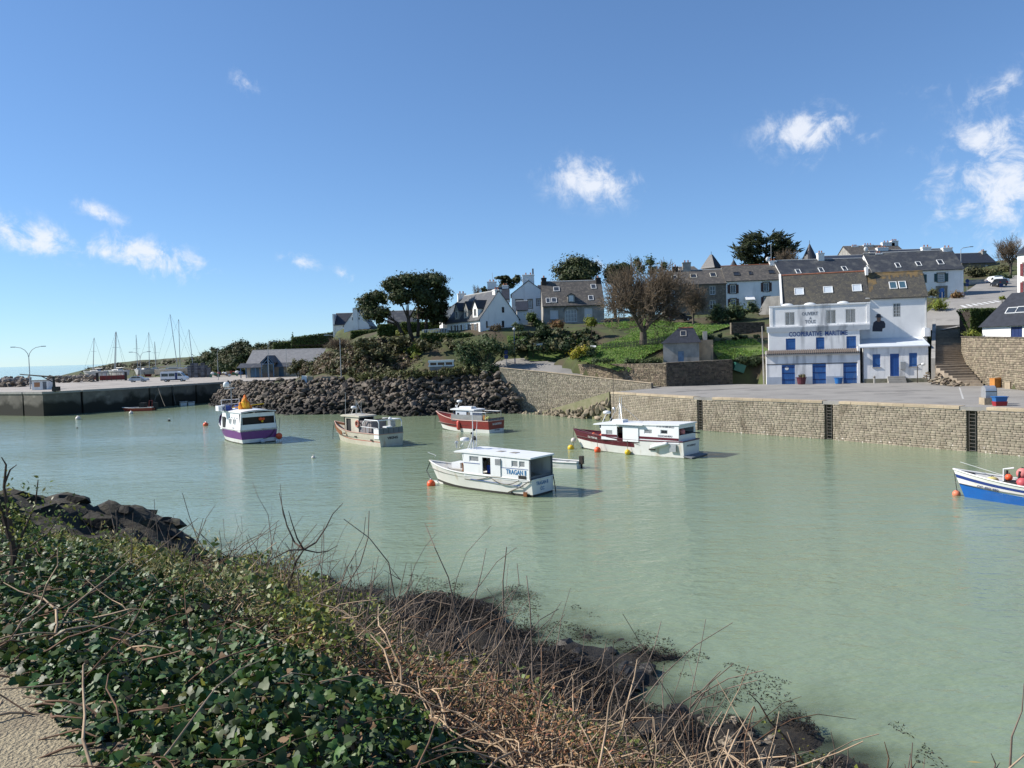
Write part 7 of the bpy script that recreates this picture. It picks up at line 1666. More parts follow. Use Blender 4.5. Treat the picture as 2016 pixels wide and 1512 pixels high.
def box_hedge(name,label,x0,y0,x1,y1,y,mtl,n,size,th=1.4,group=None,dy=0):
    a,c=D(x0,y0+dy,y),D(x1,y1,y);a2,c2=D(x0,y1+dy,y),D(x1,y0,y);g=min(hz(a.x,y),hz(c.x,y));t=thing(name,label,'hedge',((a.x+c.x)/2,y,max(min(g,a2.z,c.z),min(a2.z,c.z)-.5)),0,group);f=rng.random(n);k=rng.integers(0,5,n);w=rng.random(n);u=rng.random(n)
    X_=a.x+(c.x-a.x)*u;top=a.z+(c2.z-a.z)*u;bot=np.minimum(a2.z+(c.z-a2.z)*u,t.location.z);Z_=np.where(k==0,top,bot+(top-bot)*f);Y_=np.where(k<=1,y-th/2+th*w,y-th/2);e=(k==2)&(rng.random(n)<.3);X_=np.where(e,np.where(w<.5,a.x,c.x),X_);Y_=np.where(e,y-th/2+th*f,Y_)
    P=np.stack([X_,Y_,Z_],1)+rng.normal(size=(n,3))*size*.5;V,F=leaf_quads(P-np.array(tuple(t.location)),rng.normal(size=(n,3))+np.where(k==0,1,0)[:,None]*np.array([0,0,1.5])+np.array([0,-.7,.2]),size);np_mesh('foliage',V,F,mtl,t)
    q=MB();q.hexa([tuple(Vector(p)-t.location)for p in((a.x+.2,y-th/2+.2,t.location.z-.3),(c.x-.2,y-th/2+.2,t.location.z-.3),(c.x-.2,y+th/2-.2,t.location.z-.3),(a.x+.2,y+th/2-.2,t.location.z-.3),(a.x+.2,y-th/2+.2,a.z-.2),(c.x-.2,y-th/2+.2,c2.z-.2),(c.x-.2,y+th/2-.2,c2.z-.2),(a.x+.2,y+th/2-.2,a.z-.2))]);q.build('stems',wood_dk,t);return t
def bush(name,label,boxes,y,mtl,n=1500,size=.2,cat='bush',group=None,dm=None,**k):
    """boxes: (x0, y0, x1, y1) bearings covered by the lobes of one bush"""
    bl=[blob_px((a+c)/2,(b+d)/2,y,c-a,d-b,dm)for a,b,c,d in boxes];lo=min(bl,key=lambda q:q[0][2]-q[1][2]);cx=sum(q[0][0]for q in bl)/len(bl)
    g=hz(cx,y);t=thing(name,label,cat,(cx,y,g),0,group)
    crown(t,bl,n,size,mtl,'foliage',**k)
    st=[(Vector((cx+rr.uniform(-.3,.3),y,g-.3)),Vector(q[0]))for q in bl]
    V,F=sticks([tuple(a-t.location)for a,b in st],[tuple(b-t.location)for a,b in st],.1,.03,5);np_mesh('stem',V,F,bark,t)
    return t
# ---- scrub that covers the hillside as one mass
def scrub(name,label,spots,n,size,mtl,**k):
    bl=[]
    for(px,py,y,w_,h_)in spots:bl.append(blob_px(px,py,y,w_,h_))
    P,N=clump_points(bl,n,**k);V,F=leaf_quads(P,N,size);o=np_mesh(name,V,F,mtl);tag(o,kind='stuff');return o
R5=random.Random(21);sp1=[];sp2=[];sp3=[]
def prof_y(x,pts):return float(np.interp(x,[p[0]for p in pts],[p[1]for p in pts]))
for i in range(230):  # wooded slope behind the shed
    px=R5.uniform(372,720);top=prof_y(px,[(372,712),(400,690),(440,676),(480,668),(560,668),(640,668),(690,660)]);bot=prof_y(px,[(372,724),(440,728),(500,712),(560,692),(640,690),(690,690)])
    f=R5.random();py=top+8+(bot-top-8)*f;y=prof_y(px,[(372,285),(450,262),(560,250),(690,230),(720,226)])-8*f-(12*f if px<470 else 0);(sp1 if R5.random()<.6 else sp2).append((px,py,y,R5.uniform(18,34),R5.uniform(13,22)))
for i in range(190):  # bank between the rocks and the houses
    px=R5.uniform(600,1000);top=prof_y(px,[(600,722),(680,690),(760,672),(860,672),(900,690),(1000,700)]);f=R5.random();py=top+(738-top)*f;y=127+(1-f)*9+max(0,700-px)*.22
    (sp2 if R5.random()<.5 else sp3).append((px,py,y,R5.uniform(22,44),R5.uniform(16,28)))
for i in range(80):
    px=R5.uniform(1015,1180);f=R5.random();py=prof_y(px,[(1015,660),(1080,655),(1180,655)])+f*32;(sp1 if R5.random()<.5 else sp2).append((px,py,133-f*8,R5.uniform(18,34),R5.uniform(12,20)))
for i in range(60):
    px=R5.uniform(1395,1500);f=R5.random();sp1.append((px,660+f*50,122-f*7,R5.uniform(14,26),R5.uniform(7,12)))
for i in range(80):px=R5.uniform(700,960);sp2.append((px,R5.uniform(666,708),R5.uniform(129,138),R5.uniform(20,40),R5.uniform(12,20)))
scrub('hillside_scrub','',sp1,60000,.30,f_dark);scrub('olive_scrub','',sp2,70000,.28,f_olive);scrub('brown_scrub','',sp3,45000,.24,f_brown)
sp=[]
for i in range(120):px=R5.uniform(180,420);sp.append((px,prof_y(px,[(180,728),(216,719),(300,714),(420,706)])+R5.uniform(0,14),R5.uniform(285,315),R5.uniform(20,44),R5.uniform(5,9)))
scrub('headland_heath','',sp,16000,.45,fol('heath',(.149,.131,.079),(.096,.091,.060)),flat=.5)
sp=[]
for i in range(90):px=R5.uniform(700,940);sp.append((px,prof_y(px,[(700,742),(800,736),(940,728)])+R5.uniform(-4,5),prof_y(px,[(700,127),(800,120.5),(940,120)]),R5.uniform(14,30),R5.uniform(5,12)))
scrub('bank_top_growth','',sp,16000,.16,fol('bank_herbs',(.149,.175,.052),(.123,.096,.052)))
# ---- bushes one can tell apart
bush('laurel_bush','large dark grey green bush left of the ramp road',[(888,662,950,735),(930,652,1000,720),(980,668,1022,715),(900,690,960,742)],123,f_laurel,7000,.20)
bush('rampart_bush','dark bush at the top of the ramp wall end',[(940,712,985,752),(955,722,992,762)],119.5,f_dark,3200,.17)
bush('conifer_bush','tall narrow dark conifer among the bank bushes',[(690,680,726,738),(700,672,722,705)],136,f_pine,3200,.2)
bush('yellowish_bush','yellowish green bush above the rock bank',[(802,668,832,715),(798,690,840,730)],131,f_lime,2200,.2)
bush('pale_scrub_bush','pale olive rounded bush right of the yellowish one',[(828,670,868,722)],132,f_olive,2400,.2)
bush('shed_hedge','clipped green bank of bushes in front of the harbour shed',[(596,706,640,742),(625,702,668,742),(655,690,692,740)],166,f_hedge,4500,.28)
bush('shed_corner_bush','brownish bush at the right corner of the harbour shed',[(562,712,600,740),(575,706,606,728)],174,f_olive,2200,.26)
bush('brown_ball_bush','round dark brown clipped bush before the white gable',[(964,638,989,656)],130,f_brown,1500,.15)
bush('gable_shrub','small green shrub at the right corner of the white gable',[(1008,634,1032,655)],131,f_laurel,1300,.16)
bush('garden_hedge','dark garden hedge between the white gable and the skylight house',[(1030,614,1060,640),(1040,625,1072,650)],140,f_hedge,2600,.2)
bush('holly_bush','dark rounded holly bush left of the russet bush',[(1054,637,1086,672)],130,f_dark,2400,.18)
bush('russet_bush','russet brown bush below the skylight house',[(1080,629,1114,650)],132,f_rust,1800,.16)
bush('golden_ball_bush','round golden green clipped bush right of the skylight house door',[(1149,623,1178,652)],131,f_lime,2200,.15)
bush('gorse_bush','bright yellow flowering bush at the bend of the ramp road',[(1118,682,1150,714),(1135,679,1166,705)],116.5,f_gold,3000,.14)
bush('grey_shrub','grey green shrub right of the yellow bush',[(1148,682,1180,708)],116,f_laurel,1300,.15)
bush('camellia_bush','big rounded dark green bush above the lawn by the white terrace',[(1388,602,1440,642),(1425,596,1478,640),(1462,594,1496,625)],138,f_laurel,6500,.2)
bush('wall_ivy','ivy hanging over the stone wall below the lawn',[(1216,703,1265,722),(1255,704,1312,722),(1150,706,1220,716)],111.5,f_laurel,3200,.13,dm=.5,cat='ivy')
bush('alley_ivy','ivy covered bank beside the cooperative',[(1466,697,1508,726),(1440,700,1480,716)],111,f_dark,2800,.14,cat='ivy')
box_hedge('road_hedge','tall square clipped hedge at the top of the stairway',1897,609,1957,652,103,f_hedge,7000,.11,3.0)
bush('wall_top_bush','low bush on the retaining wall under the hedge',[(1898,651,1930,668)],97.5,f_lime,1600,.12)
bush('corner_bush','green and russet bush at the corner of the upper road',[(1826,592,1866,612)],128,f_lime,2000,.15)
bush('door_planting','leafy planting by the blue door of the corner house',[(1826,568,1850,588)],140,f_olive,1200,.16)
bush('rusty_planting','brown planting on the low wall right of the blue door',[(1870,574,1896,590)],140,f_rust,1200,.16)
bush('shrub_clump','olive shrubs in front of the upper stone house',[(1896,525,1935,552),(1925,528,1975,552),(1960,520,1990,545)],186,f_olive,4500,.26)
bush('dark_hedge','dark clipped hedge above the parked cars',[(1955,541,1992,556)],176,f_dark,1800,.22)
bush('roadside_tuft','green tuft beside the upper road sign',[(1965,583,1980,592)],122,f_lime,700,.12)
for k,(x0_,y0_,x1_,y1_,y_,lab)in enumerate(((539,665,652,675,231,'lower long clipped hedge across the left hillside'),(575,649,702,657,226,'upper long clipped hedge below the lone white house'),(692,650,752,663,182,'short clipped hedge right of the lone white house'),(745,640,800,652,165,'hedge under the leaning pine'),(790,636,870,650,160,'dark hedge behind the pine trunks'),(830,658,930,666,134.5,'low dark hedge below the white dormer house'))):
    box_hedge('clipped_hedge',lab,x0_,y0_,x1_,y1_+3,y_,f_hedge,5000,.2,1.6,'clipped hedges on the hill',(11,16,3,0,0,0)[k])
for k,(x0_,y0_,x1_,y1_,lab)in enumerate(((755,668,795,690,'clipped green garden mound under the leaning pine trunk'),(775,648,800,664,'small round lime garden bush beside a pine trunk'))):bush('garden_bush',lab,[(x0_,y0_,x1_,y1_)],146,f_lime if k else f_hedge,1500,.17)
# ---- trees
def tree(name,label,base,y,blobs,n,size,mtl,r=.4,tops=None,group=None,cat='tree',bk=None,**k):
    b=D(*base,y);g=hz(b.x,y);t=thing(name,label,cat,(b.x,y,min(b.z,g)),0,group);bl=[blob_px((a+c)/2,(bb+d)/2,y+dy,c-a,d-bb)for a,bb,c,d,dy in blobs]
    crown(t,bl,n,size,mtl,**k);limbs(t,(b.x,y,min(b.z,g)-.3),[D(*q,y)for q in tops]if tops else[q[0]for q in bl],r,mtl=bk);return t
tree('leaning_pine','leaning pine with its crown to the left of the group',(796,655),142,[(706,578,745,625,0),(725,570,762,605,1),(715,605,770,632,-1),(738,622,758,640,0)],13000,.28,f_pine,.42,[(775,620),(752,605),(730,600),(725,612)],'pines on the hill',flat=.7,spread=.6)
tree('tall_pine','tallest pine with broad crown, second of the pine group',(812,655),141,[(752,545,800,585,0),(775,540,835,570,1),(760,570,815,602,-1),(800,560,850,600,1)],15000,.28,f_pine,.42,[(800,600),(780,565),(805,555),(830,580)],'pines on the hill',flat=.7,spread=.6)
tree('straight_pine','straight trunked pine in the middle of the group',(822,652),143,[(805,540,865,575,1),(815,575,860,612,0),(840,590,875,625,1),(812,600,856,640,2)],13000,.28,f_pine,.36,[(823,600),(835,560),(850,600)],'pines on the hill',flat=.7,spread=.6)
tree('slender_pine','rightmost pine of the group beside the white gable',(838,650),144,[(835,536,882,570,0),(845,560,890,600,1),(850,590,885,622,2),(846,612,884,646,3)],13000,.28,f_pine,.36,[(842,590),(860,555),(868,590)],'pines on the hill',flat=.7,spread=.6)
tree('dome_pine','broad domed pine behind the skylight house',(1140,600),172,[(1090,515,1140,556,0),(1110,503,1165,535,1),(1140,510,1186,552,0),(1095,530,1180,562,-2)],14000,.30,f_pine,.5,flat=.7,spread=.6)
tree('small_dome_pine','smaller domed pine right of the broad domed pine',(1212,600),172,[(1186,520,1225,552,0),(1205,517,1246,548,1),(1190,535,1240,562,0)],9000,.30,f_pine,.4,flat=.7,spread=.6)
tree('spreading_cypress','dark flat topped tree behind the white gables',(1000,600),178,[(970,541,1000,553,0),(985,545,1020,562,1),(1005,540,1030,565,0),(975,555,1015,572,0)],4200,.3,f_cedar,.4,flat=.4)
tree('distant_conifer','small spiky conifer left of the white chimney',(954,590),172,[(948,562,960,580,0),(945,572,963,590,0)],1100,.25,f_pine,.2)
cd=[];
for i in range(16):t_=i/15;hw=66*math.sin(PI*(.22+.6*t_));yy=522-58*t_;cd+=[(1508-hw,yy-8,1508-hw*.1,yy+5,R5.uniform(-2,2)),(1508+hw*.1,yy-8,1508+hw,yy+5,R5.uniform(-2,2))]
cd+=[(1450,480,1530,515,0),(1490,475,1565,515,1),(1470,462,1545,490,0),(1495,500,1560,530,0),(1455,500,1520,530,0)]
cyp=tree('great_cypress','great dark spreading cypress on the skyline behind the terrace',(1508,560),182,cd,16000,.34,f_cedar,.7,tops=[(1508,465),(1475,500),(1540,500)],flat=.35,asp=.28,up=.6)
P,N=[],[]
for i in range(420):  # upswept sprays at the rim of the cypress
    q=cd[R5.randrange(len(cd))];a=D(R5.uniform(q[0],q[2]),R5.uniform(q[1],q[3]),182+R5.uniform(-4,4));s_=1 if a.x>D(1508,500,182).x else-1;b=a+Vector((s_*R5.uniform(.5,1.5),R5.uniform(-.4,.4),R5.uniform(.3,1.0)));P.append(tuple(a-cyp.location));N.append(tuple(b-cyp.location))
V,F=sticks(P,N,.22,.02,4);np_mesh('sprays',V,F,f_cedar,cyp)
for k,(x0_,lab,bx)in enumerate(((1258,'thin grey green eucalyptus left of the bare tree top',[(1243,507,1262,530,0),(1252,522,1270,545,0)]),(1282,'thin eucalyptus standing behind the bare tree',[(1268,505,1292,530,0),(1275,525,1300,548,0)]),(1308,'small eucalyptus right of the bare tree top',[(1300,515,1314,540,0),(1296,530,1312,550,0)]))):tree('eucalyptus',lab,(x0_,590),168,bx,900,.24,f_laurel,.14,group='eucalyptus trees',bk=bark_g,spread=.8)
def bare_tree(name,label,base,y,top_px,w_px,r,depth=7,seed=5,mtl=None,nb=5,group=None,twig=None,trunk_h=.16):
    b=D(*base,y);b.z=min(b.z,hz(b.x,b.y))if abs(b.z-hz(b.x,b.y))<3 else b.z;R6=random.Random(seed);k=y/FOC;H_=(base[1]-top_px)*k;Wd=w_px/2*k;t=thing(name,label,'tree',tuple(b),0,group)
    A,B_,ra,rb=[],[],[],[]
    def grow(p,d,ln,r_,lv):
        n_=3;q=p
        for i in range(n_):
            d2=(d+Vector((R6.gauss(0,.16),R6.gauss(0,.16),R6.gauss(.03,.1)))).normalized();e=q+d2*ln/n_;f=(i+1)/n_
            A.append(tuple(q));B_.append(tuple(e));ra.append(r_*(1-.38*i/n_));rb.append(r_*(1-.38*f));q=e;d=d2
            if lv>0 and(i>0 or lv<depth-1):
                for _ in range(2 if lv<4 else 1):
                    a=R6.uniform(0,6.28);s_=d.orthogonal().normalized();s_.rotate(Matrix.Rotation(a,3,d));nd=(d*R6.uniform(.5,.9)+s_*R6.uniform(.5,.95)+Vector((0,0,.1))).normalized();grow(q,nd,ln*R6.uniform(.55,.78),r_*.5,lv-1)
        if lv>0:grow(q,d,ln*.74,r_*.6,lv-1)
    V0=Vector((0,0,0));hT=H_*trunk_h;A.append((0,0,-.4));B_.append((0,0,hT));ra.append(r*1.25);rb.append(r)
    for i in range(nb):
        a=6.28*i/nb+R6.uniform(-.3,.3);ti=R6.uniform(.45,1.0);grow(Vector((0,0,hT)),Vector((math.cos(a)*ti*Wd/H_*1.5,math.sin(a)*ti*Wd/H_*1.5,1)).normalized(),H_*.30,r*.55,depth-3)
    A,B_,ra,rb=np.array(A),np.array(B_),np.array(ra),np.array(rb);m_=np.percentile(B_[:,2],98.5);sc=np.array([Wd/max(.1,np.percentile(np.abs(B_[:,0]),99.5)),Wd/max(.1,np.percentile(np.abs(B_[:,0]),99.5)),H_/m_]);A*=sc;B_*=sc
    big=ra>r*.17;V,F=sticks(A[big],B_[big],ra[big],rb[big],6);np_mesh('trunk',V,F,mtl or bark_g,t,smooth=True)
    V,F=sticks(A[~big],B_[~big],np.maximum(ra[~big],.028),np.maximum(rb[~big],.022),3);q=np_mesh('crown',V,F,twig or twig_b,t)
    return t
bare_tree('bare_tree','large bare brown tree on the lawn above the stone hut',(1267,684),121,530,178,.55,7,5,nb=7)
bare_tree('bare_shrub_tree','smaller bare tree in front of the stone terrace',(1365,640),136,560,60,.2,6,9,nb=5)
bare_tree('corner_bare_tree','bare grey tree on the skyline at the right edge',(1990,540),180,470,60,.25,6,12,nb=5,mtl=bark_g)
bare_tree('cypress_bare_tree','small bare tree on the skyline right of the cypress',(1548,560),176,495,50,.2,6,14,nb=5)
bare_tree('shed_bare_tree','bare tree behind the right end of the shed roof',(668,690),172,655,60,.2,6,15,nb=6)
bare_tree('chimney_bare_tree','small bare tree between the white chimneys',(940,600),172,563,26,.15,5,17,nb=4)
# ---- lawns
drape('lawn',[D(1175,706,113.5),D(1230,692,118),D(1300,665,127),D(1370,640,137)],lambda t:8+6*t,.28,lawn)
drape('side_lawn',[D(1402,690,116),D(1500,682,116)],9,.28,lawn)
drape('garden_lawn',[D(1000,660,130),D(1140,652,131.5)],4,.2,lawn)
drape('verge',[D(1040,702,127),D(1110,698,127)],4,.2,lawn)
P=[]
for(a,b,w_,n_)in((D(1175,706,113.5),D(1300,665,127),11,9000),(D(1300,665,127),D(1370,640,137),14,6000),(D(1190,650,138),D(1310,640,141),8,5000),(D(1402,690,116),D(1500,682,116),9,5000),(D(1000,660,130),D(1140,652,131.5),4,2500)):
    f=rng.random(n_);d=(b-a).xy.normalized();o_=rng.uniform(-.5,.5,n_)*w_;P.append(np.stack([a.x+(b.x-a.x)*f-d.y*o_,a.y+(b.y-a.y)*f+d.x*o_],1))
P=np.concatenate(P);keep=fbm(P[:,0]/2,P[:,1]/2,91)>.36;P=P[keep];V,F=leaf_quads(np.stack([P[:,0],P[:,1],hill(P[:,0],P[:,1])+.3+.12*rng.random(len(P))],1),rng.normal(size=(len(P),3))*.6+np.array([0,-.5,.5]),.13,.4);tag(np_mesh('lawn_tufts',V,F,f_grass),kind='stuff')
drape('ramp_road',[(19.6,106.6),(13.8,111.9),(8.6,117),(4.2,121.6),(-2,127)],lambda t:4.8+7.2*min(1,t*1.3),.05,asphalt,zf=roadz)
drape('upper_road',[D(1990,548,178),D(1955,576,152),D(1918,604,130),D(1872,630,119),D(1845,650,115),D(1800,665,114)],lambda t:9+2*t,.3,asphalt,n=60)
cw0,cw1=D(1897,604,128),D(1962,598,130)
for i in range(7):p=cw0.lerp(cw1,i/6.);q=drape('crosswalk_stripe',[(p.x-.25,p.y-1.3),(p.x+.35,p.y+1.3)],.5,.34,paint_w,n=4)
# ================================================================== STREET AND YARD FURNITURE
rub_t=mat('tyre',(.02,.02,.02),None,rough=.85);silver=mat('silver_paint',(.42,.44,.46),None,rough=.3,metal=.4,spec=.6);car_w=mat('white_car_paint',(.72,.73,.74),None,rough=.25,spec=.6);car_k=mat('dark_car_paint',(.02,.023,.03),None,rough=.2,spec=.6);car_g=mat('car_glass',(.02,.025,.03),None,rough=.05,spec=.8);lamp_red=mat('red_lens',(.3,.01,.01),None,rough=.2);lamp_w=mat('clear_lens',(.6,.6,.6),None,rough=.1)
def wheel(root,x,y,r):
    w=MB().tube([(x,y-.1,r),(x,y+.1,r)],r,14).build('wheel',rub_t,root);MB().tube([(x,y-.112,r),(x,y+.112,r)],r*.6,10).build('hub',silver,w)
def car(name,label,p,rz,paint,prof,glass_prof,Lc,Wc,cat='car',axles=(.8,3.4),group=None,r=.31):
    t=thing(name,label,cat,p,rz,group);mb=MB();n=len(prof);V=[]
    for y,k in((-Wc/2,1.0),(-Wc/2*.84,2),(Wc/2*.84,2),(Wc/2,1.0)):
        for(x,z)in prof:V.append((x,y if z<.95 else y*.96,z))
    fs=[(j*n+i,j*n+(i+1)%n,(j+1)*n+(i+1)%n,(j+1)*n+i)for j in range(3)for i in range(n)]+[tuple(range(n)),tuple(3*n+i for i in range(n))[::-1]]
    mb.add(V,fs);mb.build('body',paint,t)
    for q in glass_prof:
        for sg in(-1,1):
            yb=sg*(Wc/2+.015);MB().prism(q,min(yb,yb-sg*.09),max(yb,yb-sg*.09),'y').build('side_window',car_g,t)
    for x in axles:
        for y in(-Wc/2+.08,Wc/2-.08):wheel(t,x,y,r)
    for y in(-Wc*.36,Wc*.36):MB().box(Lc-.08,Lc+.015,y-.16,y+.16,.55,.72).build('headlight',lamp_w,t);MB().box(-.015,.06,y-.12,y+.12,.6,.8).build('tail_light',lamp_red,t)
    return t
hatch=[(0,.3),(0,.75),(.15,.95),(.55,1.4),(1.2,1.5),(2.3,1.48),(3.1,.98),(4.0,.85),(4.2,.6),(4.2,.3)];hg=[[(.5,.98),(.75,1.36),(1.7,1.42),(1.7,.98)],[(1.78,.98),(1.78,1.42),(2.25,1.4),(2.85,.98)]]
a,b=W(254,753,ZL),W(293,750,ZL);car('silver_car','silver hatchback parked on the left quay',W(256,752.5,ZL),math.atan2(b.y-a.y,b.x-a.x)*0+.12,silver,[(x*1.05,z)for x,z in hatch],[[(x*1.05,z)for x,z in q]for q in hg],4.4,1.75)
vanp=[(0,.35),(0,2.35),(.2,2.5),(3.9,2.5),(4.6,2.2),(5.3,1.35),(5.9,1.1),(6.1,.8),(6.1,.35)]
vp=W(319,752,ZL);v=car('camper_van','white camper van with dark windows on the left quay',vp,.10,car_w,vanp,[[(.25,1.3),(.25,2.0),(1.75,2.0),(1.75,1.3)],[(1.95,1.3),(1.95,2.0),(3.3,2.0),(3.3,1.3)],[(4.0,1.35),(4.0,2.05),(4.5,2.0),(5.1,1.35)]],6.1,2.0,'van',(1.2,4.9),r=.36)
MB().box(3.42,3.9,-1.03,-.99,.5,2.15).build('open_side_door',blue_dk,v);MB().add([(4.66,-.78,2.12),(5.28,-.8,1.42),(5.28,.8,1.42),(4.66,.78,2.12)],[(0,1,2,3)]).build('windscreen',car_g,v,loc=(.03,0,.05));MB().box(.02,4.9,-1.02,-.992,.36,.62).build('sill_trim',rubber,v);MB().box(.6,3.6,-.7,.7,2.505,2.6).build('roof_vent',grey_tarp,v)
for(px,py,y,rz,pt,lab)in((1948,558,168,.15,car_w,'white car parked behind the low wall at the top of the road'),(1966,558,164,1.2,car_w,'white car with its front to the upper road junction'),(1976,562,158,1.4,car_k,'dark blue car at the right of the upper road')):
    p=D(px,py,y);p.z=max(p.z,hz(p.x,p.y)+.25);car('parked_car',lab,p,rz,pt,hatch,hg,4.2,1.75,group='cars parked at the top of the road')
p=D(1316,636,140);p.z=hz(p.x,p.y)+.4;car('black_car','black car parked below the stone terrace house',p,.1,car_k,hatch,hg,4.2,1.75)
# ---- lamps
def lamp(name,label,base,h,arms,r=.09,mtl=None,group=None,reach=2.0,rise=1.4):
    t=thing(name,label,'lamp',base,0,group);MB().tube([(0,0,-.2),(0,0,h*.45),(0,0,h)],[r,r*.8,r*.6],8).build('post',mtl or metal,t)
    for sg in arms:
        a=[(sg*reach*(1-math.cos(f*PI/2)),0,h+rise*math.sin(f*PI/2))for f in(0,.25,.5,.75,1)];a+=[(sg*(reach+.3),0,h+rise+.05)]
        o=MB().tube(a,r*.5,6).build('arm',mtl or metal,t);MB().obox((sg*(reach+.65),0,h+rise+.04),(.85,.3,.16)).build('lamp_head',mtl or metal,o)
    return t
def lp(px,py,y=None):return W(px,py,ZL)if y is None else D(px,py,y)
k=lambda y,p:y/FOC*p
q=lp(60,766);lamp('street_lamp','double armed lamp post at the far left of the quay',q,k(q.y,62),(-1,1),group='quay lamps',reach=2.5,rise=2.2,r=.12)
q=lp(278,752);lamp('street_lamp','double armed lamp post among the sailing boats',q,k(q.y,47),(-1,1),group='quay lamps',reach=1.6,rise=1.5)
q=lp(430,748);lamp('street_lamp','single curved lamp post left of the harbour shed',q,k(q.y,52),(1,),group='quay lamps',reach=.9,rise=1.6)
q=lp(530,749);lamp('street_lamp','single curved lamp post in front of the blue porch',q,k(q.y,62),(1,),group='quay lamps',reach=.9,rise=1.6)
q=D(672,745,131);lamp('street_lamp','lamp post rising above the rock bank',q,k(131,75),(-1,),group='quay lamps',reach=1.6,rise=.9)
q=D(565,738,200);t=thing('yard_pole','plain thin pole behind the harbour shed roof','pole',q);MB().tube([(0,0,0),(0,0,k(200,52))],.07,6).build('post',metal,t)
q=D(1014,716,124.5);t=thing('blue_lamp','blue lamp post with white globe at the ramp road','lamp',q);MB().tube([(0,0,-.3),(0,0,k(124.5,66))],[.09,.06],8).build('post',blue_dk,t);MB().sph((0,0,k(124.5,68)),.24,10,8).build('globe',lamp_w,t,smooth=True)
q=W(1504,756,ZR);t=thing('grey_pole','tall leaning grey pole at the left corner of the cooperative','pole',q);MB().tube([(0,0,-.1),(-.15,0,k(105,116))],[.12,.07],8).build('post',concrete,t)
q=D(1892,560,149);t=thing('wall_lamp','street lamp arm reaching right from the corner house','lamp',q);MB().tube([(0,0,0),(0,0,k(149,68)),(.4,0,k(149,71)),(1.8,0,k(149,73))],.06,6).build('post',metal,t);MB().obox((2.0,0,k(149,73)),(.7,.25,.14)).build('lamp_head',metal,t)
# ---- signs and posts
def sign(label,px,pyb,y,hpx,board,mtl,name='road_sign',z=None):
    q=D(px,pyb,y);t=thing(name,label,'sign',q);h=k(y,hpx);MB().tube([(0,0,-.3),(0,0,h)],.045,6).build('post',metal,t)
    for(w_,h_,zz,mm,rd)in board:
        mb=MB()
        if rd:mb.tube([(0,-.06,h-zz),(0,-.09,h-zz)],w_,16)
        else:mb.box(-w_/2,w_/2,-.09,-.06,h-zz-h_/2,h-zz+h_/2)
        mb.build('sign_board',mm,t)
    return t
sign('blue round road signs on a post left of the blue lamp',997,718,122,28,((.35,0,.25,blue_dk,True),(.35,0,1.0,blue_dk,True)),blue_dk)
sign('blue pedestrian sign at the corner house door',1855,594,138,27,((.55,.7,.4,blue_paint,False),),blue_paint);sign('round blue sign at the upper junction',1904,572,140,22,((.36,0,.3,blue_dk,True),(.5,.6,1.0,blue_dk,False)),blue_dk);sign('blue square sign on the upper road island',1971,575,140,16,((.6,.6,.3,blue_dk,False),),blue_dk)
q=D(1060,696,126);t=thing('notice_board','white notice board under the bushes by the ramp road','sign',q);hb_=k(126,20);
for x in(-.85,.85):MB().tube([(x,0,-.6),(x,0,hb_)],.06,6).build('post',wood_dk,t)
MB().box(-.75,.75,-.08,-.02,hb_-1.15,hb_+.0).build('board',frame_w,t);MB().box(-1.0,1.0,-.2,.2,hb_+.02,hb_+.12).build('roof',wood,t);MB().box(-.25,.3,-.095,-.082,hb_-.8,hb_-.45).build('poster',mat('map_print',(.35,.48,.42),(.55,.55,.45),6,.7),t)
q=D(1168,690,117);t=thing('info_panel','small pale information panel above the yellow bush','sign',q);MB().tube([(0,0,-.8),(0,0,.5)],.05,6).build('post',wood,t);MB().obox((0,-.1,.6),(.85,.5,.06),Matrix.Rotation(.5,3,'X')).build('panel',frame_w,t)
q=W(1387,752,ZR);t=thing('utility_cabinet','white utility cabinet against the stone wall','cabinet',q);MB().box(-.3,.3,-.5,-.1,0,1.05).build('body',frame_w,t);MB().box(-.02,.02,-.51,-.5,.05,1.0).build('door_joint',grey_tarp,t);MB().tube([(-.45,-.2,0),(-.45,-.2,1.3)],.04,6).build('pipe',metal,t)
q=W(1447,728,ZR);t=thing('green_bin','green wheeled bin tipped against the ivy bank','bin',D(1455,733,110.5));MB().obox((0,0,.6),(1.5,.9,1.0),Matrix.Rotation(.35,3,'Y')).build('tub',mat('green_plastic',(.02,.12,.09),None,rough=.5),t);MB().obox((.15,0,1.15),(1.6,1.0,.12),Matrix.Rotation(.35,3,'Y')).build('lid',mat('green_plastic',(.02,.12,.09)),t)
# ---- picket fence on the lawn
a,b=D(1185,690,118),D(1308,674,119.5);t=thing('picket_fence','grey wooden picket fence across the lawn below the bare tree','fence',(a.x,a.y,a.z));n=42;pm=None
for i in range(n+1):
    p=a.lerp(b,i/n);z=max(p.z,hz(p.x,p.y)+.2)-.1
    if pm is None:o=MB().box(-.05,.05,-.02,.02,0,.95).build('picket',wood,t);pm=o.data
    else:o=bpy.data.objects.new('picket',pm);COL.objects.link(o);o.parent=t
    o.location=(p.x-a.x,p.y-a.y,z-a.z)
for zz in(.3,.7):MB().tube([(a.lerp(b,i/8).x-a.x,a.lerp(b,i/8).y-a.y+.04,max(a.lerp(b,i/8).z,hz(a.lerp(b,i/8).x,a.lerp(b,i/8).y)+.2)-.1-a.z+zz)for i in range(9)],.03,4).build('rail',wood,t)
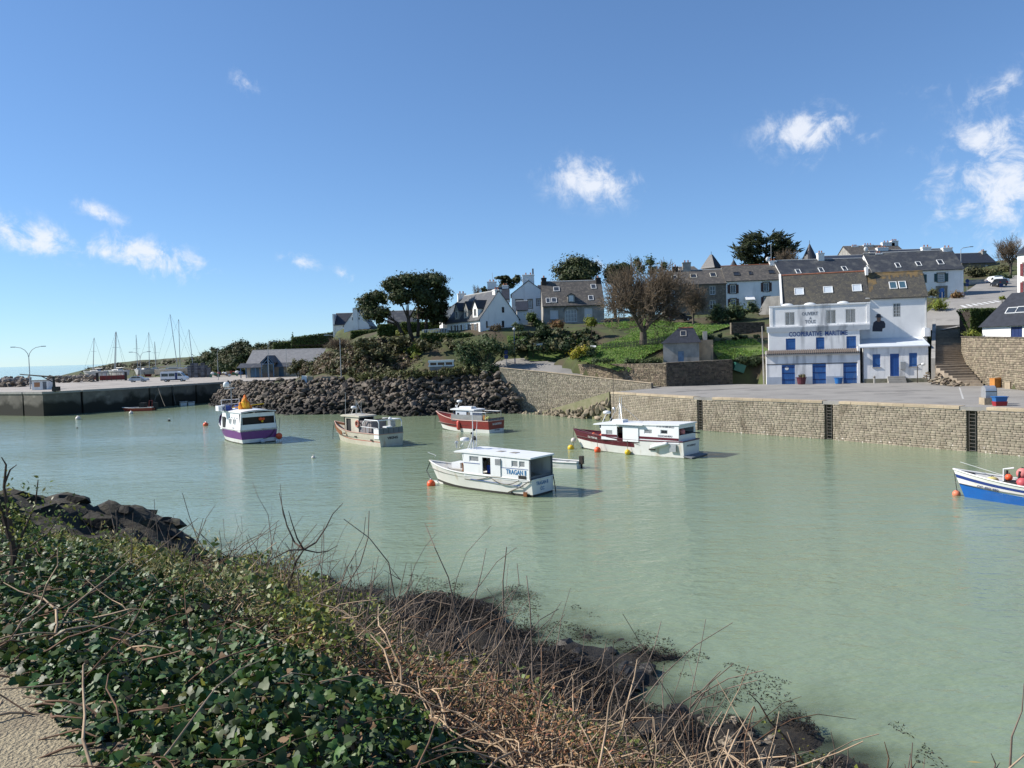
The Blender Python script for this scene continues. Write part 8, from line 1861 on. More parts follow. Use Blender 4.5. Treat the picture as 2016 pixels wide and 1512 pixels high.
# timber fence by the pines, white terrace railing
for(x0_,y0_,x1_,y1_,y_,lab,mm,hgt,nm)in((735,690,795,703,138,'weathered timber fence on the slope below the pines',wood,1.6,'timber_fence'),(832,660,882,656,138.5,'white terrace railing left of the dormer house',frame_w,1.0,'terrace_railing')):
    a,b=D(x0_,y0_,y_),D(x1_,y1_,y_);t=thing(nm,lab,'fence',tuple(a));n=16
    for i in range(n+1):p=a.lerp(b,i/n)-a;MB().box(p.x-(.14 if mm is wood else.04),p.x+(.14 if mm is wood else.04),p.y-.03,p.y+.03,p.z-1,p.z+hgt).build('board' if mm is wood else 'baluster',mm,t)
    MB().tube([(0,.06,hgt-.1),tuple(b-a+Vector((0,.06,hgt-.1)))],.05,5).build('rail',mm,t)
for(x0_,y0_,x1_,y1_,y_,h_,lab)in((1440,662,1506,657,126,2.2,'dark stone terrace wall left of the cooperative roofs'),):
    a,b=D(x0_,y0_,y_),D(x1_,y1_,y_);stone_wall('terrace_garden_wall',lab,[(a.x,a.y),(b.x,b.y)],a.z-1.2,a.z+h_,(.18,.3),(.25,.6),rubble_dk,thick=.8,parts=160,depth=.1,seed=33)
a,b=D(1878,594,141),D(1900,585,143);stone_wall('low_door_wall','low brown garden wall right of the blue door',[(a.x,a.y),(b.x,b.y)],a.z-2,a.z+1.2,(.18,.3),(.25,.6),rubble_dk,thick=.6,parts=80,depth=.1,seed=34)
a,b=D(1907,560,170),D(1938,559,170);t=thing('cream_wall','low cream rendered wall at the top of the road','wall',a);MB().box(0,b.x-a.x,0,.4,-1.5,k(170,8)).build('wall',mat('cream_render',(.46,.43,.37)),t);MB().box(-.05,b.x-a.x+.05,-.05,.45,k(170,8),k(170,8)+.12).build('coping',concrete,t)
# ---- ice chute, fish crates and boxes on the right quay
q=W(1952,796,ZR);t=thing('ice_dispenser','stainless curved top dispenser on a concrete block at the quay edge','dispenser',q,-.15)
MB().box(-.75,.25,-.5,.5,0,.55).build('concrete_base',coping_m,t);pr=[(-.45,.56),(-.45,1.1)]+[(-.45*math.cos(i*PI/8),1.1+.45*math.sin(i*PI/8))for i in range(1,8)]+[(.45,1.1),(.45,.56)]
MB().prism(pr,-.62,.2,'x').build('drum',steel,t);MB().prism([(y*.92,.6+(z-.56)*.93)for y,z in pr],.201,.25,'x').build('dark_opening',rubber,t);MB().box(-.64,.22,-.47,-.452,1.06,1.12).build('seam',metal_dk,t)
q=W(1968,799,ZR);t=thing('fish_crate','blue and red fish crates stacked beside the dispenser','crate',q,-.1)
for z,mm,nm in((0,mat('red_crate',(.30,.02,.03),None,rough=.5),'red_crate'),(.34,mat('blue_plastic',(.02,.14,.40)),'blue_crate')):
    mb=MB();mb.hexa([(-.4,-.28,z),(.4,-.28,z),(.4,.28,z),(-.4,.28,z),(-.46,-.33,z+.36),(.46,-.33,z+.36),(.46,.33,z+.36),(-.46,.33,z+.36)]);mb.build(nm,mm,t)
MB().box(-.52,.52,-.38,.38,.70,.76).build('rim',mat('blue_plastic',(.02,.14,.40)),t)
for(px,py,w_,h_,mm,lab)in((1962,748,1.15,1.0,mat('orange_crate',(.52,.22,.05),(.42,.17,.04),3,.7),'orange wooden crate leaning on the retaining wall'),(1979,748,.6,.55,frame_w,'upper white box beside the orange crate'),(1980,758,.7,.6,mat('pale_box',(.6,.6,.58),None,rough=.7),'lower white box by the retaining wall'),(1990,764,.9,.7,coping_m,'squared stone block beside the white boxes'),(2006,766,.8,.7,rubber,'dark bag of gear at the right edge')):
    q=D(px,py,84.5 if px<1985 else 82);q.z=ZR if 'upper' not in lab else ZR+.55;t=thing('quay_box',lab,'box',q,.2);mb=MB();mb.box(-w_/2,w_/2,-.35,.35,0,h_);mb.build('body',mm,t);MB().box(-w_/2-.03,w_/2+.03,-.38,.38,h_+.003,h_+.06).build('lid',mm,t)
q=cf.wld(cz(1435,1300)[0],-1.0,0);t=thing('white_lantern','white globe lamp on a short post before the annexe','lamp',q);MB().tube([(0,0,0),(0,0,2.2),(.5,0,2.4)],.05,6).build('post',metal_dk,t);MB().sph((.75,0,2.35),(.3,.2,.2),10,8).build('globe',frame_w,t,smooth=True)
for X,lab in((1065,'short concrete bollard left of the annexe door'),(1540,'short wooden post at the right of the annexe')):t=thing('bollard',lab,'bollard',cf.wld(cz(X,1390)[0],-.8,0));MB().lathe([(.14,0),(.13,.9),(.08,1.0)],8).build('post',concrete,t);MB().lathe([(.15,.75),(.15,.85)],8).build('band',metal_dk,t)
for(x0_,y0_,x1_,y1_)in((1889,763,1896,785),(1482,742,1500,752),(1985,770,2060,772),(1940,772,1990,771)):
    a,b=W(x0_,y0_,ZR+.004),W(x1_,y1_,ZR+.004);d=(b-a).normalized();n_=Vector((-d.y,d.x,0))*.07;L_=(b-a).length;u=0;o=None
    while u<L_:e=min(L_,u+.8);V=[a+d*u-n_,a+d*e-n_,a+d*e+n_,a+d*u+n_];MB().add(V,[(0,1,2,3)]).build('parking_line',paint_w)['kind']='structure';u+=1.3 if x0_==1889 else.8
# ---- boat yard on the left quay
yard_w=mat('faded_boat_white',(.60,.59,.56),(.50,.49,.46),1,.5)
def yacht(label,px,pyb,pym,y,Ls,rz,lean=0.,hullm=None,mast2=None):
    q=D(px,pyb,y);q.z=ZL;t=thing('sailing_boat',label,'sailboat',q,rz,'laid up sailing boats');sh=lambda f:2.6+.4*max(0,f-.5);RAILM[0]=yard_w
    build_hull(t,Ls,Ls*.3,sh,[hullm or yard_w,hullm or yard_w],lambda j,f,s_:0,lambda f:2.5,levels=(0,.25,.5,.75,1.0),tw=.75,fine=.4,rake=1.0,flare=.3,keel=1.0,ns=14,wl=.5)
    MB().hexa([(Ls*.35,-.1,.2),(Ls*.6,-.1,.2),(Ls*.6,.1,.2),(Ls*.35,.1,.2),(Ls*.3,-.15,1.2),(Ls*.65,-.15,1.2),(Ls*.65,.15,1.2),(Ls*.3,.15,1.2)]).build('keel',red_paint,t)
    MB().hexa([(Ls*.25,-.8,2.5),(Ls*.68,-.6,2.5),(Ls*.68,.6,2.5),(Ls*.25,.8,2.5),(Ls*.28,-.65,3.1),(Ls*.6,-.45,2.95),(Ls*.6,.45,2.95),(Ls*.28,.65,3.1)]).build('coachroof',yard_w,t);MB().box(Ls*.33,Ls*.55,-.75,.75,2.68,2.85).build('cabin_window',glass,t)
    for x in(.25,.7):
        for sg in(-1,1):MB().tube([(Ls*x,sg*1.3,0),(Ls*x,sg*.8,1.7)],.06,5).build('prop',metal_dk,t)
    H_=D(px,pym,y).z-ZL;mx=Ls*.55;MB().tube([(mx,0,2.5),(mx+lean,0,H_)],[.12,.08],6).build('mast',metal,t);MB().tube([(mx+lean*.6,-1.1,2.5+(H_-2.5)*.6),(mx+lean*.6,1.1,2.5+(H_-2.5)*.6)],.04,4).build('spreader',metal,t)
    for x in(Ls*.98,0):MB().tube([(x,0,2.6),(mx+lean,0,H_)],.022,4).build('stay',metal_dk,t)
    MB().tube([(mx,0,3.4),(Ls*.12,0,3.5)],.07,5).build('boom',metal,t);RAILM[0]=hull_w
for(px,pym,y,Ls,rz,ln,lab)in((208,664,232,8,2.9,-1.0,'laid up sailing boat with the leftmost mast'),(246,652,236,8.5,2.6,-1.4,'white laid up sailing boat, left of two leaning masts'),(252,652,244,9,2.9,-1.2,'white laid up sailing boat, right of two leaning masts'),(270,654,250,8,1.0,.4,'laid up sailing boat behind the double lamp'),(277,658,258,8,2.2,.0,'laid up sailing boat hidden behind the lamp post'),(306,619,240,12,.25,-1.5,'large cream sailing yacht with the tallest mast'),(316,629,250,11,.3,.2,'sailing yacht with the second tallest mast'),(349,649,246,9,.2,-.8,'white sailing boat right of the tall masts, behind the van'),(303,672,262,7,1.8,.0,'small sailing boat with a short mast behind the yacht')):yacht(lab,px,745,pym,y,Ls,rz,ln,mat('cream_gelcoat',(.58,.54,.45))if 'cream' in lab else None)
pot=mat('grey_crate',(.13,.135,.15),(.085,.09,.10),1.5,.8,rand=.35)
for i,(px,n_)in enumerate(((374,5),(380,6),(387,6),(393,5),(400,6),(406,5),(412,4))):
    q=D(px,744,225+(i%2)*3);q.z=ZL;t=thing('crate_stack',('leftmost','second','third','fourth','fifth','sixth','rightmost')[i]+' tall stack of grey crates right of the camper van','crates',q,.1,'stacks of grey crates')
    for z in range(n_):MB().box(-.5,.5,-.4,.4,z*.72,z*.72+.68).build('crate',pot,t)
gear_c=[mat('gear_white',(.6,.6,.58),None,rough=.7),mat('gear_blue',(.03,.07,.22),None,rough=.6),mat('gear_red',(.35,.06,.04),None,rough=.6),mat('gear_green',(.05,.16,.10),None,rough=.7),mat('gear_tan',(.32,.25,.17),None,rough=.8)]
for i,px in enumerate((420,428,435,441,449,457,466,474)):
    q=D(px,744,222+4*(i%3));q.z=ZL;t=thing('gear_pile','heap of fishing gear on the yard, '+('leftmost','second','third','fourth','fifth','sixth','seventh','rightmost')[i]+' before the shed','gear',q,0,'gear heaps on the yard')
    for j in range(4):mb=MB();c=(R5.uniform(-.6,.6),R5.uniform(-.5,.5),R5.uniform(.3,1.3));(mb.sph(c,(R5.uniform(.3,.7),.4,R5.uniform(.25,.5)),8,6)if j%2 else mb.obox(c,(R5.uniform(.5,1.1),.7,R5.uniform(.4,.9)),Matrix.Rotation(R5.uniform(-.4,.4),3,'Z')));mb.build('bundle' if j%2 else 'box',gear_c[R5.randrange(5)],t)
# mesh compound, crane, hut and breakwater
a,b=W(192,751,ZL),W(248,749,ZL);t=thing('steel_compound','dark steel framed compound left of the silver car','fence',a,math.atan2(b.y-a.y,b.x-a.x));L_=(b-a).length
for x in(0,L_):MB().box(x-.3,x+.3,-.3,.3,0,2.4).build('pillar',metal_dk,t)
for i in range(1,6):MB().tube([(L_*i/6,0,0),(L_*i/6,0,2.3)],.06,5).build('upright',metal_dk,t)
for z in(.3,2.35):MB().tube([(0,0,z),(L_,0,z)],.07,5).build('bar',metal_dk,t)
MB().box(.4,L_-.4,1.5,3.0,.2,1.5).build('stored_gear',red_paint,t)
q=W(107,771,ZL);t=thing('quay_crane','dark slender quay crane with a long horizontal jib','crane',q);kq=q.y/FOC;MB().tube([(0,0,0),(0,0,30*kq)],[.3,.16],8).build('column',metal_dk,t);MB().tube([(0,0,29*kq),(-20*kq,0,31*kq),(-66*kq,0,36*kq)],[.16,.14,.09],6).build('jib',metal_dk,t);MB().tube([(0,0,18*kq),(-24*kq,0,31*kq)],.09,6).build('strut',metal_dk,t);MB().box(-.2,.9,-.4,.4,.1,.9).build('counterweight',metal_dk,t)
q=W(63,768,ZL);t=thing('quay_hut','small white quay hut with an orange notice','hut',q);MB().box(0,3.2,0,2.2,0,1.8).build('wall',white,t);MB().box(-.15,3.35,-.15,2.35,1.8,1.95).build('roof',concrete,t);MB().box(.5,1.6,-.05,-.004,.6,1.5).build('notice',mat('orange_notice',(.42,.2,.1),None,rough=.7),t);MB().box(2.2,2.9,-.04,-.004,.1,1.6).build('door',grey_tarp,t)
a,b=D(-60,752,178),D(62,747,205);t=thing('breakwater_wall','dark concrete breakwater wall behind the left lamp post','wall',(a.x,a.y,0),math.atan2(b.y-a.y,b.x-a.x));L_=math.hypot(b.x-a.x,b.y-a.y);MB().box(0,L_,0,1.4,-2,a.z).build('wall',conc,t);MB().box(-.1,L_+.1,-.1,1.5,a.z+.003,a.z+.25).build('cap',concrete,t)
t=thing('breakwater_rocks','pale boulders piled along the breakwater at far left','rocks',(-105,175,ZL));items=[]
for i in range(260):
    f=R5.random();px=R5.choice([R5.uniform(-20,60),R5.uniform(95,185)]);y=178+30*f if px<70 else 205+40*f;p=D(px,764-(px>70)*14,y);p.z=ZL+R5.uniform(-.2,1.5)*(1.2 if px<70 else 1.0);items.append((p,R5.uniform(.5,1.4),(R5.uniform(-.6,.6),R5.uniform(-.6,.6),R5.uniform(0,6)),R5.randrange(12)))
rocks(t,items,mat('pale_rock',(.24,.20,.16),(.14,.12,.10),1,.9,.7,4,rand=.45),parts=260)
for i,px in enumerate((600,612,640,650,660,672)):q=D(px,750,133);t=thing('stone_post',('leftmost','second','third','fourth','fifth','rightmost')[i]+' squared stone standing at the top of the rock bank','stone',q);q2=MB().hexa([(-.5,-.4,-.5),(.5,-.4,-.5),(.5,.4,-.5),(-.5,.4,-.5),(-.42,-.33,R5.uniform(.5,1.0)),(.4,-.3,.8),(.42,.3,.85),(-.4,.35,.8)]).build('block',coping_m if i else frame_w,t)
# ================================================================== THE NEAR BANK
def bank_mat():
    M=bpy.data.materials.new('bank_ground');M.use_nodes=True;t=M.node_tree;B=t.nodes['Principled BSDF'];L=t.links.new;N=t.nodes.new
    geo=N('ShaderNodeNewGeometry');at=N('ShaderNodeAttribute');at.attribute_name='rocky';a2=N('ShaderNodeAttribute');a2.attribute_name='weedy';B.inputs['Roughness'].default_value=.85
    def cols(c1,c2,sc,st=(1,1,1)):
        mp=N('ShaderNodeMapping');mp.inputs['Scale'].default_value=st;L(geo.outputs['Position'],mp.inputs['Vector']);n=N('ShaderNodeTexNoise');n.inputs['Scale'].default_value=sc;n.inputs['Detail'].default_value=9;n.inputs['Roughness'].default_value=.68;L(mp.outputs[0],n.inputs['Vector'])
        r=N('ShaderNodeMapRange');r.inputs[1].default_value=.36;r.inputs[2].default_value=.64;L(n.outputs['Fac'],r.inputs[0]);m_=N('ShaderNodeMix');m_.data_type='RGBA';m_.inputs[6].default_value=(*c1,1);m_.inputs[7].default_value=(*c2,1);L(r.outputs[0],m_.inputs['Factor']);return m_.outputs[2],n.outputs['Fac']
    soil,_=cols((.040,.030,.019),(.065,.05,.03),4);rock,h=cols((.020,.017,.014),(.062,.054,.034),2.2,(1,1,3.5));weed,_=cols((.008,.007,.006),(.024,.018,.011),7)
    m1=N('ShaderNodeMix');m1.data_type='RGBA';L(at.outputs['Fac'],m1.inputs['Factor']);L(soil,m1.inputs[6]);L(rock,m1.inputs[7]);m2=N('ShaderNodeMix');m2.data_type='RGBA';L(a2.outputs['Fac'],m2.inputs['Factor']);L(m1.outputs[2],m2.inputs[6]);L(weed,m2.inputs[7]);L(m2.outputs[2],B.inputs['Base Color'])
    bp=N('ShaderNodeBump');bp.inputs['Strength'].default_value=.9;bp.inputs['Distance'].default_value=.22;L(h,bp.inputs['Height']);L(bp.outputs[0],B.inputs['Normal'])
    return M
bank=gridmesh('bank',np.arange(-62,30,.3),np.arange(-14,58,.3),bank_z,bank_mat(),keep=lambda c:(c[:,2]>-2.6)&(shore_s(c[:,0],c[:,1])<40))
tag(bank,kind='structure');co=np.empty(len(bank.data.vertices)*3,np.float32);bank.data.vertices.foreach_get('co',co);co=co.reshape(-1,3);s_=shore_s(co[:,0],co[:,1])
rk_=np.clip((9.5-s_)/2.5,0,1);wd_=np.clip((2.6-co[:,2])/.8,0,1)*np.clip((co[:,0]+12.5)/2,0,1)+np.clip((1.0-co[:,2])/.6,0,1)
for nm,v in(('rocky',rk_),('weedy',np.clip(wd_,0,1))):bank.data.attributes.new(nm,'FLOAT','POINT').data.foreach_set('value',v.astype(np.float32))
path_m=mat('aggregate_path',(.43,.36,.23),(.26,.215,.14),38,.9,.9,55,contrast=(.3,.7),grime=((.17,.13,.09),1.4,(1,1,1),.5,.68))
fp=gridmesh('footpath',np.arange(-30,14,.2),np.arange(-12,20,.2),lambda X,Y:bank_z(X,Y)+.035,path_m,keep=lambda c:shore_s(c[:,0],c[:,1])>14.85+.35*np.sin(c[:,0]*2.1)*.5);tag(fp,kind='structure')
def spots(n,smin,smax,ymin=1.2,ymax=26,xlim=None,near=5.0,pw=1.2,cond=None):
    out=[];tot_=0
    while tot_<n:
        y=rng.uniform(ymin,ymax,60000);x=rng.uniform(-.75,.75,60000)*(y+1.5);s=shore_s(x,y);d=np.hypot(x,y);w=np.minimum(1,(near/d)**pw)*(y+1.5)/(ymax+1.5)
        ok=(s>smin)&(s<smax)&(rng.random(60000)<w)
        if xlim:ok&=(x>xlim[0])&(x<xlim[1])
        if cond is not None:ok&=cond(x,y,s)
        out.append(np.stack([x,y],1)[ok]);tot_+=int(ok.sum())
        if len(out)>60:break
    return np.concatenate(out)[:n]
def stuff(name,V,F,mtl,smooth=False):o=np_mesh(name,V,F,mtl,smooth=smooth);tag(o,kind='stuff');return o
mound=lambda x,y,k=1.0:k*(.12+.9*np.clip(fbm(x/.9,y/.9,31,3)-.28,0,1))
# ---- ivy: lobed folded leaves on a tangle of stems
ivy_m=mat('ivy_leaf',(.030,.066,.012),(.055,.10,.02),6,.5,rand=.6,hue=.03,trans=.12,spec=.35);ivy_y=mat('yellowing_ivy',(.16,.17,.03),(.10,.12,.02),6,.4,rand=.4,hue=.03,trans=.3)
LEAF=np.array([(0,0,0),(-.30,-.12,.03),(-.62,.10,-.05),(-.40,.42,.05),(-.34,.74,-.02),(0,1.05,-.10),(.34,.74,-.02),(.40,.42,.05),(.62,.10,-.05),(.30,-.12,.03),(0,.38,.10)])
LFACE=np.array([(10,i,i+1)for i in range(1,9)]+[(10,0,1),(10,9,0)])
def place_leaves(P,N,size,base=None,faces=None):
    base=LEAF if base is None else base;faces=LFACE if faces is None else faces;n=len(P);N=N/np.linalg.norm(N,axis=1,keepdims=True);t=rng.normal(size=(n,3));t[:,2]-=.6;t-=N*(t*N).sum(1,keepdims=True);t/=np.linalg.norm(t,axis=1,keepdims=True)+1e-9;b=np.cross(t,N)
    cup=rng.uniform(-.5,1.6,n)[:,None,None];L_=base[None]*np.array([1,1,0])+base[None]*np.array([0,0,1])*cup;sz=np.asarray(size)[:,None,None]
    V=P[:,None]+(b[:,None]*L_[...,0:1]+t[:,None]*L_[...,1:2]+N[:,None]*L_[...,2:3])*sz
    return V.reshape(-1,3),(faces[None]+(np.arange(n)*len(base))[:,None,None]).reshape(-1,faces.shape[1])
def ivy_cond(x,y,s):return(x<1.0-.10*(y-5))&(y<8.8+.6*np.sin(x*2))&(fbm(x/.55,y/.55,45,3)>np.where(s>13.6,.2,.33))&(s>12.55+1.0*(fbm(x/1.3,y/1.3,41)-.45)*2)
q=spots(27000,10.5,15.15,1.6,11,near=4.5,cond=ivy_cond);x,y=q[:,0],q[:,1];s=shore_s(x,y);edge=np.clip((15.2-s)/.9,.05,1);hh=mound(x,y,.6)*edge;z=bank_z(x,y)+hh*rng.random(len(x))**.7+.03
N=rng.normal(size=(len(x),3))*.72+np.array([.0,-.3,.75]);V,F=place_leaves(np.stack([x,y,z],1),N,rng.uniform(.13,.245,len(x))**2*.95)
k_=len(LFACE);yl=rng.random(len(x))<.04;sel=np.repeat(yl,k_);dl_=np.repeat(rng.random(len(x))<.05,k_)&~sel;stuff('dead_ivy_leaves',V,F[dl_],mat('dead_leaf',(.20,.12,.06),(.12,.075,.04),5,.8,rand=.4));sel0=sel;sel=sel|dl_;stuff('ivy',V,F[~sel],ivy_m);stuff('yellow_ivy',V,F[sel0],ivy_y)
stem_p=mat('pale_dry_stem',(.42,.31,.20),(.30,.21,.135),9,.85,rand=.35);stem_b=mat('brown_dry_stem',(.17,.095,.055),(.11,.065,.04),9,.9,rand=.35);stem_g=mat('grey_twig',(.20,.155,.12),(.13,.10,.08),9,.9,rand=.3);stem_d=mat('dark_stem',(.085,.055,.038),(.055,.038,.028),9,.9,rand=.3)
def wands(n,q,lmin,lmax,r,lean,droop,up=1.0,segs=5,z0=.0,bias=(0,0),taper=.4):
    x,y=q[:,0],q[:,1];n=len(x);p=np.stack([x,y,bank_z(x,y)+z0],1);a=rng.uniform(0,2*PI,n);d=np.stack([np.cos(a)*lean+bias[0],np.sin(a)*lean+bias[1],np.full(n,up)],1)+rng.normal(size=(n,3))*.25;d/=np.linalg.norm(d,axis=1,keepdims=True);ln=rng.uniform(lmin,lmax,n)[:,None]/segs;A,B_,ra,rb=[],[],[],[];r0=r*rng.uniform(.6,1.5,n)
    for i in range(segs):
        e=p+d*ln;A.append(p);B_.append(e);ra.append(r0*(1-(1-taper)*i/segs));rb.append(r0*(1-(1-taper)*(i+1)/segs));d=d+rng.normal(size=(n,3))*.20+np.array([0,0,-droop]);d/=np.linalg.norm(d,axis=1,keepdims=True);p=e
    return sticks(np.concatenate(A),np.concatenate(B_),np.concatenate(ra),np.concatenate(rb),4)
q=spots(800,11.8,15.2,1.6,13,near=4.5,cond=lambda x,y,s:x<1.6);stuff('ivy_stems',*wands(0,q,.25,.8,.005,1.2,.12,.35,5,.05),stem_b);q=spots(380,13.2,15.5,1.6,9,near=4);stuff('ivy_runners',*wands(0,q,.3,.9,.007,1.4,.2,.15,5,.04),stem_p)
# ---- bramble and herbs down the slope
herb=mat('herb_leaf',(.25,.25,.04),(.12,.16,.035),1.1,.5,rand=.5,hue=.035,trans=.3);herb_d=mat('dark_bramble_leaf',(.075,.115,.026),(.12,.14,.035),3,.5,rand=.5,hue=.03,trans=.2);dead=mat('dead_bracken',(.30,.155,.075),(.19,.105,.055),3,.9,rand=.5,hue=.02)
bram=lambda x,y,s:np.clip((s-6.4)/2.5,0,1)*(.12+1.7*np.clip(fbm(x/1.1,y/1.1,51,3)-.22,0,1))*np.where(x>2.5,.8,1.0)*np.clip(1+(x+2.5)*.07,.62,1)
zone=lambda x,y:fbm(x/2.2+7,y/2.2,61,3)
dead_c=lambda x,y,s:(np.abs(x-.9-.05*y)<2.3)&(zone(x,y)>.37)
def layer(name,n,smin,smax,size,mtl,cond=None,hpow=.5,hk=1.0,near=7.,up=.6,xlim=None,ymax=32,asp=.6):
    q=spots(n,smin,smax,1.5,ymax,near=near,pw=1.3,cond=cond,xlim=xlim);x,y=q[:,0],q[:,1];s=shore_s(x,y);z=bank_z(x,y)+bram(x,y,s)*hk*rng.random(len(x))**hpow+.02;d=np.hypot(x,y);V,F=leaf_quads(np.stack([x,y,z],1),rng.normal(size=(len(x),3))*.7+np.array([0,-.2,up]),size*(.55+d/18),asp);stuff(name,V,F,mtl)
layer('bramble',64000,6.6,13.4,.024,herb,lambda x,y,s:(zone(x,y)>.36)&~dead_c(x,y,s));layer('dark_bramble',46000,6.6,13.4,.030,herb_d,lambda x,y,s:(zone(x,y)<.52)&~dead_c(x,y,s));layer('dead_bracken',46000,7.9,13.2,.022,dead,lambda x,y,s:dead_c(x,y,s)|(zone(x*1.7,y*1.7)>.56),.7,.8,asp=.3);layer('bank_grass',26000,6.0,14,.030,herb,lambda x,y,s:x>.4,.6,.7,up=.2,asp=.16)
layer('straw_grass',24000,8.0,13.6,.034,mat('straw_blade',(.42,.34,.15),(.28,.24,.10),2,.7,rand=.35,hue=.02,trans=.2),lambda x,y,s:zone(x*1.3+3,y*1.3)>.42,.4,1.1,up=.1,asp=.10)
q=spots(4200,8.1,13.3,1.8,18,near=6,cond=lambda x,y,s:np.abs(x-.5)<3.6);stuff('dry_stems',*wands(0,q,.35,1.15,.0062,1.0,.16,.6,7,.15),stem_p)
q=spots(1100,8.3,13.2,1.8,18,near=6,xlim=(-5,5));stuff('brown_stems',*wands(0,q,.4,1.2,.0055,1.0,.14,.6,6,.1),stem_b);q=spots(380,8.6,12.8,4,18,near=7);stuff('grey_twigs',*wands(0,q,.6,1.5,.006,.45,.02,1.1,6,.1,(.12,0)),stem_g);q=spots(130,8.5,12.5,4,16,near=7,xlim=(-4.5,.8));stuff('upright_shoots',*wands(0,q,1.1,1.9,.007,.25,.0,1.0,7,.1,(.22,0),.3),stem_g)
# ---- seaweed and stones along the water
weed_m=mat('wet_seaweed',(.012,.009,.006),(.028,.019,.010),6,.6,rand=.5,spec=.3)
q=spots(85000,-2.8,4.9,10,36,near=30,xlim=(-14,9),cond=lambda x,y,s:(fbm(x/1.3,y/1.3,71,4)>np.where(s>.3,.33,.40)+np.where(s<0,.045*-s+.04,0)+np.where(x<-4,.06,0))&((x>-5)|(s<2.5)));x,y=q[:,0],q[:,1];z=bank_z(x,y);z=np.where(z<0,np.where(rng.random(len(x))<.22,.006,np.maximum(z*.6,-.4)),z+.2*rng.random(len(x)));V,F=leaf_quads(np.stack([x,y,z],1),rng.normal(size=(len(x),3))*.6+np.array([0,0,1.]),.055,.22);stuff('seaweed',V,F,weed_m)
wr=thing('weed_rocks','black weed covered rocks along the near shore','rocks',(0,24,0));items=[];q=spots(290,-.6,4.8,12,36,near=30,xlim=(-14,5))
for i,(x,y)in enumerate(q):items.append((Vector((x,y,float(bank_z(np.array([x]),np.array([y]))[0])-.08)),R5.uniform(.14,.5),(R5.uniform(-.2,.2),R5.uniform(-.2,.2),R5.uniform(0,6)),R5.randrange(12)))
rocks(wr,items,mat('weedy_rock',(.009,.008,.007),(.022,.017,.011),5,.55,.9,9,rand=.4),parts=290)
oc=thing('rock_outcrop','black rocky outcrop stepping down to the water at left','rocks',(-20,33,0));items=[]
for i in range(110):x,y=R5.uniform(-27,-14.6),R5.uniform(30.5,36.5);items.append((Vector((x,y,float(bank_z(np.array([x]),np.array([y]))[0])-.1)),R5.uniform(.35,1.1),(R5.uniform(-.25,.25),R5.uniform(-.25,.35),R5.uniform(-.6,.6)),R5.randrange(12)))
rocks(oc,items,mat('outcrop_rock',(.018,.016,.013),(.06,.055,.032),1.6,.85,.9,6,rand=.4,contrast=(.45,.7)),parts=110)
sr=thing('shore_stones','scattered pale stones on the shore below the bank','stones',(5,15,0));items=[];q=spots(150,.2,4.2,9,26,near=30,xlim=(4.2,9))
for i,(x,y)in enumerate(q):items.append((Vector((x,y,float(bank_z(np.array([x]),np.array([y]))[0])+.03)),R5.uniform(.05,.19),(R5.uniform(-.5,.5),R5.uniform(-.5,.5),R5.uniform(0,6)),R5.randrange(12)))
rocks(sr,items,mat('shore_stone',(.30,.25,.19),(.16,.135,.10),4,.85,.5,12,rand=.5),parts=150,name='stone')
# ---- single stems one can tell apart
def stem_plant(name,label,cat,y,base,paths,mtl,leaves=None,lm=None,r=.012):
    b=D(*base,y);t=thing(name,label,cat,b);nodes={}
    for i,(pp,rad)in enumerate(paths):
        pts=[D(px,py,y+dy)-b for px,py,dy in pp];rs=[rad*(1-.7*j/(len(pts)-1))for j in range(len(pts))];MB().tube(pts,rs,6).build('stem' if i==0 else 'twig',mtl,t)
    if leaves:
        P=[]
        for(px,py,sp_,n_)in leaves:c=np.array(tuple(D(px,py,y)-b));P.append(c+rng.normal(size=(n_,3))*sp_)
        P=np.concatenate(P);V,F=place_leaves(P,rng.normal(size=(len(P),3))+np.array([0,-.3,.6]),rng.uniform(.025,.05,len(P)),np.array([(0,0,0),(-.25,.4,.05),(0,1,0),(.25,.4,.05)]),np.array([(0,1,2,3)]));np_mesh('leaves',V,F,lm,t)
    return t
stem_plant('whorled_sapling','tall bare sapling with a whorl of twigs in the middle of the near bank','sapling',7.0,(520,1330),[([(520,1330,0),(545,1240,0),(565,1165,0),(583,1105,0),(598,1082,0)],.021),([(598,1082,0),(580,1068,.1),(565,1035,.1),(556,1000,.1),(550,970,.2)],.010),([(598,1082,0),(585,1060,-.1),(575,1030,-.1),(568,1006,-.1)],.009),([(598,1082,0),(588,1065,0),(581,1051,0)],.007),([(598,1082,0),(622,1068,.1),(642,1038,.2),(655,1012,.2),(675,991,.3)],.010),([(598,1082,0),(625,1088,.2),(645,1085,.3),(665,1074,.4)],.008),([(598,1082,0),(570,1083,-.2),(540,1098,-.3),(505,1122,-.3)],.008)],stem_d)
stem_plant('budding_elder','budding woody shrub at the left edge of the near bank','shrub',6.5,(30,1150),[([(20,1160,0),(28,1100,0),(18,1020,0),(8,960,0)],.035),([(28,1100,0),(45,1050,0),(70,990,.1),(75,945,.1)],.014),([(20,1060,0),(5,1010,0),(-15,960,0)],.025),([(8,960,0),(12,915,0),(3,900,0)],.012),([(8,955,0),(20,925,0),(33,915,0)],.010),([(28,1085,0),(60,1075,.1),(95,1050,.1),(120,1010,.2)],.010),([(30,1110,0),(75,1120,.2),(110,1090,.2),(125,1045,.2)],.012)],stem_d,[(20,980,.10,80),(70,1010,.12,90),(120,1030,.12,110),(40,1050,.14,110),(125,1080,.16,120),(80,1100,.16,120)],herb)
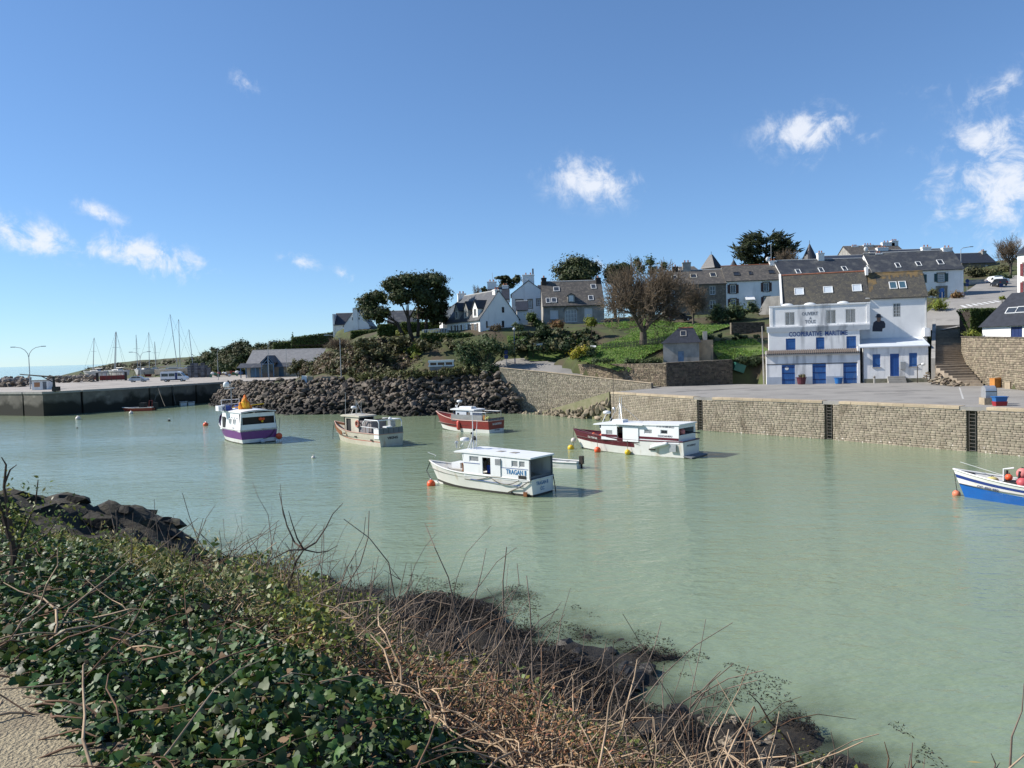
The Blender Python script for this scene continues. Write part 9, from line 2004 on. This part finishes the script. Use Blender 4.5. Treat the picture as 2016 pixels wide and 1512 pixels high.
stem_plant('arching_bramble','long arching bramble shoot over the water at lower right','bramble',6.2,(1585,1510),[([(1590,1515,0),(1545,1450,0),(1515,1420,0),(1495,1385,0),(1475,1365,0)],.012),([(1460,1480,0),(1520,1438,0),(1560,1416,0),(1610,1406,0),(1685,1416,0)],.007),([(1440,1460,0),(1490,1425,0),(1540,1385,0),(1578,1371,0)],.005)],stem_b,[(1510,1425,.03,8),(1530,1440,.03,8),(1590,1490,.06,30)],herb)
stem_plant('edge_twig','pale upright twig at the lower right edge','twig',4.2,(1990,1515),[([(1988,1520,0),(1992,1450,0),(2012,1400,0),(2016,1345,0)],.007),([(1988,1512,0),(2008,1495,0),(2018,1480,0)],.005)],stem_g)
for i,(px,top,lab)in enumerate(((1640,1440,'thin pale shoot left of the lower right corner'),(1665,1466,'short bent shoot beside the thin pale shoot'),(1745,1460,'brown double shoot at the lower edge'),(1790,1495,'short brown shoot stub at the lower edge'),(1955,1483,'tiny shoot near the lower right corner'))):stem_plant('young_shoot',lab,'twig',4.4,(px,1525),[([(px,1525,0),(px+5,(1525+top)/2,0),(px-4+8*(i%2),top,0)],.006),([(px+2,1520,0),(px+14,1500,0)],.004)],stem_b if i in(2,3)else stem_g)
def tallgroup(name,label,y,pts):
    t=thing(name,label,'sapling',D(pts[0][0],pts[0][1],y));o=t.location
    for(x0_,y0_,x1_,y1_)in pts:
        a,b=D(x0_,y0_,y),D(x1_,y1_,y+R5.uniform(-.4,.4));m_=a.lerp(b,.5)+Vector((R5.uniform(-.06,.06),0,.02));st=MB().tube([a-o,a.lerp(m_,.5)-o,m_-o,b-o],[.011,.009,.007,.003],5).build('stem',stem_g,t)
        for j in range(3):f=R5.uniform(.5,.9);c=a.lerp(b,f);e=c+Vector((R5.uniform(-.18,.22),R5.uniform(-.1,.1),R5.uniform(.08,.25)));MB().tube([c-o,e-o],[.005,.002],4).build('side_twig',stem_g,st)
tallgroup('hazel_thicket','cluster of pale bare shoots rising above the bank in mid foreground',7.6,[(700,1330,692,1110),(690,1340,735,1105),(720,1330,705,1150),(730,1330,800,1108),(720,1340,815,1140),(760,1330,838,1180),(740,1340,770,1140),(690,1330,675,1150),(745,1345,905,1230),(710,1340,745,1095),(765,1340,840,1205)]);tallgroup('bare_shoots','thin bare shoots leaning over the dark rocks at left',8.2,[(240,1150,390,1020),(255,1150,262,1010),(350,1180,330,1040),(440,1200,455,1062),(500,1230,545,1030),(480,1230,500,1090),(540,1250,575,1070),(610,1260,640,1140),(360,1170,400,1020)])
# end
